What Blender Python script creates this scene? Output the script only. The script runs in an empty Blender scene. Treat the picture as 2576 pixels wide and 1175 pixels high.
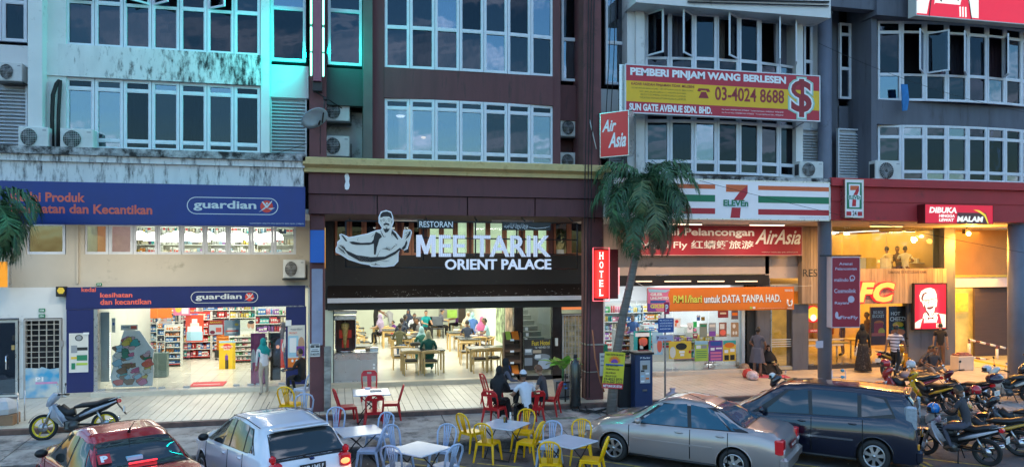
import bpy, bmesh, math, random
from mathutils import Vector, Matrix
R = math.radians
S = bpy.context.scene
COL = S.collection
rnd = random.Random(7)

# ---------------------------------------------------------------- camera
TH = R(13.0); FPX = 1900.0; CX = 1288.0; HY = 650.0
CAMY = -23.6; CAMZ = 3.9
cam_d = bpy.data.cameras.new('camera'); cam = bpy.data.objects.new('camera', cam_d); COL.objects.link(cam)
cam.location = (0, CAMY, CAMZ); cam.rotation_euler = (R(90), 0, -TH)
cam_d.sensor_width = 36; cam_d.lens = FPX / 2576 * 36; cam_d.shift_y = (HY - 587.5) / 2576
cam_d.clip_end = 2000; cam_d.clip_start = .05
S.camera = cam

# ---------------------------------------------------------------- world
SUN_EL, SUN_ROT = 5.0, 20.0        # low sun behind the row of shops
w = bpy.data.worlds.new('World'); S.world = w; w.use_nodes = True
nt = w.node_tree; nt.nodes.clear()
sky = nt.nodes.new('ShaderNodeTexSky'); sky.sky_type = 'NISHITA'; sky.sun_disc = False
sky.sun_elevation = R(SUN_EL); sky.sun_rotation = R(SUN_ROT)
sky.air_density = 1.3; sky.dust_density = .6; sky.ozone_density = 4.2; sky.altitude = 0
bg = nt.nodes.new('ShaderNodeBackground'); bg.inputs[1].default_value = .15
out = nt.nodes.new('ShaderNodeOutputWorld')
tc = nt.nodes.new('ShaderNodeTexCoord')
mp = nt.nodes.new('ShaderNodeMapping'); mp.inputs['Scale'].default_value = (1, 1, 3.2)
nz = nt.nodes.new('ShaderNodeTexNoise'); nz.inputs['Scale'].default_value = 4.2; nz.inputs['Detail'].default_value = 7; nz.inputs['Roughness'].default_value = .6
nz.inputs['Distortion'].default_value = .6
cr = nt.nodes.new('ShaderNodeValToRGB'); cr.color_ramp.elements[0].position = .52; cr.color_ramp.elements[1].position = .68
mx = nt.nodes.new('ShaderNodeMix'); mx.data_type = 'RGBA'
mx.inputs[7].default_value = (3.6, 3.8, 4.6, 1)
nt.links.new(tc.outputs['Generated'], mp.inputs[0]); nt.links.new(mp.outputs[0], nz.inputs[0]); nt.links.new(nz.outputs[0], cr.inputs[0])
m9 = nt.nodes.new('ShaderNodeMath'); m9.operation = 'MULTIPLY'; m9.inputs[1].default_value = .75
nt.links.new(cr.outputs[0], m9.inputs[0]); nt.links.new(m9.outputs[0], mx.inputs[0])
nt.links.new(sky.outputs[0], mx.inputs[6]); nt.links.new(mx.outputs[2], bg.inputs[0]); nt.links.new(bg.outputs[0], out.inputs[0])

sl = bpy.data.lights.new('sun', 'SUN'); sl.energy = .15; sl.angle = R(10); sl.color = (1, .7, .5)
so = bpy.data.objects.new('sun', sl); COL.objects.link(so)
_sd = Vector((math.sin(R(SUN_ROT)) * math.cos(R(SUN_EL)), math.cos(R(SUN_ROT)) * math.cos(R(SUN_EL)), math.sin(R(SUN_EL))))
so.rotation_euler = _sd.to_track_quat('Z', 'Y').to_euler()

S.view_settings.view_transform = 'Standard'; S.view_settings.look = 'None'
EXPO = 2.42; LK = 2**-EXPO
S.view_settings.exposure = EXPO; S.view_settings.gamma = 1; S.view_settings.use_curve_mapping = False
cy = S.cycles
cy.use_denoising = True; cy.max_bounces = 6; cy.diffuse_bounces = 3; cy.glossy_bounces = 3; cy.transmission_bounces = 4; cy.transparent_max_bounces = 12
cy.sample_clamp_indirect = 4.0; cy.caustics_reflective = False; cy.caustics_refractive = False; cy.blur_glossy = .5
cy.use_adaptive_sampling = True; cy.adaptive_threshold = .02

# ---------------------------------------------------------------- pixel -> place
def ray(px, py):
    u = (px - CX) / FPX; v = (HY - py) / FPX
    return Vector((math.sin(TH) + u * math.cos(TH), math.cos(TH) - u * math.sin(TH), v))
def at(px, py, Y):
    d = ray(px, py); t = (Y - CAMY) / d.y
    return Vector((d.x * t, Y, CAMZ + d.z * t))
def gr(px, py, Z=0.0):
    d = ray(px, py); t = (Z - CAMZ) / d.z
    return Vector((d.x * t, CAMY + d.y * t, Z))
def XX(px, Y): return at(px, 0, Y).x
def ZZ(px, py, Y): return at(px, py, Y).z
def rect(px0, py0, px1, py1, Y):
    m = (px0 + px1) / 2
    return XX(px0, Y), XX(px1, Y), ZZ(m, py1, Y), ZZ(m, py0, Y)

# ---------------------------------------------------------------- mesh builder
class MB:
    def __init__(s): s.v = []; s.f = []; s.m = []; s.sm = []
    def add(s, vs, fs, mi=0, sm=False):
        n = len(s.v); s.v += [tuple(v) for v in vs]
        for f in fs: s.f.append(tuple(i + n for i in f)); s.m.append(mi); s.sm.append(sm)
        return s
    def box(s, x0, x1, y0, y1, z0, z1, mi=0):
        if x1 < x0: x0, x1 = x1, x0
        if y1 < y0: y0, y1 = y1, y0
        if z1 < z0: z0, z1 = z1, z0
        return s.add([(x0,y0,z0),(x1,y0,z0),(x1,y1,z0),(x0,y1,z0),(x0,y0,z1),(x1,y0,z1),(x1,y1,z1),(x0,y1,z1)],
                     [(0,3,2,1),(4,5,6,7),(0,1,5,4),(1,2,6,5),(2,3,7,6),(3,0,4,7)], mi)
    def bbox(s, x0, x1, y0, y1, z0, z1, b=.01, mi=0):
        """box with chamfered vertical and top edges"""
        b = min(b, (x1-x0)*.45, (y1-y0)*.45, (z1-z0)*.45)
        def ring(i, z): return [(x0+i,y0+b if i<b else y0+i,z)]
        L = []
        for (ins, z) in ((b, z0), (0, z0+b), (0, z1-b), (b, z1)):
            a0, a1, c0, c1 = x0+ins, x1-ins, y0+ins, y1-ins
            L.append([(a0+b,c0,z),(a1-b,c0,z),(a1,c0+b,z),(a1,c1-b,z),(a1-b,c1,z),(a0+b,c1,z),(a0,c1-b,z),(a0,c0+b,z)])
        vs = [p for r in L for p in r]; fs = []
        for k in range(3):
            for i in range(8):
                j = (i+1) % 8; fs.append((k*8+i, k*8+j, (k+1)*8+j, (k+1)*8+i))
        fs.append(tuple(range(7,-1,-1))); fs.append(tuple(range(24,32)))
        return s.add(vs, fs, mi)
    def xf(s, M, start=0):
        for i in range(start, len(s.v)): s.v[i] = tuple(M @ Vector(s.v[i]))
        return s
    def tube(s, pts, r, n=8, mi=0, sm=True, cap=True, flat=1.0):
        pts = [Vector(p) for p in pts]; k = len(pts)
        rs = r if isinstance(r, (list, tuple)) else [r]*k
        vs = []; up = None
        for i, p in enumerate(pts):
            t = (pts[min(i+1,k-1)] - pts[max(i-1,0)])
            if t.length < 1e-9: t = Vector((0,0,1))
            t.normalize()
            if up is None:
                up = Vector((0,0,1)) if abs(t.z) < .9 else Vector((1,0,0))
            a = t.cross(up)
            if a.length < 1e-6: a = t.cross(Vector((0,1,0)))
            a.normalize(); b = a.cross(t).normalized(); up = b
            for j in range(n):
                q = 2*math.pi*j/n
                vs.append(p + a*math.cos(q)*rs[i] + b*math.sin(q)*rs[i]*flat)
        fs = [(i*n+j, i*n+(j+1)%n, (i+1)*n+(j+1)%n, (i+1)*n+j) for i in range(k-1) for j in range(n)]
        if cap: fs += [tuple(range(n-1,-1,-1)), tuple(range((k-1)*n, k*n))]
        return s.add(vs, fs, mi, sm)
    def cyl(s, c, r, h, n=16, mi=0, axis='Z', r2=None, sm=True):
        c = Vector(c); r2 = r if r2 is None else r2
        ax = {'X': Vector((1,0,0)), 'Y': Vector((0,1,0)), 'Z': Vector((0,0,1))}[axis]
        return s.tube([c, c+ax*h], [r, r2], n, mi, sm)
    def lathe(s, prof, c=(0,0,0), n=20, mi=0, sm=True, axis='Z', cap=True):
        vs = []
        for (r, z) in prof:
            for j in range(n):
                q = 2*math.pi*j/n; x, y = r*math.cos(q), r*math.sin(q)
                p = {'Z': (x,y,z), 'Y': (x,z,y), 'X': (z,x,y)}[axis]
                vs.append((p[0]+c[0], p[1]+c[1], p[2]+c[2]))
        k = len(prof)
        fs = [(i*n+j, i*n+(j+1)%n, (i+1)*n+(j+1)%n, (i+1)*n+j) for i in range(k-1) for j in range(n)]
        if cap and prof[0][0] > 1e-6: fs.append(tuple(range(n-1,-1,-1)))
        if cap and prof[-1][0] > 1e-6: fs.append(tuple(range((k-1)*n, k*n)))
        return s.add(vs, fs, mi, sm)
    def ball(s, c, rx, ry=None, rz=None, n=14, k=9, mi=0):
        ry = rx if ry is None else ry; rz = rx if rz is None else rz
        vs = []
        for i in range(k+1):
            a = math.pi*i/k
            for j in range(n):
                q = 2*math.pi*j/n
                vs.append((c[0]+rx*math.sin(a)*math.cos(q), c[1]+ry*math.sin(a)*math.sin(q), c[2]-rz*math.cos(a)))
        fs = [(i*n+j, i*n+(j+1)%n, (i+1)*n+(j+1)%n, (i+1)*n+j) for i in range(k) for j in range(n)]
        return s.add(vs, fs, mi, True)
    def poly(s, pts, y, mi=0):
        """flat polygon given as (x,z) in the plane y, facing -y (triangulated on build)"""
        return s.add([(p[0], y, p[1]) for p in pts], [tuple(range(len(pts)))], mi)
    def prism(s, pts, y0, y1, mi=0):
        n = len(pts)
        vs = [(p[0], y0, p[1]) for p in pts] + [(p[0], y1, p[1]) for p in pts]
        fs = [tuple(range(n)), tuple(range(2*n-1, n-1, -1))] + [(i, i+n, (i+1)%n+n, (i+1)%n) for i in range(n)]
        return s.add(vs, fs, mi)
    def prismx(s, pts, x0, x1, mi=0):
        """polygon given as (y,z), extruded along x"""
        n = len(pts)
        vs = [(x0, p[0], p[1]) for p in pts] + [(x1, p[0], p[1]) for p in pts]
        fs = [tuple(range(n)), tuple(range(2*n-1, n-1, -1))] + [(i, i+n, (i+1)%n+n, (i+1)%n) for i in range(n)]
        return s.add(vs, fs, mi)
    def prismz(s, pts, z0, z1, mi=0):
        n = len(pts)
        vs = [(p[0], p[1], z0) for p in pts] + [(p[0], p[1], z1) for p in pts]
        fs = [tuple(range(n-1,-1,-1)), tuple(range(n, 2*n))] + [(i, (i+1)%n, (i+1)%n+n, i+n) for i in range(n)]
        return s.add(vs, fs, mi)
    def mesh(s, name, mats, off=(0,0,0), fix=True):
        me = bpy.data.meshes.new(name)
        ox, oy, oz = off
        me.from_pydata([(a-ox, b-oy, c-oz) for a, b, c in s.v], [], s.f)
        for m in (mats if isinstance(mats, (list, tuple)) else [mats]): me.materials.append(m)
        me.polygons.foreach_set('material_index', s.m); me.polygons.foreach_set('use_smooth', s.sm)
        if fix:
            bm = bmesh.new(); bm.from_mesh(me); bmesh.ops.recalc_face_normals(bm, faces=bm.faces); bm.to_mesh(me); bm.free()
        me.update()
        return me

def wloc(o):
    v = Vector((0,0,0))
    while o is not None: v += o.location; o = o.parent
    return v
def tag(o, label=None, cat=None, group=None, kind=None):
    if label: o['label'] = label
    if cat: o['category'] = cat
    if group: o['group'] = group
    if kind: o['kind'] = kind
    return o
def thing(name, label, cat, loc=(0,0,0), rz=0.0, group=None):
    o = bpy.data.objects.new(name, None); COL.objects.link(o); o.empty_display_size = .1
    o.location = loc; o.rotation_euler = (0,0,rz)
    return tag(o, label, cat, group)
def link(name, me, parent=None):
    o = bpy.data.objects.new(name, me); COL.objects.link(o)
    if parent is not None: o.parent = parent
    return o
def part(name, mb, mats, parent=None, world=False, fix=True):
    off = wloc(parent) if (world and parent is not None) else (0,0,0)
    return link(name, mb.mesh(name, mats, off, fix), parent)
def solo(name, mb, mats, label, cat, group=None, kind=None, loc=None, rz=0, fix=True):
    o = link(name, mb.mesh(name, mats, (0,0,0), fix)); tag(o, label, cat, group, kind)
    if loc is not None: o.location = loc; o.rotation_euler = (0,0,rz)
    return o
ORD = ['first','second','third','fourth','fifth','sixth','seventh','eighth','ninth','tenth','eleventh','twelfth','thirteenth']
def copy_tree(o, parent=None):
    c = o.copy(); COL.objects.link(c); c.parent = parent
    for ch in list(o.children): copy_tree(ch, c)
    return c
def place(o, label, loc, rz=0, group=None, tilt=None):
    o['label'] = label; o.location = loc; o.rotation_euler = (tilt or 0, 0, rz)
    if group: o['group'] = group
    return o

# ---------------------------------------------------------------- materials
_mats = {}
def mat(name, col, rough=.6, metal=0., var=.12, scale=4., bump=0., bscale=None, emit=None, es=0., coat=0., spec=.5, stretch=None, dirt=0., dcol=(.05,.045,.04), dscale=2., gradx=0.):
    if name in _mats: return _mats[name]
    m = bpy.data.materials.new(name); m.use_nodes = True; nt = m.node_tree; b = nt.nodes['Principled BSDF']
    b.inputs['Roughness'].default_value = rough; b.inputs['Metallic'].default_value = metal
    b.inputs['Specular IOR Level'].default_value = spec
    if coat: b.inputs['Coat Weight'].default_value = coat; b.inputs['Coat Roughness'].default_value = .05
    c = (*col, 1)
    b.inputs['Base Color'].default_value = c
    src = None
    if var or bump or dirt:
        tc = nt.nodes.new('ShaderNodeTexCoord'); mp = nt.nodes.new('ShaderNodeMapping')
        nt.links.new(tc.outputs['Object'], mp.inputs[0])
        if stretch: mp.inputs['Scale'].default_value = stretch
        nz = nt.nodes.new('ShaderNodeTexNoise'); nz.inputs['Scale'].default_value = scale; nz.inputs['Detail'].default_value = 6
        nt.links.new(mp.outputs[0], nz.inputs[0])
        if var:
            r = nt.nodes.new('ShaderNodeValToRGB'); e = r.color_ramp.elements
            e[0].position = .3; e[1].position = .7
            e[0].color = tuple(max(0, x*(1-var)) for x in col)+(1,); e[1].color = tuple(min(1, x*(1+var)) for x in col)+(1,)
            nt.links.new(nz.outputs[0], r.inputs[0]); src = r.outputs[0]
            mr = nt.nodes.new('ShaderNodeMapRange'); mr.inputs[3].default_value = max(.02, rough*.8); mr.inputs[4].default_value = min(1, rough*1.25)
            nt.links.new(nz.outputs[0], mr.inputs[0]); nt.links.new(mr.outputs[0], b.inputs['Roughness'])
        if dirt:
            n2 = nt.nodes.new('ShaderNodeTexNoise'); n2.inputs['Scale'].default_value = dscale; n2.inputs['Detail'].default_value = 9; n2.inputs['Roughness'].default_value = .72
            nt.links.new(mp.outputs[0], n2.inputs[0])
            r2 = nt.nodes.new('ShaderNodeValToRGB'); r2.color_ramp.elements[0].position = .62-dirt*.35; r2.color_ramp.elements[1].position = .78-dirt*.3
            ns = n2.outputs[0]
            if gradx:
                sx = nt.nodes.new('ShaderNodeSeparateXYZ'); nt.links.new(tc.outputs['Generated'], sx.inputs[0]); mm = nt.nodes.new('ShaderNodeMath'); mm.operation = 'MULTIPLY_ADD'; mm.inputs[1].default_value = gradx; nt.links.new(sx.outputs[0], mm.inputs[0]); nt.links.new(ns, mm.inputs[2]); ns = mm.outputs[0]
            nt.links.new(ns, r2.inputs[0])
            mx = nt.nodes.new('ShaderNodeMix'); mx.data_type = 'RGBA'; mx.inputs[6].default_value = c; mx.inputs[7].default_value = (*dcol, 1)
            if src: nt.links.new(src, mx.inputs[6])
            nt.links.new(r2.outputs[0], mx.inputs[0]); src = mx.outputs[2]
        if src: nt.links.new(src, b.inputs['Base Color'])
        if bump:
            n3 = nt.nodes.new('ShaderNodeTexNoise'); n3.inputs['Scale'].default_value = bscale or scale*6; n3.inputs['Detail'].default_value = 5
            nt.links.new(mp.outputs[0], n3.inputs[0])
            bp = nt.nodes.new('ShaderNodeBump'); bp.inputs['Strength'].default_value = bump; bp.inputs['Distance'].default_value = .02
            nt.links.new(n3.outputs[0], bp.inputs['Height']); nt.links.new(bp.outputs[0], b.inputs['Normal'])
    if emit:
        b.inputs['Emission Color'].default_value = (*emit, 1); b.inputs['Emission Strength'].default_value = es*LK
        try: m.cycles.emission_sampling = 'NONE' if es > 1.5 else 'AUTO'
        except Exception: pass
    _mats[name] = m
    return m
def glass_mat(name, tint=(.6,.65,.7), refl=.2, rough=.02, trans=1.):
    if name in _mats: return _mats[name]
    m = bpy.data.materials.new(name); m.use_nodes = True; nt = m.node_tree; nt.nodes.clear()
    o = nt.nodes.new('ShaderNodeOutputMaterial'); t = nt.nodes.new('ShaderNodeBsdfTransparent'); g = nt.nodes.new('ShaderNodeBsdfGlossy')
    t.inputs[0].default_value = (*tint, 1); g.inputs['Roughness'].default_value = rough; g.inputs[0].default_value = (.75,.85,1,1)
    f = nt.nodes.new('ShaderNodeLayerWeight'); f.inputs[0].default_value = .25
    mr = nt.nodes.new('ShaderNodeMapRange'); mr.inputs[3].default_value = refl; mr.inputs[4].default_value = 1
    nt.links.new(f.outputs['Fresnel'], mr.inputs[0])
    mx = nt.nodes.new('ShaderNodeMixShader'); nt.links.new(mr.outputs[0], mx.inputs[0])
    nt.links.new(t.outputs[0], mx.inputs[1]); nt.links.new(g.outputs[0], mx.inputs[2]); nt.links.new(mx.outputs[0], o.inputs[0])
    tcn = nt.nodes.new('ShaderNodeTexCoord'); nz = nt.nodes.new('ShaderNodeTexNoise'); nz.inputs['Scale'].default_value = 1.3
    bp = nt.nodes.new('ShaderNodeBump'); bp.inputs['Strength'].default_value = .12; bp.inputs['Distance'].default_value = .05
    nt.links.new(tcn.outputs['Object'], nz.inputs[0]); nt.links.new(nz.outputs[0], bp.inputs['Height']); nt.links.new(bp.outputs[0], g.inputs['Normal'])
    _mats[name] = m
    return m
def light(kind, loc, power, col=(1,1,1), size=1., size_y=None, rot=(0,0,0), name='lamp_light', spread=None):
    l = bpy.data.lights.new(name, kind); l.energy = power*LK; l.color = col
    if kind == 'AREA':
        l.shape = 'RECTANGLE'; l.size = size; l.size_y = size_y or size
        if spread: l.spread = spread
    else: l.shadow_soft_size = size
    if kind == 'SPOT': l.spot_size = spread or R(120); l.spot_blend = .8
    o = bpy.data.objects.new(name, l); COL.objects.link(o); o.location = loc; o.rotation_euler = rot
    return o

WHITE = mat('white_plaster', (.74,.74,.72), .8, var=.06, scale=1.2, bump=.12, bscale=30, dirt=.12, dcol=(.25,.25,.24), dscale=1.6)
MILDEW = mat('mildewed_plaster', (.72,.72,.70), .85, var=.08, scale=2, bump=.2, bscale=25, dirt=.36, dcol=(.03,.03,.032), dscale=3.4, stretch=(2.2,2.2,.5))
MILDEWG = mat('streaked_spandrel_plaster', (.72,.72,.70), .85, var=.08, scale=2, bump=.2, bscale=25, dirt=.12, dcol=(.03,.03,.032), dscale=3.2, stretch=(2.4,2.4,.8), gradx=.18)
MILDEWH = mat('blackened_plaster', (.5,.5,.5), .9, var=.1, scale=2, bump=.25, dirt=.66, dcol=(.02,.02,.02), dscale=3.5)
CREAM = mat('cream_plaster', (.55,.49,.4), .8, var=.05, scale=1.5, bump=.1, bscale=30, dirt=.06, dcol=(.3,.27,.2))
BROWN = mat('maroon_brown_paint', (.135,.052,.054), .75, var=.2, scale=2, bump=.15, bscale=30, stretch=(2.5,2.5,.35), dirt=.24, dcol=(.06,.04,.04))
BROWND = mat('dark_brown_cladding', (.011,.008,.009), .5, var=.25, scale=2, bump=.1, dirt=.08, dcol=(.05,.045,.04), dscale=9)
REDBR = mat('brown_red_paint', (.16,.06,.06), .7, var=.2, scale=2.5, bump=.15, dirt=.2, dcol=(.05,.035,.03))
YELC = mat('yellow_cornice_paint', (.6,.45,.2), .75, var=.12, scale=3, bump=.2, dirt=.22, dcol=(.35,.22,.08), dscale=3)
GREYB = mat('slate_grey_paint', (.12,.13,.16), .75, var=.14, scale=1.5, bump=.12, bscale=30, stretch=(2.5,2.5,.35), dirt=.2, dcol=(.07,.07,.08))
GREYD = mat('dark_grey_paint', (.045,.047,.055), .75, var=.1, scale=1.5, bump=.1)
DGREEN = mat('dark_green_grey_paint', (.06,.085,.08), .8, var=.15, scale=2, bump=.15)
REDF = mat('red_fascia_paint', (.46,.035,.04), .6, var=.12, scale=1.5, bump=.08, dirt=.04, dcol=(.15,.03,.03))
ALU = mat('painted_window_frame', (.7,.73,.78), .5, var=.06, scale=6)
ALUW = mat('white_louvre_metal', (.6,.63,.66), .5, var=.08, scale=6)
BLACK = mat('black_metal', (.015,.015,.016), .45, var=.2, scale=8)
BLACKR = mat('black_rubber', (.02,.02,.02), .75, var=.2, scale=12)
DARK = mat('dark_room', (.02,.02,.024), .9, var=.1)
WGLASS = glass_mat('window_glass', (.2,.23,.3), .012)
WGLASS2 = glass_mat('bright_window_glass', (.3,.33,.38), .2)
WGLASS3 = glass_mat('tinted_window_glass', (.14,.17,.25), .035)
SGLASS = glass_mat('shop_glass', (.93,.95,.94), .04)
CGLASS = glass_mat('car_glass', (.22,.25,.27), .12)
STEEL = mat('stainless_steel', (.55,.55,.56), .28, 1., var=.06, scale=10)
CHROME = mat('chrome', (.75,.75,.77), .12, 1., var=0)
WPLAS = mat('white_plastic', (.7,.71,.7), .4, var=.04, scale=8)
ACW = mat('air_conditioner_white', (.62,.63,.61), .5, var=.08, scale=5, dirt=.08, dcol=(.3,.28,.24))
GRILL = mat('fan_grille', (.03,.032,.035), .5)
WOOD = mat('pale_wood', (.55,.36,.16), .45, var=.2, scale=3, stretch=(1,1,8))
WPRINT = mat('white_print', (.88,.88,.88), .5, var=0)
BPRINT = mat('black_print', (.02,.02,.02), .5, var=0)
RPRINT = mat('red_print', (.55,.03,.04), .5, var=0)
YPRINT = mat('yellow_print', (.8,.55,.05), .5, var=0)
GPRINT = mat('green_print', (.02,.22,.11), .5, var=0)
OPRINT = mat('orange_print', (.8,.2,.02), .5, var=0)
BLUEP = mat('blue_print', (.03,.1,.4), .5, var=0)
PINKP = mat('pink_print', (.75,.2,.35), .5, var=0)
SALMON = mat('salmon_print', (.8,.14,.09), .5, var=0)

# ---------------------------------------------------------------- lettering
_txt = {}
def text_data(s, bold=0., shear=0., ext=0., space=1.):
    k = (s, bold, shear, ext, space)
    if k in _txt: return _txt[k]
    c = bpy.data.curves.new('lettering', 'FONT'); c.body = s; c.size = 1; c.offset = bold; c.shear = shear; c.extrude = ext; c.resolution_u = 3; c.space_character = space
    o = bpy.data.objects.new('lettering', c); COL.objects.link(o)
    dg = bpy.context.evaluated_depsgraph_get(); me = bpy.data.meshes.new_from_object(o.evaluated_get(dg))
    vs = [tuple(v.co) for v in me.vertices]; fs = [tuple(p.vertices) for p in me.polygons]
    bpy.data.objects.remove(o); bpy.data.curves.remove(c); bpy.data.meshes.remove(me)
    _txt[k] = (vs, fs); return _txt[k]
def text_mb(mb, s, x0, x1, z0, z1, Y, bold=.02, shear=0., depth=0., mi=0, space=1.):
    """lettering fitted to the rectangle x0..x1, z0..z1 in plane Y, facing -Y; depth grows back to +Y"""
    vs, fs = text_data(s, bold, shear, .5 if depth else 0., space)
    if not vs: return mb
    ax = min(v[0] for v in vs); bx_ = max(v[0] for v in vs); ay = min(v[1] for v in vs); by = max(v[1] for v in vs)
    sx = (x1-x0)/max(1e-6, bx_-ax); sz = (z1-z0)/max(1e-6, by-ay)
    mb.add([(x0+(v[0]-ax)*sx, Y + (depth*(.5-v[2]) if depth else 0), z0+(v[1]-ay)*sz) for v in vs], fs, mi)
    return mb
def ptext(parent, s, px0, py0, px1, py1, Y, m, bold=.02, shear=0., depth=0., name='lettering', space=1.):
    x0, x1, z0, z1 = rect(px0, py0, px1, py1, Y)
    return part(name, text_mb(MB(), s, x0, x1, z0, z1, Y, bold, shear, depth, 0, space), m, parent, True, fix=False)
# ================================================================ SETTING
F = -3.75; PLAT = -4.25; KERB = -6.5; RZ = -.48; PZ0, PZ1 = -.12, -.27
XL, XR = -17.0, 27.0
GROUND = mat('earth', (.09,.085,.08), .95, var=.2, scale=.5)
ASPH = mat('old_asphalt', (.12,.112,.108), .7, var=.35, scale=1.1, bump=.6, bscale=60, dirt=.3, dcol=(.03,.03,.032), dscale=1.1)
CONC = mat('pavement_concrete', (.4,.37,.34), .75, var=.25, scale=2.2, bump=.35, bscale=40, dirt=.42, dcol=(.1,.095,.09), dscale=2.4)
KERBM = mat('grimy_kerb', (.12,.12,.12), .85, var=.3, scale=4, bump=.4, dirt=.55, dcol=(.03,.03,.03), dscale=3)
TILE = mat('cream_floor_tile', (.6,.58,.48), .35, var=.12, scale=1.3, bump=.08, bscale=40, dirt=.1, dcol=(.35,.3,.22))
TILE2 = mat('beige_floor_tile', (.58,.5,.4), .4, var=.12, scale=1.3, bump=.08, bscale=40, dirt=.15, dcol=(.3,.24,.17))
GROUT = mat('dark_grout', (.1,.085,.07), .9, var=.2)
SHOPFL = mat('polished_floor', (.72,.71,.66), .12, var=.04, scale=2)
solo('ground', MB().box(-320, 320, -320, 320, -1.0, -.62), GROUND, 'bare ground under the street', None, kind='structure')
solo('road', MB().box(-300, 300, -300, KERB-.14, -.6, RZ), ASPH, 'dark asphalt road in front of the shops', None, kind='structure')
solo('pavement_base', MB().add([(XL-9,PLAT,PZ0-.03),(XR+9,PLAT,PZ0-.03),(XR+9,KERB,PZ1-.03),(XL-9,KERB,PZ1-.03),(XL-9,PLAT,-.6),(XR+9,PLAT,-.6),(XR+9,KERB,-.6),(XL-9,KERB,-.6)],
     [(0,1,2,3),(4,7,6,5),(0,4,5,1),(1,5,6,2),(2,6,7,3),(3,7,4,0)]), GROUT, 'concrete bed of the pavement', None, kind='structure')
pav = bpy.data.objects['pavement_base']; pav['label'] = 'grey concrete pavement between kerb and tiled walkway'
def slab_at(x0, x1, t0, t1, k, parent, m):
    def P(x, t, dz=0):
        y = PLAT + (KERB-PLAT)*t; z = PZ0 + (PZ1-PZ0)*t + dz
        return (x, y, z)
    g = .012; dz = rnd.uniform(-.004, .004)
    a = [P(x0+g,t0+g/2,dz), P(x1-g,t0+g/2,dz), P(x1-g,t1-g/2,dz), P(x0+g,t1-g/2,dz)]; b = [(p[0],p[1],p[2]-.05) for p in a]
    mb = MB().add(a+b, [(0,1,2,3),(0,4,5,1),(1,5,6,2),(2,6,7,3),(3,7,4,0)])
    return part('slab', mb, m, parent)
nx = 0; x = XL-8
while x < XR+8:
    wv = rnd.uniform(1.25, 1.4)
    slab_at(x, x+wv, .002, .52, 0, pav, CONC); slab_at(x, x+wv, .52, .998, 0, pav, CONC); x += wv
kb = solo('kerb', MB().box(XL-9, XR+9, KERB-.14, KERB, -.6, PZ1-.06), KERBM, 'grimy dark kerb edging the pavement', None, kind='structure')
x = XL-8
while x < XR+8:
    wv = .92; mb = MB().bbox(x+.006, x+wv-.006, KERB-.15, KERB+.0, -.55, PZ1-.005+rnd.uniform(-.006,.006), .02)
    part('kerb_stone', mb, KERBM, kb); x += wv
# gutter stains & road markings
YM = mat('worn_yellow_paint', (.5,.38,.08), .7, var=.3, scale=8, dirt=.3, dcol=(.1,.09,.06), dscale=6)
def stripe(p0, p1, wd, m, name, label):
    a = Vector((p0[0],p0[1],RZ+.004)); b = Vector((p1[0],p1[1],RZ+.004)); d = (b-a).normalized(); n = Vector((-d.y,d.x,0))*wd/2
    mb = MB().add([a-n,b-n,b+n,a+n],[(0,1,2,3)])
    return tag(part(name, mb, m), label, None, kind='structure')
for (q0, q1) in (((2205,1112),(2330,1175)), ((2216,1108),(2345,1172))):
    a = gr(*q0, RZ); b = gr(*q1, RZ); stripe(a, b, .09, YM, 'road_marking', 'worn yellow line painted on the road')
for px, py in ((1200,1165),(1330,1100),(960,1160)):
    a = gr(px,py,RZ); stripe(a, a+Vector((.9,-.55,0)), .08, YM, 'road_marking', 'worn yellow line painted on the road')
for k in range(-3, 8):
    a = Vector((k*2.75-1.2, -6.9, 0)); b = a + Vector((3.6,-3.45,0)); stripe(a, b, .08, YM, 'road_marking', 'worn yellow parking bay line')

# tiled walkway
plat = solo('walkway', MB().box(XL, XR, PLAT+.02, 0.0, -.6, -.02), GROUT, 'tiled covered walkway in front of the shops', None, kind='structure')
part('walkway_edge', MB().bbox(XL, XR, PLAT-.01, PLAT+.13, -.55, -.004, .012), mat('brown_edge_tile', (.16,.09,.07), .6, var=.3, scale=5, dirt=.3), plat)
tw, tl = .215, 1.01
tiles = []
nxx = int((XR-XL)/tw)
for i in range(nxx):
    for j in range(4):
        x0 = XL+i*tw; y0 = PLAT+.14+j*tl
        tiles.append((x0, y0, j))
def tile_mb(mb, x0, y0):
    g = .006; y1 = min(y0+tl, -.001); dz = rnd.uniform(-.0015,.0015)
    a = [(x0+g,y0+g,dz),(x0+tw-g,y0+g,dz),(x0+tw-g,y1-g,dz),(x0+g,y1-g,dz)]; b = [(p[0],p[1],-.02) for p in a]
    mb.add(a+b, [(0,1,2,3),(0,4,5,1),(1,5,6,2),(2,6,7,3),(3,7,4,0)])
def near(t): return (t[2] if XX(0,PLAT) < t[0] < XX(1500,PLAT) else 9) + abs(t[0]+1)*.01
tiles.sort(key=near)
xe = XX(1500, -2)
for t in tiles[:290]:
    mb = MB(); tile_mb(mb, t[0], t[1]); part('tile', mb, TILE if t[0] < xe else TILE2, plat)
m1_, m2_ = MB(), MB()
for t in tiles[290:]: tile_mb(m1_ if t[0] < xe else m2_, t[0], t[1])
tag(part('tile_field', m1_, TILE, plat), kind='stuff'); tag(part('tile_field', m2_, TILE2, plat), kind='stuff')

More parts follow.
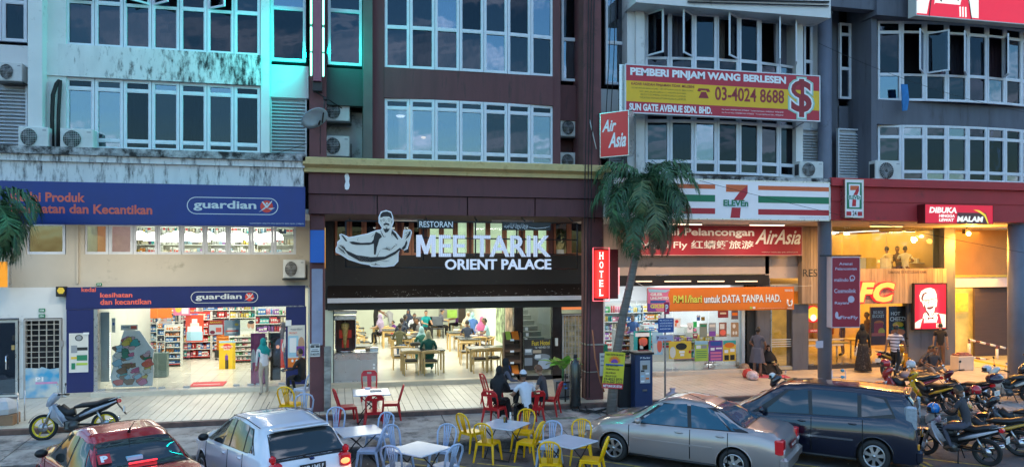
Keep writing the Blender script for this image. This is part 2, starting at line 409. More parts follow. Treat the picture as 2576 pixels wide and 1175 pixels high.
# ================================================================ WINDOWS
def frame_mb(mb, x0, x1, z0, z1, w, d, y=0.):
    mb.box(x0, x1, y-d/2, y+d/2, z0, z0+w); mb.box(x0, x1, y-d/2, y+d/2, z1-w, z1)
    mb.box(x0, x0+w, y-d/2, y+d/2, z0+w, z1-w); mb.box(x1-w, x1, y-d/2, y+d/2, z0+w, z1-w)
def window(parent, X, Y, Z0, Z1, W, ang, rows, fm, gm, open_row=None, open_ang=0, side=1, fw=.05):
    """one window of a band: an object at its own place, with frame, rails, panes and an openable sash"""
    off = Vector((X, Y, Z0)) - wloc(parent)
    h = W/2 - .006; H = Z1-Z0; gm0 = gm
    mb = MB(); frame_mb(mb, -h, h, 0, H, fw, .09)
    zs = [0]
    for r in rows: zs.append(zs[-1]+r*H)
    for z in zs[1:-1]: mb.box(-h+fw, h-fw, -.04, .04, z-fw*.5, z+fw*.5)
    o = part('window', mb, fm, parent); o.location = off; o.rotation_euler = (0,0,ang)
    for k in range(len(rows)):
        a = zs[k] + (fw if k == 0 else fw*.5); b = zs[k+1] - (fw if k == len(rows)-1 else fw*.5)
        gm = (rnd.choice((WGLASS,WGLASS,WGLASS3,WGLASS3,WGLASS,WGLASS2)) if gm0 is WGLASS else gm0)
        if open_row == k:
            s = MB(); ww = 2*h-2*fw; x0, x1 = (0, ww) if side > 0 else (-ww, 0)
            frame_mb(s, x0, x1, a, b, .045, .04)
            so_ = part('sash', s, fm, o); hx = (-h+fw) if side > 0 else (h-fw)
            so_.location = (hx, -.05, 0); so_.rotation_euler = (0,0,-open_ang if side > 0 else open_ang)
            g = MB().box(x0+.045, x1-.045, -.004, .004, a+.045, b-.045)
            gp = part('pane', g, gm, o); gp.location = so_.location; gp.rotation_euler = so_.rotation_euler
        else:
            t = rnd.uniform(-.006, .006)
            g = MB().box(-h+fw, h-fw, .006, .014, a, b); gp = part('pane', g, gm, o); gp.rotation_euler = (0,0,t)
            mb2 = MB(); frame_mb(mb2, -h+fw, h-fw, a, b, .022, .05, -.01); part('glazing_bead', mb2, fm, o)
    return o
CURT = {}
def curtain_mat(name, c): return mat(name, c, .85, var=.15, scale=3, stretch=(6,1,.5))
CU_GREY = curtain_mat('grey_curtain', (.07,.07,.1)); CU_PALE = curtain_mat('pale_curtain', (.2,.2,.25)); CU_PINK = curtain_mat('mauve_curtain', (.09,.05,.07)); CU_BLUE = curtain_mat('blue_curtain', (.025,.035,.09))
CU_CREAM = curtain_mat('cream_curtain', (.32,.27,.23))
def curtain(parent, x0, x1, y, z0, z1, m, amp=.035, pitch=.11, pull=0.):
    n = max(6, int((x1-x0)/pitch*4)); vs = []; fs = []
    for i in range(n+1):
        t = i/n; xx = x0+(x1-x0)*t; yy = y+amp*math.sin(t*(x1-x0)/pitch*2*math.pi+rnd.uniform(-.3,.3))
        vs += [(xx, yy, z1), (xx + pull*(.5-t), yy*1.0+.0, z0)]
    for i in range(n): fs.append((2*i, 2*i+1, 2*i+3, 2*i+2))
    return part('curtain', MB().add(vs, fs, 0, True), m, parent, True)
def band(parent, pxa, pxb, Y, z0, z1, n, rows, bow=.12, gm=WGLASS, fm=ALU, opens={}, curt=None, back=1.1, roommat=DARK):
    xa, xb = XX(pxa, Y), XX(pxb, Y); W = (xb-xa)/n
    for i in range(n):
        c = (i+.5)/n; dy = -bow*(1-(2*c-1)**2)
        t0, t1 = i/n, (i+1)/n
        y0_, y1_ = -bow*(1-(2*t0-1)**2), -bow*(1-(2*t1-1)**2)
        ang = math.atan2(y1_-y0_, W)
        op = opens.get(i)
        window(parent, xa+W*(i+.5), Y+(y0_+y1_)/2, z0, z1, math.hypot(W, y1_-y0_), ang, rows, fm, gm,
               open_row=op[0] if op else None, open_ang=R(op[1]) if op else 0, side=op[2] if op else 1)
        if curt:
            cmx = curt[i % len(curt)]
            if cmx and rnd.random() < .75: a_, b_ = rnd.choice(((0,1),(0,1),(0,.6),(.35,1),(.1,.9))); curtain(parent, xa+W*(i+a_)+.03, xa+W*(i+b_)-.03, Y+.28, z0+.03, z1-.03, cmx, pitch=rnd.uniform(.08,.15), amp=rnd.uniform(.02,.05), pull=rnd.uniform(-.15,.15))
    # the dark room behind
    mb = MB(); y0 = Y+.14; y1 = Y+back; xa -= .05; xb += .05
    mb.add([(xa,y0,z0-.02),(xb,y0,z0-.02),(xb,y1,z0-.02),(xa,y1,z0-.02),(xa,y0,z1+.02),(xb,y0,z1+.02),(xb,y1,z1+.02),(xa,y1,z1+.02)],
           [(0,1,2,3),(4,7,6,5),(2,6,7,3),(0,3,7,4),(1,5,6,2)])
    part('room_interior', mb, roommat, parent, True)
def louvre(parent, px0, px1, py0, py1, Y, pitch=.085, m=ALUW):
    x0, x1, z0, z1 = rect(px0, py0, px1, py1, Y)
    fr = MB(); frame_mb(fr, x0, x1, z0, z1, .045, .1, Y); fr.box(x0+.02, x1-.02, Y+.06, Y+.07, z0+.02, z1-.02)
    lo = part('louvre_panel', fr, [m, DARK], parent, True)
    base = wloc(lo); n = int((z1-z0-.1)/pitch); me = None
    for k in range(n):
        z = z0+.06+k*pitch
        if me is None:
            mb = MB().add([(x0+.045,-.05,0),(x1-.045,-.05,0),(x1-.045,.04,.062),(x0+.045,.04,.062),(x0+.045,-.05,.008),(x1-.045,-.05,.008),(x1-.045,.04,.07),(x0+.045,.04,.07)],
                          [(0,1,2,3),(4,7,6,5),(0,4,5,1),(2,6,7,3),(0,3,7,4),(1,5,6,2)])
            me = mb.mesh('slat', m, (base.x, 0, 0))
        s = link('slat', me, lo); s.location = (0, Y-base.y, z-base.z)
    return lo
class WB:
    """wall pieces by pixel column and height"""
    def __init__(s): s.mb = MB()
    def add(s, pa, pb, z0, z1, y0, y1, ref=None):
        r = y0 if ref is None else ref
        s.mb.box(XX(pa, r), XX(pb, r), y0, y1, z0, z1); return s
    def put(s, name, m, parent): return part(name, s.mb, m, parent, True)
TOP = 12.6; SOF = 5.03
def shophouse(label, px, group='shophouses of the terrace'):
    return thing('shophouse', label, 'shophouse', (XX(px, F), F, 0), 0, None)

# ================================================================ A  white shophouse (pharmacy)
A = shophouse('white mildew-stained shophouse with a blue pharmacy frontage', 420)
def zA(py): return ZZ(410, py, F)
a1b, a1t, a2b, a2t = zA(380), zA(205), zA(127), TOP-.4
WB().add(106,166,zA(402),TOP,F,F+.3).add(656,678,zA(402),TOP,F,F+.55).add(166,656,zA(402),a1b,F+.06,F+.3).add(166,656,a2t,TOP,F,F+.3)\
    .add(678,776,ZZ(725,240,F),ZZ(725,158,F),F+.3,F+.6).add(678,776,zA(402),ZZ(725,403,F),F+.3,F+.6)\
    .add(-60,72,ZZ(30,160,F),ZZ(30,106,F),F+.3,F+.6).add(-60,72,zA(402),ZZ(30,378,F),F+.3,F+.6).add(-60,72,a2t,TOP,F+.3,F+.6).add(-60,78,ZZ(30,210,F),ZZ(30,160,F),F+.55,F+.7)\
    .add(-62,-58,zA(402),TOP,F,F+.9).add(660,776,a2t,TOP,F+.3,F+.6).put('wall', WHITE, A)
WB().add(146,656,a1t,a2b,F-.05,F+.3).put('spandrel', MILDEWG, A)
WB().add(106,146,a1t,a2b,F-.05,F+.0).put('wall', WHITE, A)
WB().add(70,106,zA(402),TOP,F-.32,F+.6).put('pier', WHITE, A)
WB().add(-60,768,zA(402),zA(384),F-.5,F+.0).put('ledge', MILDEWH, A)
WB().add(-60,766,zA(418),zA(402),F-.42,F+.0).put('cornice', MILDEW, A)
WB().add(-60,764,SOF+.02,zA(418),F-.34,F+.0).put('fascia', MILDEW, A)
WB().add(-60,776,SOF+.0,SOF+.12,F+.01,-.0).put('walkway_ceiling', WHITE, A)
band(A, 166, 656, F+.1, a2b, a2t, 7, (.33,.36,.31), .0, opens={0:(1,35,1),2:(1,40,-1),3:(1,42,1),5:(1,38,1)}, curt=[None,None,None,CU_BLUE,None,None,None])
band(A, 166, 656, F+.1, a1b, a1t, 7, (.13,.72,.15), .0, curt=[CU_PINK,CU_GREY,CU_PALE,CU_GREY,CU_PALE,CU_PINK,CU_GREY])
band(A, 681, 770, F+.4, ZZ(725,156,F+.4), a2t, 1, (.42,.58), 0)
band(A, -58, 70, F+.4, ZZ(30,106,F+.4), a2t, 2, (.3,.7), 0, curt=[CU_GREY])
louvre(A, 680, 772, 246, 400, F+.42); louvre(A, -10, 71, 208, 378, F+.42)
# mezzanine wall and pharmacy windows
mz0, mz1 = ZZ(480,640,0), ZZ(480,565,0); fz = ZZ(470,720,0)
WB().add(-60,30,fz,mz0,0,.25).add(30,66,fz,SOF,0,.25).add(166,212,fz,SOF,0,.25).add(745,790,fz,SOF,0,.25).add(66,166,fz,mz0,0,.25).add(212,745,fz,mz0,0,.25)\
    .add(-60,790,mz1+.02,SOF,.01,.24).put('wall', CREAM, A)
WB().add(-60,-20,0,fz,0,.25).add(48,60,0,fz,0,.25).add(157,168,0,fz,0,.25).add(-20,48,ZZ(20,800,0),fz,0,.25).add(60,157,ZZ(110,800,0),fz,0,.25).put('wall', WHITE, A)
WB().add(192,197,fz+.1,SOF,-.05,0).put('drain_pipe', CREAM, A)
MZR = mat('shop_upper_room_wall', (.55,.6,.52), .8, var=.12, scale=3)
band(A, 212, 745, .1, mz0, mz1, 9, (1.,), 0, gm=SGLASS, fm=ALU, back=4.5, roommat=MZR)
band(A, 66, 166, .1, mz0, mz1, 1, (1.,), 0); band(A, -60, 30, .1, mz0, mz1, 1, (1.,), 0)
# shelves seen upstairs
SHELFW = mat('shelf_white', (.7,.71,.68), .5, var=.03)
PRODM = [mat('product_'+n, c, .5, var=0) for n, c in (('white',(.75,.75,.72)),('red',(.6,.06,.06)),('orange',(.7,.24,.04)),('blue',(.06,.2,.5)),('teal',(.05,.4,.4)),('pink',(.7,.25,.35)),('green',(.12,.42,.15)),('yellow',(.75,.55,.08)),('purple',(.3,.12,.4)),('dark',(.08,.08,.1)),('cream',(.7,.62,.45)),('sky',(.35,.55,.7)))]
def shelf_unit(label, x, y, z, wd, ht, dp=.4, levels=5, rz=0, bias=None, seed=0, group=None, back=SHELFW, name='shelf_unit'):
    r2 = random.Random(seed*31+5)
    t = thing(name, label, 'shelf', (x,y,z), rz, group)
    part('back_panel', MB().box(-wd/2, wd/2, dp-.03, dp, 0, ht), back, t)
    part('side_panel', MB().box(-wd/2-.02, -wd/2, 0, dp, 0, ht), SHELFW, t); part('side_panel', MB().box(wd/2, wd/2+.02, 0, dp, 0, ht), SHELFW, t)
    pm = MB()
    for k in range(levels):
        zz = .08+k*(ht-.1)/levels
        part('shelf_board', MB().box(-wd/2, wd/2, .0, dp-.03, zz, zz+.03), SHELFW, t)
        xx = -wd/2+.02; mh = (ht-.1)/levels-.07
        while xx < wd/2-.08:
            ww = r2.uniform(.05,.13); mi = r2.choice(bias) if bias and r2.random() < .7 else r2.randrange(len(PRODM)); h = mh*r2.uniform(.55,.98); rep = r2.randint(1,3)
            for q in range(rep):
                if xx+ww > wd/2-.02: break
                if r2.random() < .4: pm.cyl((xx+ww/2, .08+ww/2, zz+.03), ww*.42, h, 8, mi, 'Z', ww*.36)
                else:
                    pm.box(xx+.004, xx+ww-.004, .03, dp*.6, zz+.03, zz+.03+h, mi)
                    pm.box(xx+.012, xx+ww-.012, .027, .03, zz+.03+h*.35, zz+.03+h*.7, 0 if mi else 1)
                xx += ww
    tag(part('products', pm, PRODM, t), kind='stuff')
    part('price_rail', MB().box(-wd/2, wd/2, -.012, .0, .075, .105), RPRINT, t)
    return t
for k, px in enumerate((350,470,590,700)):
    shelf_unit('wall shelf of bottles behind the upstairs pharmacy windows, %s' % ['under the left lamps','second from the left','third from the left','nearest the air conditioner'][k], XX(px, 3.6), 3.4, mz0-.9, 1.5, 2.0, levels=5, seed=k, bias=[0,0,10,11,0])
LAMPG = mat('glowing_lamp_shade', (.9,.9,.85), .5, var=0, emit=(1,1,.93), es=5)
lampspots = [(352,2.0),(385,2.6),(425,1.6),(445,2.4),(478,1.8),(505,2.6),(520,1.2),(562,2.2),(585,1.4),(600,2.8),(640,3.0),(667,1.0),(690,2.2)]
for k, (px, y) in enumerate(lampspots):
    X = XX(px, y); Z = ZZ(px, 603+(k%3)*3, y)
    t = thing('pendant_lamp', 'glowing white dome lamp in the upstairs pharmacy windows, %s from the left' % ORD[sorted(q[0] for q in lampspots).index(px)], 'pendant lamp', (X,y,Z), 0, 'dome lamps upstairs in the pharmacy')
    part('lamp_shade', MB().lathe([(.29,0),(.29,.05),(.25,.15),(.1,.25),(.02,.28)], n=14), LAMPG, t)
    part('cord', MB().cyl((0,0,.19), .008, .8, 5), BLACK, t)
light('AREA', (XX(480,2.2), 2.2, SOF-.05), 110, (1,1,.9), 5.5, 3.5, (0,0,0), 'upstairs_ceiling_light')
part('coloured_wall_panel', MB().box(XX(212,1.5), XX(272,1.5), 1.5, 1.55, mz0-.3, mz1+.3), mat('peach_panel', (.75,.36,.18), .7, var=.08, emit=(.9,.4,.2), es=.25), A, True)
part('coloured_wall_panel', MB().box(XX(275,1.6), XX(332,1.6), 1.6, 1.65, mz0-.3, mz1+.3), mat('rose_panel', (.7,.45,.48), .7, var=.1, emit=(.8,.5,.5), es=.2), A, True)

# ================================================================ B  maroon shophouse (noodle restaurant)
B = shophouse('maroon brown shophouse with yellow cornice over the noodle restaurant', 1180)
def zB(py): return ZZ(1180, py, F)
b1b, b1t, b2b = zB(411), zB(257), zB(182); b2t = TOP-.4
ct = zB(412); cb = zB(446)
WB().add(937,967,ct,TOP,F,F+.5).add(1391,1410,ct,TOP,F,F+.6).add(967,1391,b1t,b2b,F-.04,F+.3).add(967,1391,ct,b1b,F,F+.3).add(967,1391,b2t,TOP,F,F+.3)\
    .add(1410,1468,ZZ(1440,298,F),ZZ(1440,208,F),F+.35,F+.6).add(1410,1468,ct,ZZ(1440,298,F),F+.85,F+1.).add(1410,1468,b2t,TOP,F+.35,F+.6).put('wall', BROWN, B)
part('pier', WB().add(778,821,ct,TOP,F-.3,F+.6).mb, REDBR, B, True)
part('pier', WB().add(914,937,ct,TOP,F-.2,F+.6).mb, mat('olive_grey_paint', (.12,.12,.105), .8, var=.15, scale=2), B, True)
part('pier', WB().add(1468,1512,ct,TOP,F-.35,F+.6).mb, REDBR, B, True)
WB().add(821,914,ZZ(866,262,F),ZZ(866,168,F),F+.2,F+.5).add(821,914,ct,ZZ(866,262,F),F+.85,F+1.).add(821,914,b2t,TOP,F+.2,F+.5).put('wall', DGREEN, B)
part('ac_ledge_wall', WB().add(822,912,ct,ZZ(866,268,F),F+.82,F+.845).mb, mat('pale_wall_behind_ac', (.5,.52,.52), .8, var=.1, scale=3, dirt=.2), B, True)
yc = MB(); X0, X1 = XX(762,F-.4), XX(1534,F-.4)
yc.prismx([(F,cb),(F-.34,cb),(F-.34,cb+.1),(F-.46,cb+.16),(F-.5,cb+.18),(F-.5,ct-.03),(F-.46,ct),(F,ct)], X0, X1)
part('cornice', yc, YELC, B, True)
q1 = ZZ(1180,496,F)
WB().add(776,1520,q1,cb,F-.22,F).put('fascia', BROWN, B)
fp = [(776,948),(950,1175),(1177,1345),(1347,1520)]
for a, b in fp: part('cladding_panel', WB().add(a+.5,b-.5,SOF-.0,q1-.02,F-.16,F-.0).mb, BROWN, B, True)
WB().add(776,1520,SOF,SOF+.12,F+.01,0).put('walkway_ceiling', mat('brown_ceiling', (.09,.06,.055), .8), B)
band(B, 967, 1391, F+.08, b2b, b2t, 7, (.32,.36,.32), .1, curt=[CU_BLUE,CU_BLUE,CU_GREY,CU_GREY,CU_PALE,CU_GREY,CU_PALE])
CREAMR = mat('cream_room', (.7,.66,.5), .8, var=.03)
band(B, 967, 1391, F+.08, b1b, b1t, 7, (.15,.7,.15), .1, curt=[None,CU_GREY,None,CU_PINK,CU_GREY,CU_PALE,CU_PALE], back=1.6, roommat=DARK)
curtain(B, XX(975,F)+0, XX(998,F), F+.3, b1b+.05, b1t-.05, CU_GREY)
band(B, 824, 911, F+.3, ZZ(866,166,F+.3), b2t, 1, (.43,.57), 0)
band(B, 1411, 1466, F+.45, ZZ(1438,206,F+.45), b2t, 1, (.35,.65), 0)
xr0, xr1 = XX(1003,F+.8), XX(1042,F+.8)
part('lit_room_wall', MB().box(xr0, xr1, F+.8, F+.84, b1b, b1t), mat('lit_cream_wall', (.7,.66,.5), .8, var=.02, emit=(.85,.8,.6), es=.45), B, True)
part('room_lamp', MB().lathe([(.0,0),(.1,.0),(.12,.04),(.0,.05)], c=(XX(1007,F+.6), F+.55, ZZ(1007,296,F+.6)), n=12), mat('room_lamp_glow', (1,1,1), .5, var=0, emit=(1,.95,.85), es=8), B, True)
part('room_lamp', MB().lathe([(.0,0),(.06,.02),(.06,.06),(.0,.08)], c=(XX(1065,F+.5), F+.45, ZZ(1065,351,F+.5)), n=10), mat('room_lamp_amber', (1,.8,.5), .5, var=0, emit=(1,.6,.25), es=8), B, True)
# paint patch on the fascia
pp = [(0,.0),(.03,-.02),(.07,0),(.09,.1),(.075,.2),(.085,.3),(.06,.42),(.02,.43),(-.01,.36),(.01,.2),(-.01,.1)]
c0 = at(868,476,F-.225); part('paint_patch', MB().prism([(c0.x+a*1.3, c0.z+b*.95) for a,b in pp], F-.226, F-.215), WPRINT, B, True)
# mezzanine of the restaurant
OFR = mat('orange_brown_window_frame', (.42,.17,.1), .5, var=.15, scale=5)
r0, r1 = ZZ(1150,642,0), ZZ(1150,546,0)
WB().add(820,1480,ZZ(1150,765,0),r0,0,.2).put('wall', BROWND, B)
WB().add(818,840,0,SOF,-.02,.3).put('pier', BROWND, B)
for (a,b,n,lit) in ((842,952,3,0),(960,1000,1,0),(1010,1060,2,0),(1075,1180,3,1),(1185,1310,3,1),(1315,1380,2,1),(1392,1470,2,0)):
    band(B, a, b, .08, r0, r1, n, (1.,), 0, gm=SGLASS if lit else WGLASS, fm=OFR, back=1.5, roommat=mat('lit_green_white_room', (.62,.72,.6), .8, var=.1, scale=2, emit=(.75,.95,.7), es=.45) if lit else DARK,
         curt=None if lit else [CU_PINK])
WB().add(952,960,r0,SOF,0,.2).add(1000,1010,r0,SOF,0,.2).add(1060,1075,r0,SOF,0,.2).add(1180,1185,r0,SOF,0,.2).add(1310,1315,r0,SOF,0,.2).add(1380,1392,r0,SOF,0,.2).add(1470,1482,r0,SOF,0,.2).add(840,1480,r1,SOF,.01,.2).put('wall', BROWN, B)
# black awning with white edge
aw = MB(); X0, X1 = XX(824,-.6), XX(1484,-.6); za, zb_, zc_ = ZZ(1150,716,0), ZZ(1150,748,-.9), ZZ(1150,758,-.9)
aw.add([(X0,-.0,za),(X1,-.0,za),(X1,-.9,zb_),(X0,-.9,zb_),(X0,0,za-.06),(X1,0,za-.06),(X1,-.88,zb_-.05),(X0,-.88,zb_-.05)],[(0,1,2,3),(4,7,6,5),(0,4,5,1),(1,5,6,2),(2,6,7,3),(3,7,4,0)])
aw.box(X0, X1, -.35, -.3, zb_-.03, zb_+.12)
aww = part('awning', aw, BROWND, B, True)
part('awning_edge', MB().box(X0, X1, -.95, -.89, zc_-.0, zb_+.015), mat('white_awning_bar', (.6,.6,.66), .5, var=.05), aww, False).location = -wloc(aww)
sh0 = ZZ(1150,776,-.3)
sh = MB().box(X0, X1, -.35, -.15, sh0, zc_+.02); part('shutter_box', sh, BLACK, B, True)
# droppings on the awning
dm = MB()
for k in range(110):
    xx = rnd.uniform(X0+.1, X1-.1); t = rnd.uniform(.15,.97)**.5; y = -.9*t; z = za+(zb_-za)*t+.006; s = rnd.uniform(.006,.022)
    dm.box(xx-s, xx+s*rnd.uniform(.5,1.5), y-s, y+s, z, z+.004)
tag(part('bird_droppings', dm, WPRINT, B, True), kind='stuff')

# ================================================================ C  white shophouse (convenience store)
C_ = shophouse('white shophouse with bowed windows over the striped convenience store sign', 1800)
def zC(py): return ZZ(1810, py, F)
c1b, c1t, c2b, c2t = zC(441), zC(292), zC(205), zC(22)
WB().add(1600,1622,zC(448),TOP,F-.1,F+.5).add(2003,2020,zC(448),TOP,F-.1,F+.5).add(1622,2003,c1t,c2b,F-.0,F+.3).add(1622,2003,zC(448),c1b,F-.02,F+.3).add(1622,2003,c2t,TOP,F-.1,F+.3)\
    .add(1512,1600,ZZ(1560,300,F),ZZ(1560,216,F),F+.5,F+.7).add(1512,1600,zC(448),ZZ(1560,425,F),F+.5,F+.7).add(1578,1600,zC(448),TOP,F+.0,F+.7)\
    .add(2020,2080,ZZ(2045,330,F),ZZ(2045,220,F),F+.5,F+.7).add(2044,2080,zC(448),TOP,F+.45,F+.7).add(2020,2044,zC(448),ZZ(2045,410,F),F+.5,F+.7).put('wall', WHITE, C_)
part('balcony_slab', WB().add(1600,2090,ZZ(1850,22,F-.9),ZZ(1850,-30,F-.9),F-.75,F+.1).mb, WHITE, C_, True)
part('balcony_rail', MB().tube([at(1730,-2,F-.8), at(2085,6,F-.8)], .03, 6).tube([at(1730,6,F-.8), at(2085,16,F-.8)], .02, 6), BLACK, C_, True)
WB().add(1522,2090,zC(462),zC(448),F-.5,F+.0).put('ledge', MILDEWH, C_)
WB().add(1522,2090,SOF+.01,zC(462),F-.3,F).put('fascia', WHITE, C_)
WB().add(1520,2090,SOF,SOF+.12,F+.01,0).put('walkway_ceiling', WHITE, C_)
band(C_, 1622, 2003, F+.12, c2b, c2t, 7, (.27,.6,.13), .3, opens={0:(1,52,1),1:(1,48,-1),3:(1,38,-1),5:(1,55,-1),6:(1,45,-1)}, curt=[CU_GREY,CU_PALE,None,CU_CREAM,None,CU_PALE,CU_PALE])
band(C_, 1622, 2003, F+.12, c1b, c1t, 7, (.2,.67,.13), .3, curt=[None,CU_BLUE,CU_BLUE,None,None,CU_BLUE,None])
band(C_, 1522, 1577, F+.4, ZZ(1548,214,F+.4), TOP-.4, 1, (.35,.65), 0, curt=[CU_GREY]); band(C_, 2020, 2043, F+.4, ZZ(2032,205,F+.4), TOP-.4, 1, (.2,.8), 0)
louvre(C_, 1530, 1600, 300, 424, F+.35); louvre(C_, 2012, 2073, 325, 446, F+.4)
MAR = mat('maroon_sign_face', (.34,.018,.04), .45, var=.08, scale=2)
m0 = ZZ(1780,692,0)
WB().add(1520,1650,m0,SOF,0,.25).add(1650,1935,ZZ(1780,690,0),SOF,0,.25).add(1925,2018,ZZ(1970,700,0),SOF,.0,.25).put('wall', mat('pinkish_plaster', (.62,.5,.44), .8, var=.08, scale=2, dirt=.06), C_)
m1 = ZZ(1780,716,0)
WB().add(1505,1935,m1-.02,m0,-.25,.2).put('bulkhead', BROWND, C_)
TUBEL = mat('warm_tube_glow', (1,.8,.6), .5, var=0, emit=(1,.75,.5), es=1.2)
for k,(a,b) in enumerate(((1600,1640),(1672,1738),(1755,1822),(1850,1905))):
    solo('tube_light', MB().cyl((XX(a,-.3),-.3,ZZ(a,708,-.3)), .02, XX(b,-.3)-XX(a,-.3), 8, 0, 'X'), TUBEL, 'slim tube light under the dark bulkhead, %s from the left above the orange banner' % ORD[k], 'tube light', 'tube lights above the orange banner')

# ================================================================ D  grey shophouse (fried chicken restaurant)
D_ = shophouse('slate grey corner shophouse with red fascia and lit chicken restaurant', 2350)
def zD(py): return ZZ(2380, py, F)
d1b, d1t, d2b, d2t = zD(460), zD(322), zD(262), zD(66)
fz1 = zD(462); 
WB().add(2192,2206,fz1,TOP,F-.15,F+.9).add(2206,2700,d1t,d2b,F-.1,F+.3).add(2206,2700,d2t,TOP,F-.45,F+.3).add(2080,2206,ZZ(2140,32,F),TOP,F-.35,F+.0)\
    .add(2108,2192,ZZ(2150,325,F),ZZ(2150,252,F),F+.9,F+1.1).add(2140,2192,ZZ(2150,325,F),TOP,F+.9,F+1.1).add(2085,2110,fz1,TOP,F+.9,F+1.1).add(2110,2192,fz1,ZZ(2150,452,F),F+.5,F+1.).add(2206,2700,fz1,d1b,F,F+.3).put('wall', GREYB, D_)
part('side_wall', WB().add(2168,2192,fz1,TOP,F+.3,F+.88).mb, GREYD, D_, True)
band(D_, 2206, 2640, F+.1, d2b, d2t, 9, (.33,.53,.14), .42, opens={1:(1,50,-1),2:(1,48,1),3:(1,45,-1),5:(1,50,-1)}, curt=[CU_PALE,None,CU_GREY,CU_PINK,CU_GREY,CU_BLUE,CU_PINK,CU_GREY,CU_PALE])
band(D_, 2206, 2640, F+.1, d1b, d1t, 9, (.17,.62,.21), .42, curt=[CU_GREY,None,None,CU_BLUE,CU_GREY,CU_BLUE,None,None,None])
band(D_, 2110, 2140, F+.8, ZZ(2125,250,F+.8), ZZ(2125,60,F+.8), 1, (.4,.45,.15), 0)
louvre(D_, 2106, 2170, 325, 450, F+.5)
rf = WB(); rf.add(2090,2720,SOF,fz1,F-.3,F+0.0); rf.put('fascia', REDF, D_)
WB().add(2092,2720,ZZ(2380,478,F),fz1+.04,F-.42,F-.3).put('cornice', REDF, D_)
WB().add(2092,2720,ZZ(2380,514,F),ZZ(2380,506,F),F-.33,F-.3).put('fascia_band', REDF, D_)
WB().add(2092,2720,SOF-.01,SOF+.12,F+.01,0).add(2400,2720,SOF-.01,SOF+.12,0.01,4).put('walkway_ceiling', mat('warm_ceiling', (.5,.42,.3), .8, var=.05), D_)
def round_column(parent_label, px, z1, m, r=.2, extra=None):
    X = XX(px, F); t = thing('column', parent_label, 'column', (X, F+.1, 0))
    part('shaft', MB().cyl((0,0,-.25), r, z1+.25, 28), m, t)
    part('collar', MB().cyl((0,0,z1-.05), r+.03, .06, 28), m, t)
    return t
cm = mat('column_grey_blue', (.14,.155,.2), .5, var=.12, scale=2, dirt=.1, dcol=(.08,.08,.09))
round_column('tall grey round column between the convenience store and chicken restaurant', 2080, ZZ(2090,32,F), cm, .2)
round_column('thick grey round column at the right edge by the driveway', 2566, SOF, cm, .27)
WB().add(2376,2403,0,SOF,-.3,.25).add(2286,2376,0,ZZ(2330,760,-.02),-.12,.2).put('pier', GREYB, D_)
WB().add(1905,1937,0,ZZ(1920,700,-.05),-.1,.25).add(1994,2034,0,ZZ(2010,765,-.05),-.12,.25).put('pier', GREYB, D_)
WB().add(2034,2376,-.01,.14,-.14,.02).put('plinth', GREYD, D_)
# timber cladding, board by board
WOODC = [mat('timber_cladding_%d' % k, c, .6, var=.22, scale=2, stretch=(4,4,.6), bump=.15) for k, c in enumerate(((.34,.25,.18),(.29,.21,.15),(.38,.28,.2)))]
clad = part('cladding', WB().add(2062,2380,ZZ(2200,764,-.3),ZZ(2200,676,-.3),-.30,-.1).mb, WOODC[1], D_, True)
clad2 = part('cladding', WB().add(2016,2060,ZZ(2036,764,-.3),SOF-.02,-.30,-.1).mb, WOODC[1], D_, True)
def boards(cl, pa, pb, z0, z1, bw=.115):
    x = XX(pa,-.3); xe_ = XX(pb,-.3); off = wloc(cl)
    while x < xe_-.02:
        x1 = min(x+bw, xe_); mb = MB().box(x+.004, x1-.004, -.325-rnd.uniform(0,.008), -.302, z0+.003, z1-.003)
        part('board', mb, rnd.choice(WOODC), cl, True); x = x1
boards(clad, 2062, 2380, ZZ(2200,764,-.3), ZZ(2200,676,-.3)); boards(clad2, 2016, 2060, ZZ(2036,764,-.3), SOF-.03)
ptext(clad2, 'RES', 2020, 677, 2056, 696, -.334, BPRINT, .0)
ptext(clad, 'DIMASAK DI RESTORAN KAMI', 2235, 681, 2330, 688, -.336, mat('faded_print', (.15,.1,.08), .6, var=0), .01)
for o_, a_, b_ in ((A,-60,776),(B,776,1512),(C_,1512,2085),(D_,2085,2720)):
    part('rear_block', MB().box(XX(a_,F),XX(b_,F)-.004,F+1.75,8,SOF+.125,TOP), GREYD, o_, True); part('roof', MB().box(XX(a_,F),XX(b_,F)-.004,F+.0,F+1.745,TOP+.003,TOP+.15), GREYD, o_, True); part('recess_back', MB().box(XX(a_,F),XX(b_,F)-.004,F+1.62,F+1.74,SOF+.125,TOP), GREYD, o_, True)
part('fascia_backing', MB().box(XX(776,F),XX(1512,F),F+.002,F+.06,SOF+.13,cb), BLACK, B, True)
# alley / driveway at the right
WB().add(2403,2720,ZZ(2460,692,1.5),SOF,1.5,1.8).put('wall', mat('flood_tinted_plaster', (.5,.27,.1), .8, var=.1, scale=1.5, bump=.2, dirt=.1, dcol=(.3,.2,.1)), D_)  # the flood lamp's orange is mixed into this wall colour
WB().add(2400,2720,ZZ(2460,722,1.3),ZZ(2460,697,1.3),1.2,1.5).put('beam', mat('pinkish_white_beam', (.7,.6,.6), .7, var=.05), D_)
WB().add(2400,2720,ZZ(2460,697,1.3),ZZ(2460,692,1.3),1.15,1.5).put('beam_edge', mat('yellow_edge', (.7,.55,.1), .6, var=.05), D_)
WB().add(2452,2720,-.3,ZZ(2500,720,1.4),1.5,1.6).put('shutter', mat('brown_shutter', (.08,.05,.045), .6, var=.15, scale=1, stretch=(1,1,20), bump=.3, bscale=8), D_)
WB().add(2404,2452,-.3,ZZ(2430,722,1.8),1.8,1.9).put('side_window_wall', mat('yellow_shop_wall', (.6,.5,.18), .7, var=.2, scale=3, emit=(1,.75,.2), es=.15), D_)
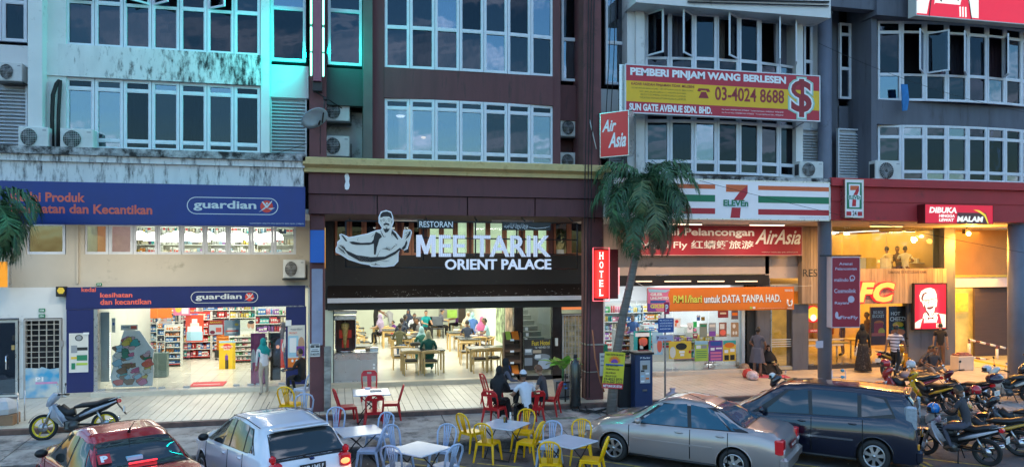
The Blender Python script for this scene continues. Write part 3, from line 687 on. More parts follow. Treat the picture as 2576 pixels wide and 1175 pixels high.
# ================================================================ SIGNS
def panel_sign(name, label, px0, py0, px1, py1, Y, depth, face, frame=None, fw=.04, cat='sign', group=None):
    x0, x1, z0, z1 = rect(px0, py0, px1, py1, Y)
    t = thing(name, label, cat, ((x0+x1)/2, Y, z0), 0, group)
    part('sign_box', MB().box(x0+.005, x1-.005, Y+.004, Y+depth, z0+.005, z1-.005), frame or face, t, True)
    part('sign_face', MB().box(x0+fw, x1-fw, Y-.006, Y+.003, z0+fw, z1-fw), face, t, True)
    if frame:
        mb = MB(); frame_mb(mb, x0, x1, z0, z1, fw, .03, Y+.0); part('frame', mb, frame, t, True)
    return t, x0, x1, z0, z1
def flat(t, name, pts, Y, m):
    return part(name, MB().poly(pts, Y), m, t, True)
def circ(cx, cz, r, n=28, rz=None): 
    rz = rz or r; return [(cx+r*math.cos(2*math.pi*k/n), cz+rz*math.sin(2*math.pi*k/n)) for k in range(n)]
def ring_mb(pts_o, pts_i, Y, mb=None):
    mb = mb or MB(); n = len(pts_o); vs = [(p[0],Y,p[1]) for p in pts_o]+[(p[0],Y,p[1]) for p in pts_i]
    return mb.add(vs, [(i,(i+1)%n,(i+1)%n+n,i+n) for i in range(n)])
def stadium(x0, x1, z0, z1, ins=0, n=12):
    r = (z1-z0)/2-ins; cz = (z0+z1)/2; a = x0+(z1-z0)/2; b = x1-(z1-z0)/2
    return [(b+r*math.cos(q), cz+r*math.sin(q)) for q in [-math.pi/2+math.pi*k/n for k in range(n+1)]] + [(a+r*math.cos(q), cz+r*math.sin(q)) for q in [math.pi/2+math.pi*k/n for k in range(n+1)]]
BLUES = mat('royal_blue_sign', (.006,.032,.2), .4, var=.1, scale=1.2)
NAVYS = mat('navy_sign', (.01,.018,.12), .35, var=.1, scale=1.2)
PALEL = mat('pale_lettering', (.68,.7,.68), .5, var=0)
DISC = mat('vermilion_disc', (.75,.06,.04), .5, var=0)
def pharmacy_logo(t, px0, py0, px1, py1, Y):
    x0,x1,z0,z1 = rect(px0,py0,px1,py1,Y); h = z1-z0
    part('logo_outline', ring_mb(stadium(x0,x1,z0,z1), stadium(x0,x1,z0,z1,h*.045), Y), PALEL, t, True)
    Wd = x1-x0
    part('lettering', text_mb(MB(),'guardian', x0+Wd*.07, x0+Wd*.755, z0+h*.2, z0+h*.8, Y, .025), PALEL, t, True, fix=False)
    cx, cz, r = x0+Wd*.87, z0+h*.5, h*.36
    flat(t, 'logo_disc', circ(cx,cz,r), Y, DISC)
    mb = MB(); y = Y-.006
    mb.poly([(cx-r*1.25,cz-r*.95),(cx-r*.2,cz-r*.35),(cx+.0,cz+r*.25),(cx-r*.25,cz-r*.1)], y)
    mb.poly([(cx-r*.75,cz+r*.75),(cx-r*.6,cz+r*.85),(cx+.05*r,cz+r*.15),(cx+r*.8,cz+r*.95),(cx+r*.9,cz+r*.85),(cx+r*.1,cz-r*.25),(cx-r*.1,cz-r*.2)], y-.001)
    mb.poly([(cx-r*.1,cz-r*.2),(cx+r*.15,cz-r*.3),(cx+r*1.3,cz-r*.2),(cx+r*.7,cz-r*.55)], y-.002)
    mb.poly(circ(cx+r*.05,cz+r*.5,r*.17,12), y-.003)
    part('logo_figure', mb, PALEL, t, True)
YS = F-.55
g1, *_ = panel_sign('shop_sign', 'long blue pharmacy sign board with pale oval logo above the upstairs windows', -70, 461, 768, 567, YS, .18, BLUES)
ptext(g1, 'Kedai Produk', 27, 484, 214, 508, YS-.009, SALMON, .03); ptext(g1, 'Kesihatan dan Kecantikan', 27, 514, 383, 538, YS-.009, SALMON, .03)
pharmacy_logo(g1, 470, 497, 700, 540, YS-.009)
ptext(g1, 'GUARDIAN HEALTH AND BEAUTY SDN. BHD. (199001)', 628, 561, 764, 565, YS-.009, PALEL, 0)
g2, gx0, gx1, gz0, gz1 = panel_sign('shop_sign', 'navy pharmacy fascia sign with small oval logo over the shop entrance', 165, 720, 768, 775, -.12, .12, NAVYS)
ptext(g2, 'kedai', 205, 723, 241, 734, -.129, SALMON, .02); ptext(g2, 'kesihatan', 252, 736, 333, 748, -.129, SALMON, .025); ptext(g2, 'dan kecantikan', 252, 752, 380, 766, -.129, SALMON, .025)
pharmacy_logo(g2, 480, 733, 649, 762, -.129)
ptext(g2, 'GUARDIAN HEALTH AND BEAUTY SDN. BHD. (199001)', 660, 769, 764, 773, -.129, PALEL, 0)
for a, b in ((167,235),(719,770)):
    part('pilaster', WB().add(a,b,.12,gz0,-.1,.1).mb, NAVYS, A, True); part('pilaster_base', WB().add(a,b,-.01,.12,-.12,.1).mb, CREAM, A, True)
part('jamb', WB().add(235,246,.12,gz0,-.08,.06).mb, STEEL, A, True)
def poster(label, px0, py0, px1, py1, Y, base, blocks, texts=(), border=None, name='poster', cat='poster', group=None, thick=.012):
    x0,x1,z0,z1 = rect(px0,py0,px1,py1,Y)
    t = thing(name, label, cat, ((x0+x1)/2,Y,z0), 0, group)
    part('sheet', MB().box(x0,x1,Y,Y+thick,z0,z1), base, t, True)
    W_, H_ = x1-x0, z1-z0; k = 0
    for bl in blocks:
        u0,v0,u1,v1,m = bl[:5]; k += 1
        if len(bl) > 5: mb = MB().poly(circ(x0+W_*(u0+u1)/2, z0+H_*(1-(v0+v1)/2), W_*(u1-u0)/2, 20, H_*(v1-v0)/2), Y-.002-.0006*k)
        else: mb = MB().add([(x0+W_*u0,Y-.002-.0006*k,z0+H_*(1-v1)),(x0+W_*u1,Y-.002-.0006*k,z0+H_*(1-v1)),(x0+W_*u1,Y-.002-.0006*k,z0+H_*(1-v0)),(x0+W_*u0,Y-.002-.0006*k,z0+H_*(1-v0))],[(0,1,2,3)])
        part('print_block', mb, m, t, True)
    for s,u0,v0,u1,v1,m in texts:
        part('lettering', text_mb(MB(), s, x0+W_*u0, x0+W_*u1, z0+H_*(1-v1), z0+H_*(1-v0), Y-.016, .02), m, t, True, fix=False)
    if border:
        mb = MB(); frame_mb(mb,x0,x1,z0,z1,.012,.01,Y-.004); part('border', mb, border, t, True)
    return t
CREAMP = mat('cream_print', (.72,.7,.64), .5, var=0); GREYP = mat('grey_print', (.3,.32,.34), .5, var=0); SKYP = mat('sky_print', (.35,.6,.75), .5, var=0); SKINP = mat('tan_print', (.55,.32,.2), .5, var=0)
PURP = mat('purple_print', (.2,.06,.35), .5, var=0); LIMEP = mat('lime_print', (.45,.6,.08), .5, var=0); MAROONP = mat('maroon_print', (.25,.03,.05), .5, var=0); TEALP = mat('teal_print', (.04,.4,.38), .5, var=0)
poster('tall cream poster of bottled goods on the navy pilaster beside the grille door', 174,838,222,936,-.115, CREAMP, [(.3,.04,.72,.2,BPRINT,1),(.36,.06,.66,.18,GREYP,1),(.1,.31,.42,.5,GREYP),(.42,.36,.98,.44,BPRINT),(.1,.6,.4,.66,YPRINT),(.4,.56,.95,.7,GPRINT),(.38,.76,.98,.82,LIMEP),(.12,.76,.32,.92,GPRINT)], border=WPRINT)
poster('white and orange pharmacy poster on the right pilaster of the pharmacy', 724,818,767,923,-.115, CREAMP, [(.02,.25,.62,.75,SKYP),(.1,.3,.5,.65,WPRINT),(.6,.28,.98,.62,SKINP,1),(.5,.5,.98,.74,PURP),(0,.78,1,1,OPRINT),(.2,.81,.34,.88,WPRINT,1),(.45,.81,.6,.88,WPRINT,1)], [('guardian',.15,.06,.85,.13,GREYP),('PROTECT',.08,.16,.55,.2,SALMON)])
# restaurant lettering on a frame
YR = F-.35
rs = thing('restaurant_sign', 'white dotted MEE TARIK ORIENT PALACE letters on a dark steel frame', 'sign', at(1150,690,YR))
MT = mat('letter_white_face', (.78,.8,.86), .45, var=.03, emit=(.8,.83,1), es=.3); MTS = mat('letter_side', (.75,.77,.8), .4, var=0)  # a little emission in the letter faces makes them look whiter
fr = MB()
for a, b in (((868,556),(1452,562)),((1048,598),(1452,604)),((1048,640),(1452,640)),((868,672),(1452,676)),((870,556),(870,672)),((1452,562),(1452,676)),((1196,560),(1196,676)),((1300,560),(1300,676)),((1065,570),(1065,655))):
    fr.tube([at(*a,YR+.12), at(*b,YR+.12)], .022, 6)
for px in (880,1075,1200,1320,1440): fr.tube([at(px,556,YR+.12), at(px,556,YR+.12)+Vector((0,.35,.1))], .02, 6)
part('support_frame', fr, BLACK, rs, True)
def letter_row(t, s, px0, py0, px1, py1, Y, m, bold, depth, widths=None, dots=False, name='letter', side=None):
    x0,x1,z0,z1 = rect(px0,py0,px1,py1,Y)
    vs, fs = text_data(s, bold, 0, 0.); 
    # find per-letter extents by measuring each glyph
    adv = []; cur = 0
    for i, ch in enumerate(s):
        if ch == ' ': adv.append(None); continue
        full = text_data(s[:i+1], bold, 0, 0.)[0]; mx_ = max(v[0] for v in full)
        g = text_data(ch, bold, 0, 0.)[0]; wd = max(v[0] for v in g)-min(v[0] for v in g)
        adv.append((mx_-wd, mx_))
    a0 = adv[0][0]; b0 = adv[-1][1]
    out = []
    for ch, a in zip(s, adv):
        if a is None: continue
        X0 = x0+(a[0]-a0)/(b0-a0)*(x1-x0); X1 = x0+(a[1]-a0)/(b0-a0)*(x1-x0)
        if ch == 'M': mb = MB().prism([(X0+(X1-X0)*u, z0+(z1-z0)*v) for u,v in ((0,0),(0,1),(.27,1),(.5,.42),(.73,1),(1,1),(1,0),(.79,0),(.79,.66),(.58,.12),(.42,.12),(.21,.66),(.21,0))], Y, Y+depth)
        else: mb = text_mb(MB(), ch, X0, X1, z0, z1, Y, bold, 0, depth)
        out.append(part(name, mb, m, t, True, fix=False)); out[-1]['glyph'] = 1
        del out[-1]['glyph']
    return out
mee = letter_row(rs, 'MEE TARIK', 1048, 592, 1386, 646, YR, MT, .012, .1)
letter_row(rs, 'ORIENT PALACE', 1120, 652, 1387, 678, YR, MT, .02, .08)
# bulb dots on the big letters
dots = MB(); dm_ = mat('bulb_dot', (.12,.13,.2), .4, var=0)
for o in mee:
    me = o.data; off = wloc(o)
    tri = []
    for p in me.polygons:
        co = [me.vertices[i].co for i in p.vertices]
        if all(abs(c.y - min(v.co.y for v in me.vertices)) < 1e-4 for c in co): tri.append([(c.x+off.x, c.z+off.z) for c in co])
    xs = [q[0] for t_ in tri for q in t_]; zs = [q[1] for t_ in tri for q in t_]
    if not xs: continue
    def inside(x, z):
        for t_ in tri:
            ok = False
            for i in range(len(t_)):
                a, b = t_[i], t_[i-1]
                if (a[1] > z) != (b[1] > z) and x < (b[0]-a[0])*(z-a[1])/(b[1]-a[1])+a[0]: ok = not ok
            if ok: return True
        return False
    x = min(xs)+.035
    while x < max(xs):
        z = min(zs)+.035
        while z < max(zs):
            if inside(x,z): dots.box(x-.008, x+.008, YR-.004, YR+.001, z-.008, z+.008)
            z += .052
        x += .052
tag(part('bulb_dots', dots, dm_, rs, True), kind='stuff')
# small boards
t, *_ = panel_sign('sign_board', 'black RESTORAN name board above the big white letters', 1050,553,1142,576,YR+.02,.04,BPRINT); ptext(t,'RESTORAN',1055,557,1139,572,YR+.01,WPRINT,.01)
t, *_ = panel_sign('sign_board', 'narrow black board with white flowing script above the last big letters', 1264,560,1386,580,YR+.02,.04,BPRINT)
ptext(t,'بسم الله الرحمن الرحيم',1268,562,1328,577,YR+.01,WPRINT,.005)
part('script_swash', MB().tube([at(1330,572,YR+.01),at(1350,575,YR+.01),at(1372,573,YR+.01),at(1382,570,YR+.01)], .006, 5), WPRINT, t, True)
# noodle puller cutout
def Q(x, y, s=2.24): return (1200/1.5528 + x/(s*1.5528), 780/1.5528 + y/(s*1.5528))   # from the enlarged study
def poly_px(pts, Y, mb, d=None, mi=0):
    w_ = [at(*Q(*p), Y) for p in pts]; q = [(p.x, p.z) for p in w_]
    return mb.prism(q, Y, Y+d, mi) if d else mb.poly(q, Y, mi)
man = thing('figure_board', 'cut-out board of a moustached man in apron and cap pulling noodles', 'sign', at(940,670,YR-.1))
CUT = mat('cutout_cream', (.66,.66,.6), .5, var=.04, emit=(.9,.9,.8), es=.08); CUTW = mat('cutout_white_rim', (.8,.84,.92), .5, var=0, emit=(.7,.8,1), es=.1); INK = mat('cutout_ink', (.025,.022,.022), .6, var=0)  # slight added glow in cream and rim lightens the cut-out
outl = [(690,92),(735,105),(752,150),(757,200),(742,235),(745,262),(775,280),(815,330),(832,345),(845,262),(880,265),(905,262),(918,285),(905,335),(893,380),(880,430),(850,445),(815,425),(800,470),(798,540),(760,580),(680,590),(560,585),(545,572),(470,560),(360,525),(290,480),(250,462),(247,430),(262,400),(262,370),(290,345),(280,305),(298,298),(330,310),(365,328),(420,318),(530,295),(600,268),(640,262),(655,250),(640,225),(625,200),(625,150),(645,105)]
cxm = sum(p[0] for p in outl)/len(outl); czm = sum(p[1] for p in outl)/len(outl)
part('rim', poly_px(outl, YR-.1, MB(), .05), CUTW, man, True)
def shrink(pts, k=6):
    n = len(pts); out = []
    for i in range(n):
        a, b, c = Vector(pts[i-1]), Vector(pts[i]), Vector(pts[(i+1)%n]); d = (c-a); nn = Vector((-d.y, d.x)); 
        if nn.length < 1e-6: out.append(pts[i]); continue
        nn.normalize(); out.append((b.x+nn.x*k, b.y+nn.y*k))
    return out
part('body_print', poly_px(shrink(outl), YR-.106, MB()), CUT, man, True)
ink = MB(); yk = [YR-.109]
def I(pts): yk[0] -= .0004; poly_px(pts, yk[0], ink)
def line(pts, w_=4):
    L = []; Rr = []
    for i, p in enumerate(pts):
        a = Vector(pts[max(i-1,0)]); b = Vector(pts[min(i+1,len(pts)-1)]); d = (b-a).normalized(); n = Vector((-d.y,d.x))*w_*.5*(0.25 if i in (0,len(pts)-1) else 1)
        L.append((p[0]+n.x,p[1]+n.y)); Rr.append((p[0]-n.x,p[1]-n.y))
    I(L+Rr[::-1])
I([(640,160),(640,130),(662,108),(700,104),(732,118),(742,150),(742,168),(715,148),(670,148)])       # cap
I([(650,200),(640,180),(648,172)]); I([(742,172),(745,190),(735,215)])
line([(655,178),(668,172),(685,176)],6); line([(700,176),(715,170),(732,176)],6)                     # brows
line([(660,188),(672,185),(682,190)],5); line([(705,189),(716,185),(728,189)],5)
line([(692,180),(686,203),(694,208),(702,204)],4)
I([(666,222),(670,210),(692,205),(714,210),(722,222),(712,226),(692,220),(676,227)])                  # moustache
line([(680,236),(694,239),(708,236)],4)
I([(664,252),(684,256),(694,246),(706,256),(722,252),(716,268),(706,282),(684,290),(674,276)])        # beard
I([(600,280),(640,300),(655,325),(632,345),(612,400),(605,450),(598,480),(584,480),(583,400),(580,350),(585,320)])
I([(742,265),(776,300),(796,345),(792,352),(764,322),(738,292)])
line([(640,262),(655,300),(670,325),(690,322)],6); line([(742,262),(738,300),(745,325)],6)
I([(368,370),(400,366),(470,378),(560,375),(580,350),(582,385),(540,396),(430,396),(390,388)])        # forearm shade
I([(296,306),(312,312),(352,362),(338,364),(316,338)])
I([(886,295),(900,270),(905,280),(902,300),(882,330),(858,348)]); I([(860,372),(872,355),(876,380),(860,425),(838,440),(825,425),(850,400)])
for k in range(11):
    o_ = k*9
    line([(275+o_*.45,395-o_*.2+k*2),(330+k*3,440+k*4),(430+k*3,486+k*5),(560,505+k*4),(680,500+k*2),(770,455+k*2),(812+k,420+k)],4)
for k in range(6): line([(268+k*9,405+k*6),(275+k*9,425+k*6),(292+k*8,432+k*8),(285+k*9,455+k*5)],5)
for k in range(5): line([(655+k*9,430-k*3),(690+k*8,428+k*4),(700+k*9,410+k*2)],5)
line([(640,440),(610,500),(600,560)],4); line([(785,400),(765,405),(745,425),(735,440)],5); line([(770,385),(778,395),(790,390)],5)
line([(560,565),(600,570),(590,560),(640,575)],5); line([(640,535),(690,540),(720,532)],4); line([(870,288),(882,280),(890,290)],4); line([(852,300),(866,290),(876,300),(868,318),(850,322)],4)
line([(590,300),(575,315),(560,330)],4); line([(450,335),(440,350),(445,365)],3)
for k in range(4): line([(612+k*6,330+k*8),(600+k*5,370+k*9),(598+k*3,400+k*8)],3)
part('ink_drawing', ink, INK, man, True)

# hotel blade sign
yh = F-.55
x0,x1,z0,z1 = rect(1494,627,1531,752,yh)
ht = thing('blade_sign', 'glowing red vertical HOTEL sign on the maroon pillar behind the palm', 'sign', ((x0+x1)/2,yh,z0))
HRED = mat('glowing_red_face', (.7,.02,.02), .4, var=0, emit=(1,.03,.02), es=.9); HW = mat('glowing_white_letters', (.9,.85,.8), .4, var=0, emit=(1,.85,.8), es=1.0)
part('sign_box', MB().box(x0,x1+.28,yh+.01,yh+.2,z0,z1), mat('dark_red_box', (.12,.008,.01), .4, var=.05), ht, True)
part('sign_face', MB().box(x0+.02,x1-.02,yh-.005,yh+.008,z0+.03,z1-.03), HRED, ht, True)
part('neon_border', MB().tube([(x0-.03,yh-.02,z0-.05),(x1+.01,yh-.02,z0-.05),(x1+.01,yh-.02,z1+.04),(x0-.03,yh-.02,z1+.04),(x0-.03,yh-.02,z0-.05)],.009,6), mat('red_neon', (1,.1,.1), .4, var=0, emit=(1,.12,.15), es=3), ht, True)
hh = (z1-z0-.1)/5
for k, ch in enumerate('HOTEL'):
    zc = z1-.05-hh*(k+.5); xc = (x0+x1)/2; hw = .055; hz = hh*.36
    mb = text_mb(MB(), ch, xc-hw, xc+hw, zc-hz, zc+hz, yh-.012, .02)
    sf = .022
    if ch in 'HTEL':   # serifs
        for sx in ((-1,1) if ch == 'H' else (0,) if ch == 'T' else (-1,)):
            for sz in (-1,1):
                if ch == 'T' and sz == 1: continue
                mb.box(xc+sx*hw*.8-sf, xc+sx*hw*.8+sf, yh-.013, yh-.012, zc+sz*hz-.008, zc+sz*hz+.008)
    part('letter', mb, HW, ht, True, fix=False)
light('AREA', ((x0+x1)/2, yh-.08, (z0+z1)/2), 9, (1,.08,.06), .18, 1.2, (R(90),0,0), 'hotel_sign_light')
light('AREA', (x1+.45, yh+.1, z0+.3), 4, (1,.12,.08), .3, 1.0, (0,R(-90),0), 'hotel_sign_side_light')
part('side_neon', MB().tube([(x1+.33,yh+.1,z0+.12),(x1+.33,yh+.1,z1-.5)],.018,6), mat('pink_neon', (1,.3,.3), .4, var=0, emit=(1,.25,.25), es=2.2), ht, True)

# cyan neon blade on the maroon pier
yn = F-.75
x0,x1,z0,z1 = rect(788,-60,808,204,yn)
nn = thing('neon_blade_sign', 'maroon blade sign edged with green-white neon tubes high on the pier', 'sign', ((x0+x1)/2,yn,z0))
part('sign_box', MB().box(x0,x1,yn,F-.3,z0,z1), mat('mauve_box', (.3,.1,.14), .5, var=.08), nn, True)
NEON = mat('green_neon_tube', (.5,1,.9), .4, var=0, emit=(.25,1,.75), es=4.0)
for sx in (x0-.05, x1+.05):
    part('housing', MB().box(sx-.03,sx+.03,yn+.02,yn+.1,z0+.2,z1), mat('green_housing', (.1,.25,.2), .5, var=.05), nn, True)
    for a, b in ((-60,62),(70,130),(135,192)):
        za_, zb2 = ZZ(798,b,yn), ZZ(798,a,yn)
        part('neon_tube', MB().tube([(sx,yn+.0,za_),(sx,yn+.0,zb2)], .022, 8), NEON, nn, True)
part('bracket', MB().box(x0-.02,x1+.02,yn+.1,yn+.35,z0-.22,z0).tube([(x0,yn+.2,z0-.2),(x1+.5,F,z0-.5)],.015,6), BLACK, nn, True)
light('AREA', (x0-.2, yn-.45, ZZ(798,110,yn)), 190, (.0,.72,.66), .1, 4.2, (0,R(90),0), 'neon_light_left')
light('AREA', (x1+.14, yn-.05, ZZ(798,100,yn)), 80, (.0,.85,.75), .1, 3.2, (0,R(-90),0), 'neon_light_right')

# money lender sign
YM_ = F-.75
pm_, x0,x1,z0,z1 = panel_sign('shop_sign', 'maroon and amber money lender board with phone number and big dollar mark', 1572,176,2063,296,YM_,.2,mat('crimson_sign', (.5,.015,.04), .4, var=.05),mat('white_frame_gloss', (.72,.72,.74), .4, var=0),.03)
za_, zb2 = z0+(z1-z0)*.24, z0+(z1-z0)*.66
part('amber_band', MB().box(x0+.03,x1-.03,YM_-.008,YM_-.006,za_,zb2), mat('amber_band_paint', (.85,.5,.01), .4, var=.03), pm_, True)
yt = YM_-.012
def sub(u0,v0,u1,v1): return x0+(x1-x0)*u0, x0+(x1-x0)*u1, z0+(z1-z0)*(1-v1), z0+(z1-z0)*(1-v0)
def st(t, s, u0,v0,u1,v1, m, bold=.02, y=yt, shear=0): 
    a,b,c,d = sub(u0,v0,u1,v1); return part('lettering', text_mb(MB(), s, a,b,c,d, y, bold, shear), m, t, True, fix=False)
CRIM = mat('crimson_print', (.32,.02,.03), .5, var=0); OLIVEP = mat('olive_print', (.25,.16,.02), .5, var=0)
st(pm_,'PEMBERI PINJAM WANG BERLESEN',.025,.07,.815,.27,WPRINT,.05)
st(pm_,'KADAR FAEDAH PINJAMAN TIDAK MELEBIHI',.03,.37,.34,.44,CRIM,.02)
st(pm_,'12% SETAHUN (BERCAGAR)   18% SETAHUN (TIDAK BERCAGAR)',.03,.465,.335,.505,OLIVEP,0)
st(pm_,'NO. 36A, JALAN JERNAI 2, MEDAN IDAMAN,',.07,.53,.3,.57,OLIVEP,0); st(pm_,'BATU 5 GOMBAK, 53100 KUALA LUMPUR,',.075,.59,.3,.63,OLIVEP,0); st(pm_,'WILAYAH PERSEKUTUAN KUALA LUMPUR.',.07,.65,.3,.69,OLIVEP,0)
st(pm_,'03-4024 8688',.445,.36,.805,.65,CRIM,.02)
st(pm_,'SUN GATE AVENUE SDN. BHD.',.02,.795,.43,.945,WPRINT,.045)
st(pm_,'No. Lesen: WL6300/14/01-3/100620   Tempoh Sah Lesen: 10/06/2018 - 09/06/2020',.48,.82,.8,.855,WPRINT,0); st(pm_,'No. Permit Iklan: WP6300/14/01-3/100620   Tempoh Sah Permit Iklan: 10/06/2018',.48,.885,.8,.92,WPRINT,0)
st(pm_,'$',.825,.05,.97,.97,mat('green_white_outline', (.35,.62,.5), .5, var=0),.075); st(pm_,'$',.833,.08,.962,.94,WPRINT,.055,yt-.002); st(pm_,'$',.842,.1,.953,.92,CRIM,.02,yt-.004)
a,b,c,d = sub(.355,.42,.42,.62); ph = MB()
ph.poly([(a,d-(d-c)*.3),(a+(b-a)*.1,d),(a+(b-a)*.9,d),(b,d-(d-c)*.3),(a+(b-a)*.75,d-(d-c)*.35),(a+(b-a)*.72,d-(d-c)*.2),(a+(b-a)*.28,d-(d-c)*.2),(a+(b-a)*.25,d-(d-c)*.35)],yt)
ph.poly([(a+(b-a)*.32,d-(d-c)*.35),(a+(b-a)*.68,d-(d-c)*.35),(a+(b-a)*.9,c),(a+(b-a)*.1,c)],yt)
part('telephone_mark', ph, CRIM, pm_, True)
part('bracket', MB().box(x0-.12,x0,YM_+.1,YM_+.16,z0,z1).tube([(x0+.4,YM_+.2,z0),(x0+.4,F,z0-.1)],.02,6).tube([(x1-.4,YM_+.2,z0),(x1-.4,F,z0-.1)],.02,6), STEEL, pm_, True)

# air line box sign, angled
aa = thing('box_sign', 'tilted red box sign with white airline script beside the maroon pillar', 'sign', at(1545,340,F-.8), R(-48)); aa.scale = (1.2,1,1)
s_ = 1/96; W1, H1 = .72, 1.1
part('sign_box', MB().box(-.36,.36,.0,.3,-.58,.62), STEEL, aa)
part('sign_face', MB().box(-.34,.34,-.012,-.001,-.56,.6), mat('bright_red_face', (.5,.012,.018), .35, var=.04, emit=(.8,.02,.02), es=.12), aa)
part('lettering', text_mb(MB(),'Air',-.3,.06,.1,.42,-.016,.03,.35), WPRINT, aa, fix=False); part('lettering', text_mb(MB(),'Asia',-.14,.3,-.34,.06,-.016,.03,.35), WPRINT, aa, fix=False)
part('bracket', MB().tube([(-.5,.1,.62),(.4,.1,.62)],.015,6), BLACK, aa)

# convenience store sign
sv, x0,x1,z0,z1 = panel_sign('shop_sign', 'long white striped 7-ELEVEN sign board behind the palm crown', 1540,452,2087,553,F-.62,.2,mat('white_sign_glow', (.66,.68,.72), .35, var=.03, emit=(.8,.85,1), es=.16),STEEL,.03)  # faint emission added so the white sign face reads brighter
yv = F-.632; OR = mat('stripe_orange', (.75,.14,.04), .45, var=0); GR = mat('stripe_green', (.01,.2,.09), .45, var=0); RE = mat('stripe_red', (.55,.02,.035), .45, var=0)
for a0,b0 in ((.03,.455),(.655,.998)):
    for v0,v1,m in ((.13,.24,OR),(.39,.56,GR),(.72,.86,RE)):
        a,b,c,d = sub(a0,v0,b0,v1); part('stripe', MB().box(a,b,yv,yv+.004,c,d), m, sv, True)
def seven(t, a, b, c, d, y):
    W_, H_ = b-a, d-c
    part('seven_top', MB().poly([(a,d),(b,d),(b,d-H_*.06),(b-W_*.05,d-H_*.22),(a,d-H_*.22)],y), OR, t, True)
    part('seven_stem', MB().poly([(b,d-H_*.02),(b,d-H_*.25),(b-W_*.3,d-H_*.55),(b-W_*.36,c),(b-W_*.8,c),(b-W_*.7,d-H_*.5),(b-W_*.35,d-H_*.2)],y-.002), RE, t, True)
a,b,c,d = sub(.505,.12,.605,.95); seven(sv,a,b,c,d,yv)
part('name_band', MB().box(a-.02,b+.02,yv-.005,yv-.003,c+(d-c)*.31,c+(d-c)*.53), mat('white_band', (.68,.7,.74), .4, var=0), sv, True)
a,b,c,d = sub(.492,.5,.608,.66); part('lettering', text_mb(MB(),'ELEVEn',a,b,c,d,yv-.008,.04), GR, sv, True, fix=False)
st(sv,'7-ELEVEN MALAYSIA SDN. BHD. (120568-V)',.85,.91,.99,.94,GREYP,0,yv)
# small projecting 7 sign
s7, x0,x1,z0,z1 = panel_sign('blade_sign', 'small square 7-ELEVEN 24 hour sign above the Agensi board on the column', 2125,452,2172,548,F-.5,.35,mat('white_panel_gloss', (.68,.7,.74), .35, var=0, emit=(.8,.85,1), es=.1),STEEL,.02)
y7 = F-.512
a,b,c,d = sub(.1,.08,.9,.77); part('green_panel', MB().box(a,b,y7,y7+.003,c,d), GR, s7, True)
W_,H_ = b-a,d-c; part('white_badge', MB().poly([(a+W_*.12,d-H_*.06),(b-W_*.12,d-H_*.06),(b-W_*.16,c+H_*.06),(a+W_*.16,c+H_*.06)],y7-.002), WPRINT, s7, True)
seven(s7,a+W_*.22,b-W_*.2,c+H_*.1,d-H_*.12,y7-.004)
part('name_band', MB().box(a+W_*.08,b-W_*.08,y7-.008,y7-.007,c+H_*.36,c+H_*.52), WPRINT, s7, True); part('lettering', text_mb(MB(),'ELEVEn',a+W_*.1,b-W_*.1,c+H_*.37,c+H_*.51,y7-.01,.04), GR, s7, True, fix=False)
st(s7,'24',.4,.82,.62,.95,BPRINT,.02,y7)
a,b,c,d = sub(.08,.84,.34,.95); part('red_block', MB().box(a,b,y7,y7+.002,c,d), RE, s7, True); a,b,c,d = sub(.68,.84,.92,.95); part('red_block', MB().box(a,b,y7,y7+.002,c,d), RE, s7, True)
# airline travel sign
tv, x0,x1,z0,z1 = panel_sign('shop_sign', 'long maroon travel agency board with white English and Chinese lettering', 1590,567,2018,643,-.55,.12,MAR,mat('sign_edge_pink', (.55,.3,.3), .5, var=0),.025)
yv2 = -.566
st(tv,'Agensi Pelancongan',.04,.1,.705,.42,WPRINT,.03,yv2); st(tv,'Ween Fly 红蜻蜓旅游',.02,.5,.7,.82,WPRINT,.015,yv2); st(tv,'AirAsia',.71,.12,.99,.62,WPRINT,.02,yv2,.4); st(tv,'WEEN FLY TRAVEL SDN. BHD. (KPK/LN 6312)',.75,.87,.97,.91,CREAMP,0,yv2)
# orange banner
ob, x0,x1,z0,z1 = panel_sign('banner', 'long orange RM1/hari data banner hung above the store window', 1628,722,1998,782,-.95,.02,mat('orange_banner', (.82,.2,.015), .55, var=.06, scale=1.2))
yo = -.958
st(ob,'RM1/hari',.17,.32,.362,.66,mat('banner_dark_shadow',(.12,.05,.01),.5,var=0),.07,yo); st(ob,'RM1/hari',.17,.32,.36,.64,mat('banner_yellow_letters', (.8,.75,.1), .5, var=0),.03,yo-.003)
st(ob,'untuk DATA TANPA HAD.',.375,.33,.907,.68,mat('banner_dark_shadow',(.1,.05,.01),.5,var=0),.07,yo); st(ob,'untuk DATA TANPA HAD.',.375,.33,.905,.66,WPRINT,.035,yo-.003)
a,b,c,d = sub(0.002,.02,.15,.97); part('print_block', MB().poly([(a,c),(b*.75+a*.25,c),(b,c+(d-c)*.3),(b*.9+a*.1,c+(d-c)*.7),(b,d),(a,d)],yo), PINKP, ob, True)
part('print_block', MB().poly([(a+.02,d-.02),(a+(b-a)*.5,d-.05),(b,d-.06),(b*.8+a*.2,d-.14),(a+.05,d-.13)],yo-.002), SKYP, ob, True); part('print_block', MB().poly([(a,c),(a+(b-a)*.4,c),(a+(b-a)*.25,c+(d-c)*.3),(a,c+(d-c)*.35)],yo-.003), PURP, ob, True)
st(ob,'GILER',.02,.22,.1,.34,WPRINT,.04,yo-.006); st(ob,'UNLIMITED',.02,.38,.14,.49,WPRINT,.04,yo-.006)
a,b,c,d = sub(.02,.53,.12,.63); part('print_block', MB().box(a,b,yo-.006,yo-.005,c,d), BLUEP, ob, True); st(ob,'GX30',.02,.68,.11,.84,mat('banner_yellow_letters',(.8,.75,.1),.5,var=0),.04,yo-.006)
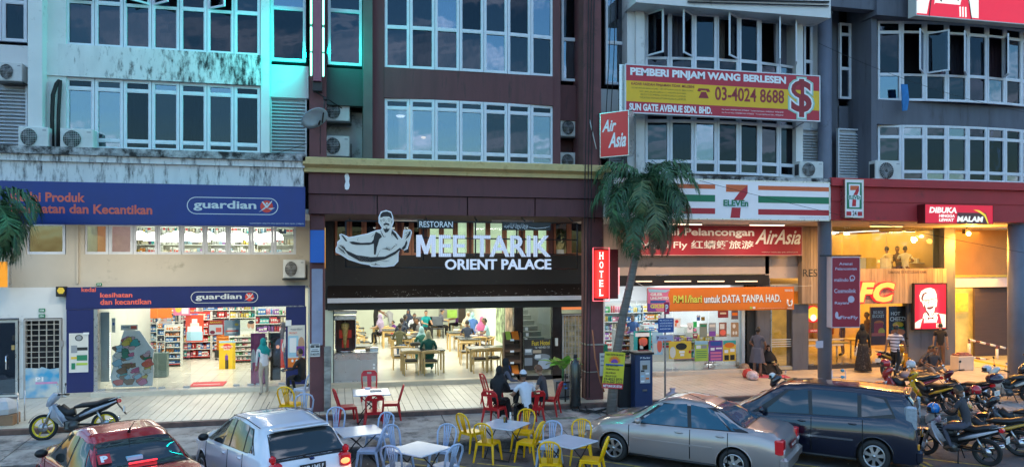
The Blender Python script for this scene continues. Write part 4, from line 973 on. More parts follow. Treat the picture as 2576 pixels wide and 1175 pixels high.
a,b,c,d = sub(.952,.55,.983,.86); part('u_mark', MB().tube([(a,yo,d),(a-.005,yo,(c+d)/2),(a+.03,yo,c+.03),(b-.03,yo,c+.03),(b+.005,yo,(c+d)/2),(b-.02,yo,d),(b-.06,yo,(c+d)/2+.03)],.028,8), WPRINT, ob, True)
st(ob,'U MOBILE',.95,.9,.985,.96,WPRINT,.02,yo); st(ob,'TM BERSAMA MALAYSIAKU',.93,.12,.99,.22,WPRINT,.02,yo)
st(ob,'Tertakluk kepada terma & syarat. Sila layari laman web kami.',.74,.9,.93,.93,WPRINT,0,yo); a,b,c,d = sub(.685,.84,.705,.93); part('print_block', MB().poly(circ((a+b)/2,(c+d)/2,.045,16),yo), LIMEP, ob, True); a,b,c,d = sub(.708,.84,.725,.93); part('print_block', MB().box(a,b,yo,yo+.001,c,d), WPRINT, ob, True)
part('tie_rope', MB().tube([(x1,-.95,z1),(x1+.7,-.9,z1+.02)],.006,5).tube([(x0,-.95,z1-.02),(x0-.5,-.7,z1+.3)],.006,5), WPLAS, ob, True)

# agency board on the column
ag = thing('blade_sign', 'maroon Agensi Pelancongan board hung on the tall grey column', 'sign', at(2128,735,F-.45), R(-8))
hh1 = 1.6; ww1 = .74; 
sc = 1900/((at(2128,735,F-.45)-Vector((0,CAMY,CAMZ))).length)
ww1 = 66/sc/.97; hh1 = 163/sc
part('sign_box', MB().box(-ww1/2,ww1/2+.0,.003,.3,-hh1/2,hh1/2), mat('pale_metal_box', (.5,.5,.58), .4, var=.05), ag)
part('sign_face', MB().box(-ww1/2+.02,ww1/2-.02,-.008,.002,-hh1/2+.03,hh1/2-.03), MAR, ag)
part('cap_rail', MB().box(-ww1/2-.3,ww1/2+.1,.1,.14,hh1/2+.01,hh1/2+.05), BLACK, ag)
LIL = mat('lilac_print', (.6,.5,.62), .5, var=0)
for s, u0,v0,u1,v1 in (('Agensi',.25,.08,.72,.13),('Pelancongan',.12,.15,.88,.2),('malindo air',.08,.3,.8,.35),('Cosmolink',.08,.45,.85,.51),('Rayani',.1,.63,.6,.68),('FireFly',.3,.83,.92,.89)):
    part('lettering', text_mb(MB(), s, -ww1/2+ww1*u0, -ww1/2+ww1*u1, hh1/2-hh1*v1, hh1/2-hh1*v0, -.012, .02), LIL, ag, fix=False)
part('round_mark', MB().poly(circ(ww1*.18, hh1/2-hh1*.6, .1), -.011), LIL, ag); part('ring_mark', ring_mb(circ(ww1*.22,hh1/2-hh1*.3,.085),circ(ww1*.22,hh1/2-hh1*.3,.055),-.011), LIL, ag)
part('leaf_mark', MB().poly(circ(-ww1*.33,hh1/2-hh1*.82,.05,16,.1),-.011).poly(circ(-ww1*.25,hh1/2-hh1*.86,.06,16,.04),-.012), LIL, ag)

# chicken restaurant signs
KR = mat('lit_red_panel', (.6,.01,.03), .35, var=.03, emit=(1,.015,.06), es=.62); KW = mat('lit_white_print', (.8,.78,.7), .35, var=0, emit=(1,.95,.8), es=.7); KB = mat('dark_print_line', (.02,.015,.02), .5, var=0)
def colonel(t, x0, x1, z0, z1, Y):
    """line-drawn portrait emblem: u 0..1 across, v 0..1 down, over a red panel"""
    W_, H_ = x1-x0, z1-z0; k = [0]
    def P(mb, pts): k[0] += 1; return mb.poly([(x0+W_*u, z0+H_*(1-v)) for u, v in pts], Y-.0006*k[0])
    wm, bm_ = MB(), MB()
    P(wm, [(.0,.98),(.0,.86),(.12,.8),(.24,.77),(.28,.66),(.36,.6),(.28,.5),(.24,.4),(.17,.36),(.14,.24),(.2,.14),(.34,.08),(.5,.06),(.63,.1),(.69,.2),(.72,.36),(.7,.48),(.64,.58),(.66,.63),(.8,.66),(1.,.68),(1.,.98),(.78,.98),(.74,.86),(.3,.86),(.2,.98)])
    rp = MB(); P(rp, [(.16,1),(.2,.86),(.26,.74),(.3,.78),(.28,.9),(.7,.86),(.74,.74),(.72,.66),(.78,.66),(.84,.84),(.9,1)])
    part('emblem_face', wm, KW, t, True); part('emblem_apron', rp, KR, t, True)
    def L(pts, w_=.014):
        a_, b_ = [], []
        for i, p in enumerate(pts):
            q0_, q1_ = Vector(pts[max(i-1,0)]), Vector(pts[min(i+1,len(pts)-1)]); d = Vector(((q1_-q0_).x*W_, (q1_-q0_).y*H_)).normalized(); n = Vector((-d.y,d.x))*w_*.5*W_
            a_.append((p[0]+n.x/W_,p[1]+n.y/H_)); b_.append((p[0]-n.x/W_,p[1]-n.y/H_))
        P(bm_, a_+b_[::-1])
    P(bm_, [(.24,.4),(.19,.3),(.24,.2),(.34,.16),(.42,.17),(.3,.22),(.26,.3)]); 
    L([(.22,.33),(.44,.345),(.5,.33),(.7,.3)],.022)                      # glasses bar
    L([(.28,.34),(.28,.4),(.36,.43),(.43,.4),(.44,.34)],.018); L([(.52,.33),(.52,.39),(.6,.41),(.67,.37),(.68,.31)],.018)
    L([(.3,.375),(.35,.365),(.4,.375)],.02); L([(.54,.365),(.59,.35),(.64,.36)],.02)
    L([(.47,.36),(.43,.44),(.46,.475),(.52,.47)],.018); P(bm_, [(.36,.52),(.42,.5),(.48,.5),(.54,.49),(.62,.47),(.58,.53),(.5,.56),(.42,.56)])
    P(bm_, [(.3,.42),(.34,.5),(.37,.58),(.42,.62),(.46,.66),(.48,.72),(.44,.72),(.38,.66),(.34,.6),(.28,.5)]); L([(.5,.58),(.53,.66),(.5,.74)],.02); L([(.66,.5),(.63,.62),(.56,.7)],.03)
    P(bm_, [(.4,.72),(.46,.75),(.52,.75),(.6,.72),(.6,.79),(.52,.77),(.46,.78),(.4,.8)])
    L([(.36,.6),(.3,.68),(.34,.8),(.4,.84)],.02); L([(.64,.62),(.72,.7),(.66,.82)],.02); L([(.24,.78),(.22,.88),(.2,1)],.016); L([(.78,.67),(.84,.82),(.88,1)],.016)
    part('emblem_lines', bm_, KB, t, True)
    sm_ = MB()
    for q in range(3): P(sm_, [(.68+q*.045,.88),(.705+q*.045,.875),(.71+q*.045,.98),(.685+q*.045,.985)])
    part('emblem_stripes', sm_, KW, t, True)
kf, x0,x1,z0,z1 = panel_sign('light_box', 'lit red portrait light box of a bespectacled man with goatee on the grey pier', 2298,712,2382,830,-.42,.14,KR,mat('black_frame', (.02,.015,.015), .4, var=0),.05)
colonel(kf, x0+.06, x1-.06, z0+.05, z1-.07, -.428)
light('AREA', ((x0+x1)/2, -.5, (z0+z1)/2), 12, (1,.3,.25), .8, 1.2, (R(90),0,0), 'light_box_glow')
kt, x0,x1,z0,z1 = panel_sign('light_box', 'huge lit red sign at the top right corner with the lower part of a portrait', 2303,-190,2720,58,F-1.0,.3,KR,mat('pale_edge', (.6,.6,.55), .4, var=0),.03)
colonel(kt, x0+.02, x0+2.2, z0+.02, z1-.06, F-1.008)
# KFC letters
kl = thing('channel_letters', 'glowing orange-yellow KFC letters with red edge on timber cladding', 'sign', at(2200,760,-.5))
KY = mat('lit_amber_letter', (.8,.4,.1), .4, var=0, emit=(1,.42,.1), es=.85); KRE = mat('lit_red_edge', (.7,.02,.02), .4, var=0, emit=(1,.03,.04), es=.8)
for ch, a, b in (('K',2096,2152),('F',2158,2202),('C',2196,2253)):
    X0,X1,Z0,Z1 = rect(a,709,b,761,-.45)
    o = part('letter', text_mb(MB(), ch, X0-.02,X1+.02,Z0-.02,Z1+.02,-.44,.09,.22,.1), KRE, kl, True, fix=False)
    part('letter_face', text_mb(MB(), ch, X0+.015,X1-.015,Z0+.015,Z1-.015,-.446,.055,.22), KY, o, True, fix=False)
# DIBUKA sign
db, x0,x1,z0,z1 = panel_sign('light_box', 'lit red DIBUKA HINGGA LEWAT MALAM box sign on the red fascia', 2326,515,2498,563,F-.62,.3,mat('lit_red_panel_dim', (.6,.01,.03), .35, var=.02, emit=(1,.015,.07), es=.5),mat('dark_red_box', (.12,.008,.01), .4, var=.05),.012)
y = F-.632
a,b,c,d = sub(.46,.42,.98,.98); part('grey_patch', MB().poly([(a,c),(b-.12,c),(b-.22,d),(a+.02,d)],y), mat('grey_red_panel', (.18,.06,.06), .5, var=0), db, True)
for s,u0,v0,u1,v1 in (('DIBUKA',.06,.15,.46,.46),('HINGGA',.2,.52,.43,.68),('LEWAT',.2,.73,.42,.9),('MALAM',.46,.6,.85,.9)): st(db,s,u0,v0,u1,v1,KW,.05,y-.003,.15)
a,b,c,d = sub(.7,.25,.93,.98); part('yellow_swoosh', MB().poly([(a,d),(a+(b-a)*.4,d-.02),(a+(b-a)*.8,d-(d-c)*.35),(b,c),(b-.04,c),(a+(b-a)*.7,d-(d-c)*.45),(a+(b-a)*.3,d-.06)],y-.004), mat('lit_yellow', (.8,.6,.05), .4, var=0, emit=(1,.7,.05), es=.7), db, True)
# flood lamp
fl = thing('flood_lamp', 'bright amber flood lamp under the red fascia lighting the orange wall', 'lamp', at(2435,588,-1.2))
part('housing', MB().box(-.12,.12,-.02,.14,-.0,.16).tube([(0,.05,.16),(0,.05,.45)],.015,6), BLACK, fl); part('lens', MB().ball((0,-.03,-.0),.1,.05,.08), mat('amber_lamp_glow', (1,.7,.3), .4, var=0, emit=(1,.6,.15), es=12), fl)
light('POINT', at(2435,590,-1.25)+Vector((0,-.15,-.12)), 420, (1,.42,.06), .1, name='flood_lamp_light')
light('SPOT', at(2435,590,-1.0)+Vector((0,.1,-.2)), 520, (1,.42,.05), .1, rot=(R(55),0,R(-15)), name='flood_lamp_beam', spread=R(130))

# ================================================================ AIR CONDITIONERS
FANB = mat('fan_blade', (.12,.12,.13), .5)
def make_ac(w_=.82, h_=.56, d_=.3, big=False):
    t = thing('air_conditioner', 'x', 'air conditioner', (0,0,0), 0, 'outdoor air conditioner units')
    part('casing', MB().bbox(-w_/2,w_/2,0,d_,0,h_,.02), ACW, t)
    cx = -w_*.14 if not big else -w_*.1; r = h_*.41; y = -.012
    part('fan_recess', MB().cyl((cx,-.004,h_/2),r,.008,28,0,'Y'), GRILL, t)
    fb = MB()
    for k in range(3):
        a = k*2.09
        fb.add([(cx,y+.003,h_/2),(cx+r*.9*math.cos(a),y+.003,h_/2+r*.9*math.sin(a)),(cx+r*.9*math.cos(a+.8),y+.003,h_/2+r*.9*math.sin(a+.8))],[(0,1,2)])
    part('fan', fb, FANB, t)
    g = MB()
    if big:
        for k in range(22):
            a = k*math.pi/11; g.tube([(cx+.05*math.cos(a),y-.006,h_/2+.05*math.sin(a)),(cx+r*math.cos(a+.15),y-.006,h_/2+r*math.sin(a+.15))],.004,4)
    else:
        for k in range(-4,5):
            q = k*r/5; s2 = math.sqrt(r*r-q*q); g.tube([(cx+q,y-.006,h_/2-s2),(cx+q,y-.006,h_/2+s2)],.003,4); g.tube([(cx-s2,y-.006,h_/2+q),(cx+s2,y-.006,h_/2+q)],.003,4)
    pr = [(cx+r*math.cos(q),y-.004,h_/2+r*math.sin(q)) for q in [k*math.pi/12 for k in range(25)]]
    g.tube(pr,.008,5); part('grille', g, ACW if not big else WPLAS, t)
    part('badge', MB().box(w_*.3,w_*.42,-.004,-.001,h_*.82,h_*.87), GREYP, t)
    part('side_vents', MB().box(-w_/2-.004,-w_/2+.001,.05,d_-.05,.1,h_-.1), GRILL, t)
    return t
ac0 = make_ac(); ac1 = make_ac(.88,.62,.32,True)
def ac(px0, py0, px1, py1, Y, label, proto=ac0, first=[True], rz=0, shelf=True):
    x0,x1,z0,z1 = rect(px0,py0,px1,py1,Y)
    o = proto if proto.get('label') == 'x' else copy_tree(proto)
    o.location = ((x0+x1)/2, Y, z0); w0, h0 = (.82,.56) if proto is ac0 or proto.name == ac0.name else (.88,.62)
    k = ((x1-x0)/w0+(z1-z0)/h0)/2; o.scale = ((x1-x0)/w0, 1, (z1-z0)/h0); o['label'] = label; o.rotation_euler = (0,0,rz)
    if shelf: part('bracket', MB().box(-.44,.46,-.03,.4,-.05,-.012).box(.44,.47,.3,.36,-.05,.4), BLACK, o)
    return o
PB_ = F
_=0
ac(45,319,122,373,F-.38,'left one of two white air conditioner units on the stained ledge above the pharmacy sign',shelf=False)
ac(151,324,235,378,F-.38,'right one of two white air conditioner units on the stained ledge, beside the window band',shelf=False)
ac(-6,158,56,205,F+.1,'air conditioner unit above the slatted vent at the far left edge')
ac(814,256,880,305,F+.3,'upper cyan-lit air conditioner unit behind the satellite dish'); ac(814,342,880,394,F+.3,'lower air conditioner unit in the cyan-lit recess under the satellite dish')
ac(1409,299,1464,344,F+.4,'upper air conditioner unit in the dark recess right of the curtained windows'); ac(1408,384,1462,428,F+.4,'lower air conditioner unit resting by the yellow cornice')
ac(2012,406,2072,449,F-.3,'air conditioner unit on the ledge between white shophouse and grey column',shelf=False)
ac(2203,404,2268,457,F-.35,'large round-grilled air conditioner unit standing on the red fascia',ac1,shelf=False)
ac(712,653,768,700,-.35,'air conditioner unit on the cream wall under the upstairs pharmacy windows')
# satellite dish
sd = thing('satellite_dish', 'pale blue satellite dish bolted to the maroon pier', 'satellite dish', at(800,305,F-.45))
dmb = MB().lathe([(0,0),(.12,.012),(.24,.05),(.34,.1),(.345,.112),(.24,.065),(.12,.03),(0,.018)], n=28)
dmb.xf(Matrix.Translation((-.12,-.1,.12)) @ Matrix.Rotation(R(-28),4,'Y') @ Matrix.Rotation(R(150),4,'X'))
part('reflector', dmb, mat('dish_blue_grey', (.55,.7,.8), .4, var=.1), sd)
part('feed_arm', MB().tube([(.1,0,-.05),(.18,-.3,.5)],.018,6).cyl((.18,-.32,.5),.05,.1,10,0,'Y'), BLACK, sd); part('mount', MB().tube([(0,.2,-.1),(.05,0,0)],.025,6).tube([(.05,.15,-.1),(.05,.15,-.8)],.008,5), BLACK, sd)
# cables, pipes
def cable(label, pts, r=.012, m=BLACKR, cat='cable', group=None):
    return solo('cable', MB().tube(pts, r, 6), m, label, cat, group)
def sag(a, b, s=.3, n=10): return [a.lerp(b, k/n) - Vector((0,0,s*4*(k/n)*(1-k/n))) for k in range(n+1)]
cable('thick black pipe pair rising from the two ledge air conditioner units', [at(132,375,F-.12),at(131,300,F-.12),at(133,240,F-.12),at(142,212,F-.12),at(150,203,F-.08)], .045)
cable('second black pipe beside the left shophouse windows', [at(146,375,F-.12),at(147,290,F-.12),at(150,235,F-.12),at(152,203,F-.1)], .04)
for k,(a,b) in enumerate(((1476,1472),(1483,1480),(1490,1488))):
    cable(['leftmost','middle','rightmost'][k]+' black cable running down the maroon pillar past the airline box sign', [at(a+5,-20,F-.42),at(a+2,200,F-.42),at(b,420,F-.52),at(b-2,700,F-.42),at(b-6,1000,F-.42)], .014)
for k,(a,b) in enumerate(((1550,1520),(1538,1500))):
    cable(['outer','inner'][k]+' hanging black cable in front of the narrow window by the airline box', [at(a,-20,F-.3),at(a-6,150,F-.3),at(a-14,300,F-.3),at(b,470,F-.55),at(b-5,560,F-.5)], .012)
cable('loose white cable looping down beside the dark recess to the maroon pillar', [at(1473,60,F-.2),at(1468,150,F-.2),at(1470,230,F-.25),at(1485,310,F-.35),at(1500,375,F-.5)], .014, WPLAS)
cable('orange hose curling down the maroon pillar above the plant', [at(1490,830,F-.42),at(1497,900,F-.45),at(1510,960,F-.48),at(1520,985,F-.5)], .02, mat('orange_hose', (.4,.14,.06), .5))
cable('long thin wire crossing in front of the striped sign to the grey shophouse', sag(at(1760,455,F-.7), at(2600,640,F-1.5), .1), .006); cable('second thin wire crossing to the right of the dollar sign', sag(at(2060,110,F-1.2), at(2620,290,F-1.2), .25), .005)
cable('thin wire drooping below the right slatted vent of the white shophouse', sag(at(560,400,F-.1), at(775,360,F-.4), .12), .006)
# number plates, meters, boxes
def small_box(name, label, px0,py0,px1,py1,Y,d,m,cat,txt=None,tm=WPRINT):
    x0,x1,z0,z1 = rect(px0,py0,px1,py1,Y); t = thing(name,label,cat,((x0+x1)/2,Y,z0)); part('body', MB().bbox(x0,x1,Y,Y+d,z0,z1,.008), m, t, True)
    if txt: part('lettering', text_mb(MB(),txt,x0+(x1-x0)*.15,x1-(x1-x0)*.15,z0+(z1-z0)*.25,z1-(z1-z0)*.25,Y-.003,.02), tm, t, True, fix=False)
    return t
small_box('number_plate','green house number plate 33B above the grille door',97,776,113,785,-.03,.03,GPRINT,'house number','33B'); small_box('number_plate','green house number plate 33A under the 33B plate',97,790,113,799,-.03,.03,GPRINT,'house number','33A')
small_box('number_plate','small dark plate above the navy pharmacy fascia',242,712,256,719,-.03,.03,GPRINT,'house number','33')
t = small_box('alarm_box','black alarm box with yellow hexagon left of the navy fascia',140,721,164,746,-.2,.2,BLACK,'alarm box'); cpt = at(153,731,-.205); part('hexagon_badge', MB().poly(circ(cpt.x,cpt.z,.1,6),-.206), YPRINT, t, True)
small_box('switch_box','black intercom box on the white wall by the glass door',30,843,39,857,-.06,.06,BLACK,'intercom'); small_box('switch_box','small brass coloured switch plate under the intercom',28,868,37,880,-.04,.04,mat('brass_plate',(.45,.32,.12),.4,var=0),'switch')
small_box('switch_box','grey meter box beside the grille door',152,856,158,872,-.06,.06,mat('meter_grey',(.35,.35,.35),.5),'meter box'); small_box('notice','white notice on the jamb beside the pharmacy glass',209,836,224,841,-.14,.01,WPRINT,'notice')
small_box('notice','small white square sticker on the right navy pilaster',718,805,733,820,-.13,.02,WPRINT,'sticker'); small_box('notice','pinkish paper taped to the tall grey column',2052,1017-30-130,2071,1017-130-12,F-.14,.006,mat('pink_paper',(.6,.5,.55),.7,var=.03),'notice')
small_box('speaker_box','small white speaker with blue ring in the restaurant upper window',1403,628,1419,640,-.2,.15,WPLAS,'speaker')
# pillars at the front
p1_ = thing('pillar', 'maroon brown pillar wrapped with a grey board between pharmacy and restaurant', 'pillar', (XX(797,F),F,0))
part('shaft', MB().bbox(XX(779,F),XX(817,F),F,F+.5,-.3,SOF,.03), REDBR, p1_, True)
part('wrap_board', MB().bbox(XX(784,F-.06),XX(812,F-.06),F-.07,F-.003,ZZ(798,868,F),ZZ(798,676,F),.015), mat('grey_lilac_wrap', (.33,.33,.42), .6, var=.12, scale=3), p1_, True)
x0,x1,z0,z1 = rect(784,818,806,868,F-.08)
t = small_box('light_box','plain bright blue box sign on the brown pillar',780,579,816,661,F-.25,.2,mat('plain_blue_face', (.01,.13,.5), .4, var=.03),'sign'); 
poster('peeling white paper notice on the brown pillar', 780,864,805,897,F-.085, CREAMP, [(.1,.05,.9,.12,BPRINT),(.05,.16,.45,.3,BPRINT),(.55,.16,.95,.3,BPRINT),(.2,.42,.8,.48,GREYP),(.1,.56,.9,.62,BPRINT)], [('03-4023 0773',.06,.72,.94,.9,BPRINT)], name='notice', cat='notice')
p2_ = thing('pillar', 'maroon pillar carrying the hotel sign and bundled cables', 'pillar', (XX(1497,F),F,0))
part('shaft', MB().bbox(XX(1476,F),XX(1519,F),F,F+.5,-.3,SOF,.03), REDBR, p2_, True)
part('strap', MB().box(XX(1475,F)-.01,XX(1520,F)+.01,F-.015,F+.51,1.5,1.54).box(XX(1475,F)-.01,XX(1520,F)+.01,F-.015,F+.51,.75,.78), STEEL, p2_, True)
part('green_base', MB().box(XX(1519,F)+.02,XX(1532,F),F+.1,F+.3,.5,1.5), GPRINT, p2_, True)
poster('peeling paper strip pasted beside the maroon pillar', 1509,888,1528,945,F-.02, CREAMP, [(.1,.1,.8,.2,GREYP),(.1,.3,.9,.36,GREYP),(.1,.5,.7,.56,GREYP)], name='notice', cat='notice')
solo('banner_roll', MB().bbox(XX(815,F-.1),XX(833,F-.1),F-.12,F-.02,.0,ZZ(824,870,F),.02), mat('faded_banner_cloth', (.3,.28,.24), .8, var=.5, scale=3, stretch=(1,1,2.5), bump=.4, bscale=6), 'faded rolled banner cloth standing against the brown pillar', 'banner')
# ================================================================ shop lighting
def room_light(px0, px1, y0, y1, z, power, col, n=1):
    x0, x1 = XX(px0,(y0+y1)/2), XX(px1,(y0+y1)/2)
    return light('AREA', ((x0+x1)/2,(y0+y1)/2,z), power, col, abs(x1-x0)*.9, (y1-y0)*.9, (0,0,0), 'ceiling_light_panel')
# ================================================================ INTERIORS
def room(parent, px0, px1, depth, z0, z1, floor_m, wall_m, ceil_m, side=True, y0=.0):
    xa, xb = XX(px0,0), XX(px1,0)
    part('floor', MB().box(xa, xb, y0+.002, depth, z0-.1, z0), floor_m, parent, True)
    part('back_wall', MB().box(xa, xb, depth, depth+.1, z0, z1), wall_m, parent, True)
    part('ceiling', MB().box(xa, xb, y0+.1, depth, z1, z1+.1), ceil_m, parent, True)
    if side:
        part('side_wall', MB().box(xa-.1, xa, y0, depth, z0, z1), wall_m, parent, True); part('side_wall', MB().box(xb, xb+.1, y0, depth, z0, z1), wall_m, parent, True)
    return xa, xb
def floor_tiles(parent, xa, xb, ya, yb, z, s, m):
    mb = MB(); x = xa
    while x < xb-.05:
        y = ya
        while y < yb-.05:
            mb.add([(x+.004,y+.004,z),(min(x+s,xb)-.004,y+.004,z),(min(x+s,xb)-.004,min(y+s,yb)-.004,z),(x+.004,min(y+s,yb)-.004,z)],[(0,1,2,3)]); y += s
        x += s
    tag(part('floor_tiles', mb, m, parent, True), kind='stuff')
IW = mat('shop_white_wall', (.72,.74,.68), .6, var=.04, scale=2); ICEIL = mat('shop_ceiling', (.7,.7,.68), .8, var=.02)
SFT = mat('shop_floor_tile', (.66,.62,.52), .25, var=.06, scale=2)
def step(parent, pa, pb, z, m=CREAM, proj=.32):
    part('step', MB().bbox(XX(pa,0), XX(pb,0), -proj, .0, -.02, z, .01), m, parent, True)
def glass(parent, pa, pb, z0, z1, Y=.0, rails=True, clamps=True):
    x0, x1 = XX(pa,Y), XX(pb,Y)
    o = part('shop_glass', MB().box(x0,x1,Y-.006,Y+.006,z0,z1), SGLASS, parent, True)
    if clamps: [part('glass_clamp', MB().box(a_,a_+.18,Y-.02,Y+.02,z0,z0+.05), STEEL, o, True) for a_ in (x0+.02,x1-.2)]
    return o
# --- pharmacy
shopz = ZZ(470,775,0)
ga, gb = room(A, 240, 775, 9.5, .13, 3.0, GROUT, IW, ICEIL)
floor_tiles(A, ga, gb, -.28, 9.5, .134, .42, SFT)
step(A, 236, 722, .13, TILE); 
for a, b in ((246,395),(397,480),(585,640),(642,718)): glass(A, a, b, .14, shopz)
room_light(260, 760, .6, 9, 2.95, 460, (1,1,.88))
solo('door_mat', MB().bbox(*[gr(px,970,.136).x for px in (478,562)], gr(520,972,.136).y, gr(520,961,.136).y, .136, .15, .005), mat('red_mat', (.6,.06,.07), .8, var=.1), 'flat red door mat with pale lettering inside the pharmacy entrance', 'door mat')
q = gr(520,966,.152); part('lettering', MB().box(q.x-.38,q.x+.38,q.y-.03,q.y+.02,.151,.1525), WPRINT, bpy.data.objects['door_mat'])
def on_floor(px, py, z=.135): return gr(px, py, z)
WARMP = [1,2,5,10,3]; 
specs = [ # px of centre, Y, width, height, label, bias, seed
 (300,6.5,2.6,2.0,'tall shelf of pale packets at the left of the pharmacy behind the display standee',[0,4,11,3],11),
 (388,7.2,1.7,2.0,'tall shelf under the orange and pink posters deep in the pharmacy',[2,5,0,7],12),
 (445,7.9,1.4,1.9,'shelf of pink boxes left of the red tower display',[5,1,0],13),
 (560,8.8,1.5,2.0,'shelf of mixed boxes on the back wall over the two window posters',[0,4,3,1],14),
 (640,8.6,1.9,2.0,'back shelf with yellow edge behind the yellow stand',[0,7,4,10],15),
 (700,5.5,1.6,2.0,'shelf of pink and green hair products at the right of the pharmacy',[5,6,1,8],16),
 (625,5.2,1.3,1.1,'low white shelf of bottles right of the yellow stand',[10,0,6],17),
 (495,6.6,.95,1.75,'red topped shelf of toiletry boxes in the middle of the pharmacy',[1,0,3,1],18)]
for px,y,wd,ht,lb,bi,sd_ in specs: shelf_unit(lb, XX(px,y), y, .135, wd, ht, levels=6, seed=sd_, bias=bi, back=(mat('red_back',(.55,.05,.04),.5,var=.05) if sd_ in (13,18) else SHELFW))
def gondola(label, px, py, wd, ht, levels, seed, bias, rz=0, dp=.35):
    p = on_floor(px, py); return shelf_unit(label, p.x, p.y, .135, wd, ht, dp, levels, rz, bias, seed, name='display_rack')
gondola('narrow white rack of orange tagged packets by the open glass door', 434, 922, .5, 1.45, 7, 21, [0,2,3]); gondola('dark and orange magazine style rack behind the narrow white rack', 460, 903, .42, 1.2, 5, 22, [9,2,5], R(10)); gondola('small rack with leaflets in front of the tall pharmacy shelf', 414, 915, .5, 1.5, 6, 23, [3,2,0])
gondola('counter display of small boxes behind the patterned standee', 352, 905, 1.2, 1.5, 6, 24, [0,1,11]); gondola('teal edged rack at the back under the ceiling', 478, 880, .9, 1.8, 6, 25, [0,6,1]); 
# umbrella bin, trolley with baskets
p = on_floor(399,948); t = thing('umbrella_bin', 'grey-green bin full of folded umbrellas by the pharmacy glass', 'umbrella stand', p)
part('bin', MB().bbox(-.26,.26,-.1,.25,0,.78,.02), mat('grey_green_bin', (.13,.2,.19), .5, var=.08), t)
um = [(-.18,.02),(-.1,.1),(0,.03),(.08,.12),(.17,.05),(.05,.0)]
for k,(a,b) in enumerate(um): part('umbrella', MB().tube([(a,b,.5),(a+rnd.uniform(-.06,.06),b,1.0)],[.035,.012],6).tube([(a+.0,b,1.0),(a+.03,b,1.06),(a+.05,b,1.03)],.012,5), rnd.choice([BLACK,WPLAS,PRODM[3]]), t)
p = on_floor(563,903); t = thing('basket_trolley', 'stack of orange shopping baskets on a dark trolley in the pharmacy', 'basket stack', p)
for k in range(6): part('basket', MB().lathe([(.22,.3+k*.11),(.27,.42+k*.11),(.28,.42+k*.11),(.23,.3+k*.11)],n=4), PRODM[2], t)
part('trolley', MB().box(-.3,.3,-.2,.2,.08,.34).cyl((-.25,-.15,0),.04,.06,8).cyl((.25,-.15,0),.04,.06,8), BLACK, t)
# product tower poster, hanging posters, standees
def board_at(name, label, px0, py0, px1, py1, Y, base, blocks, texts=(), cat='poster', **kw): return poster(label, px0,py0,px1,py1,Y, base, blocks, texts, name=name, cat=cat, **kw)
board_at('poster','red and white poster hanging inside the pharmacy entrance',523,805,563,843,.05,mat('red_poster',(.5,.05,.04),.5,var=.05),[(.08,.3,.92,.95,CREAMP),(.12,.68,.45,.92,MAROONP,1),(.5,.5,.85,.8,SALMON)],[('RAYAAN',.15,.08,.85,.2,YPRINT)])
board_at('poster','grey blue poster right of the red poster in the pharmacy entrance',564,805,604,844,.05,mat('grey_blue_poster',(.25,.33,.36),.5,var=.1),[(.2,.5,.75,.85,CREAMP),(.65,.2,.9,.38,YPRINT,1),(.1,.65,.9,.75,SALMON)])
p = on_floor(572,928); st_y = p.y
t = board_at('standee','yellow HEALTHY DAYS stand with a cut-out man inside the pharmacy',551,857,592,930,p.y,mat('yellow_standee',(.85,.55,.02),.5,var=.03),[(0,0,1,.07,SKYP),(.22,.1,.78,.3,DISC,1),(.37,.5,.55,.66,PURP),(.38,.66,.47,.96,BPRINT),(.48,.66,.57,.96,BPRINT),(.41,.44,.5,.5,SKINP,1)],[('HEALTHY',.12,.17,.85,.24,WPRINT),('DAYS',.3,.26,.65,.32,WPRINT)],cat='display stand',thick=.04)
# patterned standee (plain generic coloured cut-out)
p = on_floor(332,970); x0,x1,z0,z1 = rect(280,858,385,972,.3)
sta = thing('standee', 'tall irregular cut-out display covered in pastel patches by the pharmacy glass', 'display stand', ((x0+x1)/2,.3,.135))
so_pts = [(x0+.05,z0),(x1-.02,z0),(x1+.02,z0+.5),(x1-.02,z0+.75),(x1+.03,z0+1.05),(x1-.1,z0+1.2),(x1-.25,z0+1.45),(x0+.75,z0+1.62),(x0+.35,z0+1.68),(x0+.28,z0+1.45),(x0+.2,z0+1.15),(x0+.02,z0+.9),(x0+.05,z0+.6),(x0-.03,z0+.3)]
part('board', MB().prism(so_pts,.3,.36), mat('standee_white',(.85,.85,.85),.5,var=.04), sta, True)
r3 = random.Random(3); cols = [PINKP,TEALP,YPRINT,SALMON,SKYP,CREAMP,GPRINT,PRODM[8],mat('rose_print',(.75,.45,.5),.5,var=0),mat('brown_print',(.3,.16,.08),.5,var=0)]
for k in range(48):
    cx, cz, r = r3.uniform(x0+.15,x1-.12), r3.uniform(z0+.12,z0+1.4), r3.uniform(.05,.15)
    if cz > z0+1.2: cx = r3.uniform(x0+.4,x1-.45)
    ang = r3.uniform(0,1); pts = [(cx+r*math.cos(a+ang)*(1+.25*math.sin(3*a)),cz+r*math.sin(a+ang)*(.8+.2*math.cos(2*a))) for a in [2*math.pi*i/18 for i in range(18)]]
    o = part('patch', MB().poly(pts,.298-.0005*k), r3.choice(cols), sta, True)
    part('patch_outline', ring_mb([(cx+(a-cx)*1.09,cz+(b-cz)*1.09) for a,b in pts],pts,.2975-.0005*k), BPRINT, sta, True)
for (a,b,c,d,cm_,lb) in ((300,817,350,830,CREAMP,'small tan name board above the patch-covered cut-out display'),):
    board_at('sign_board',lb,a+4,b,b and c-4,d,.25,cm_,[(.1,.3,.5,.6,GREYP),(.6,.2,.95,.8,SALMON)],cat='sign')
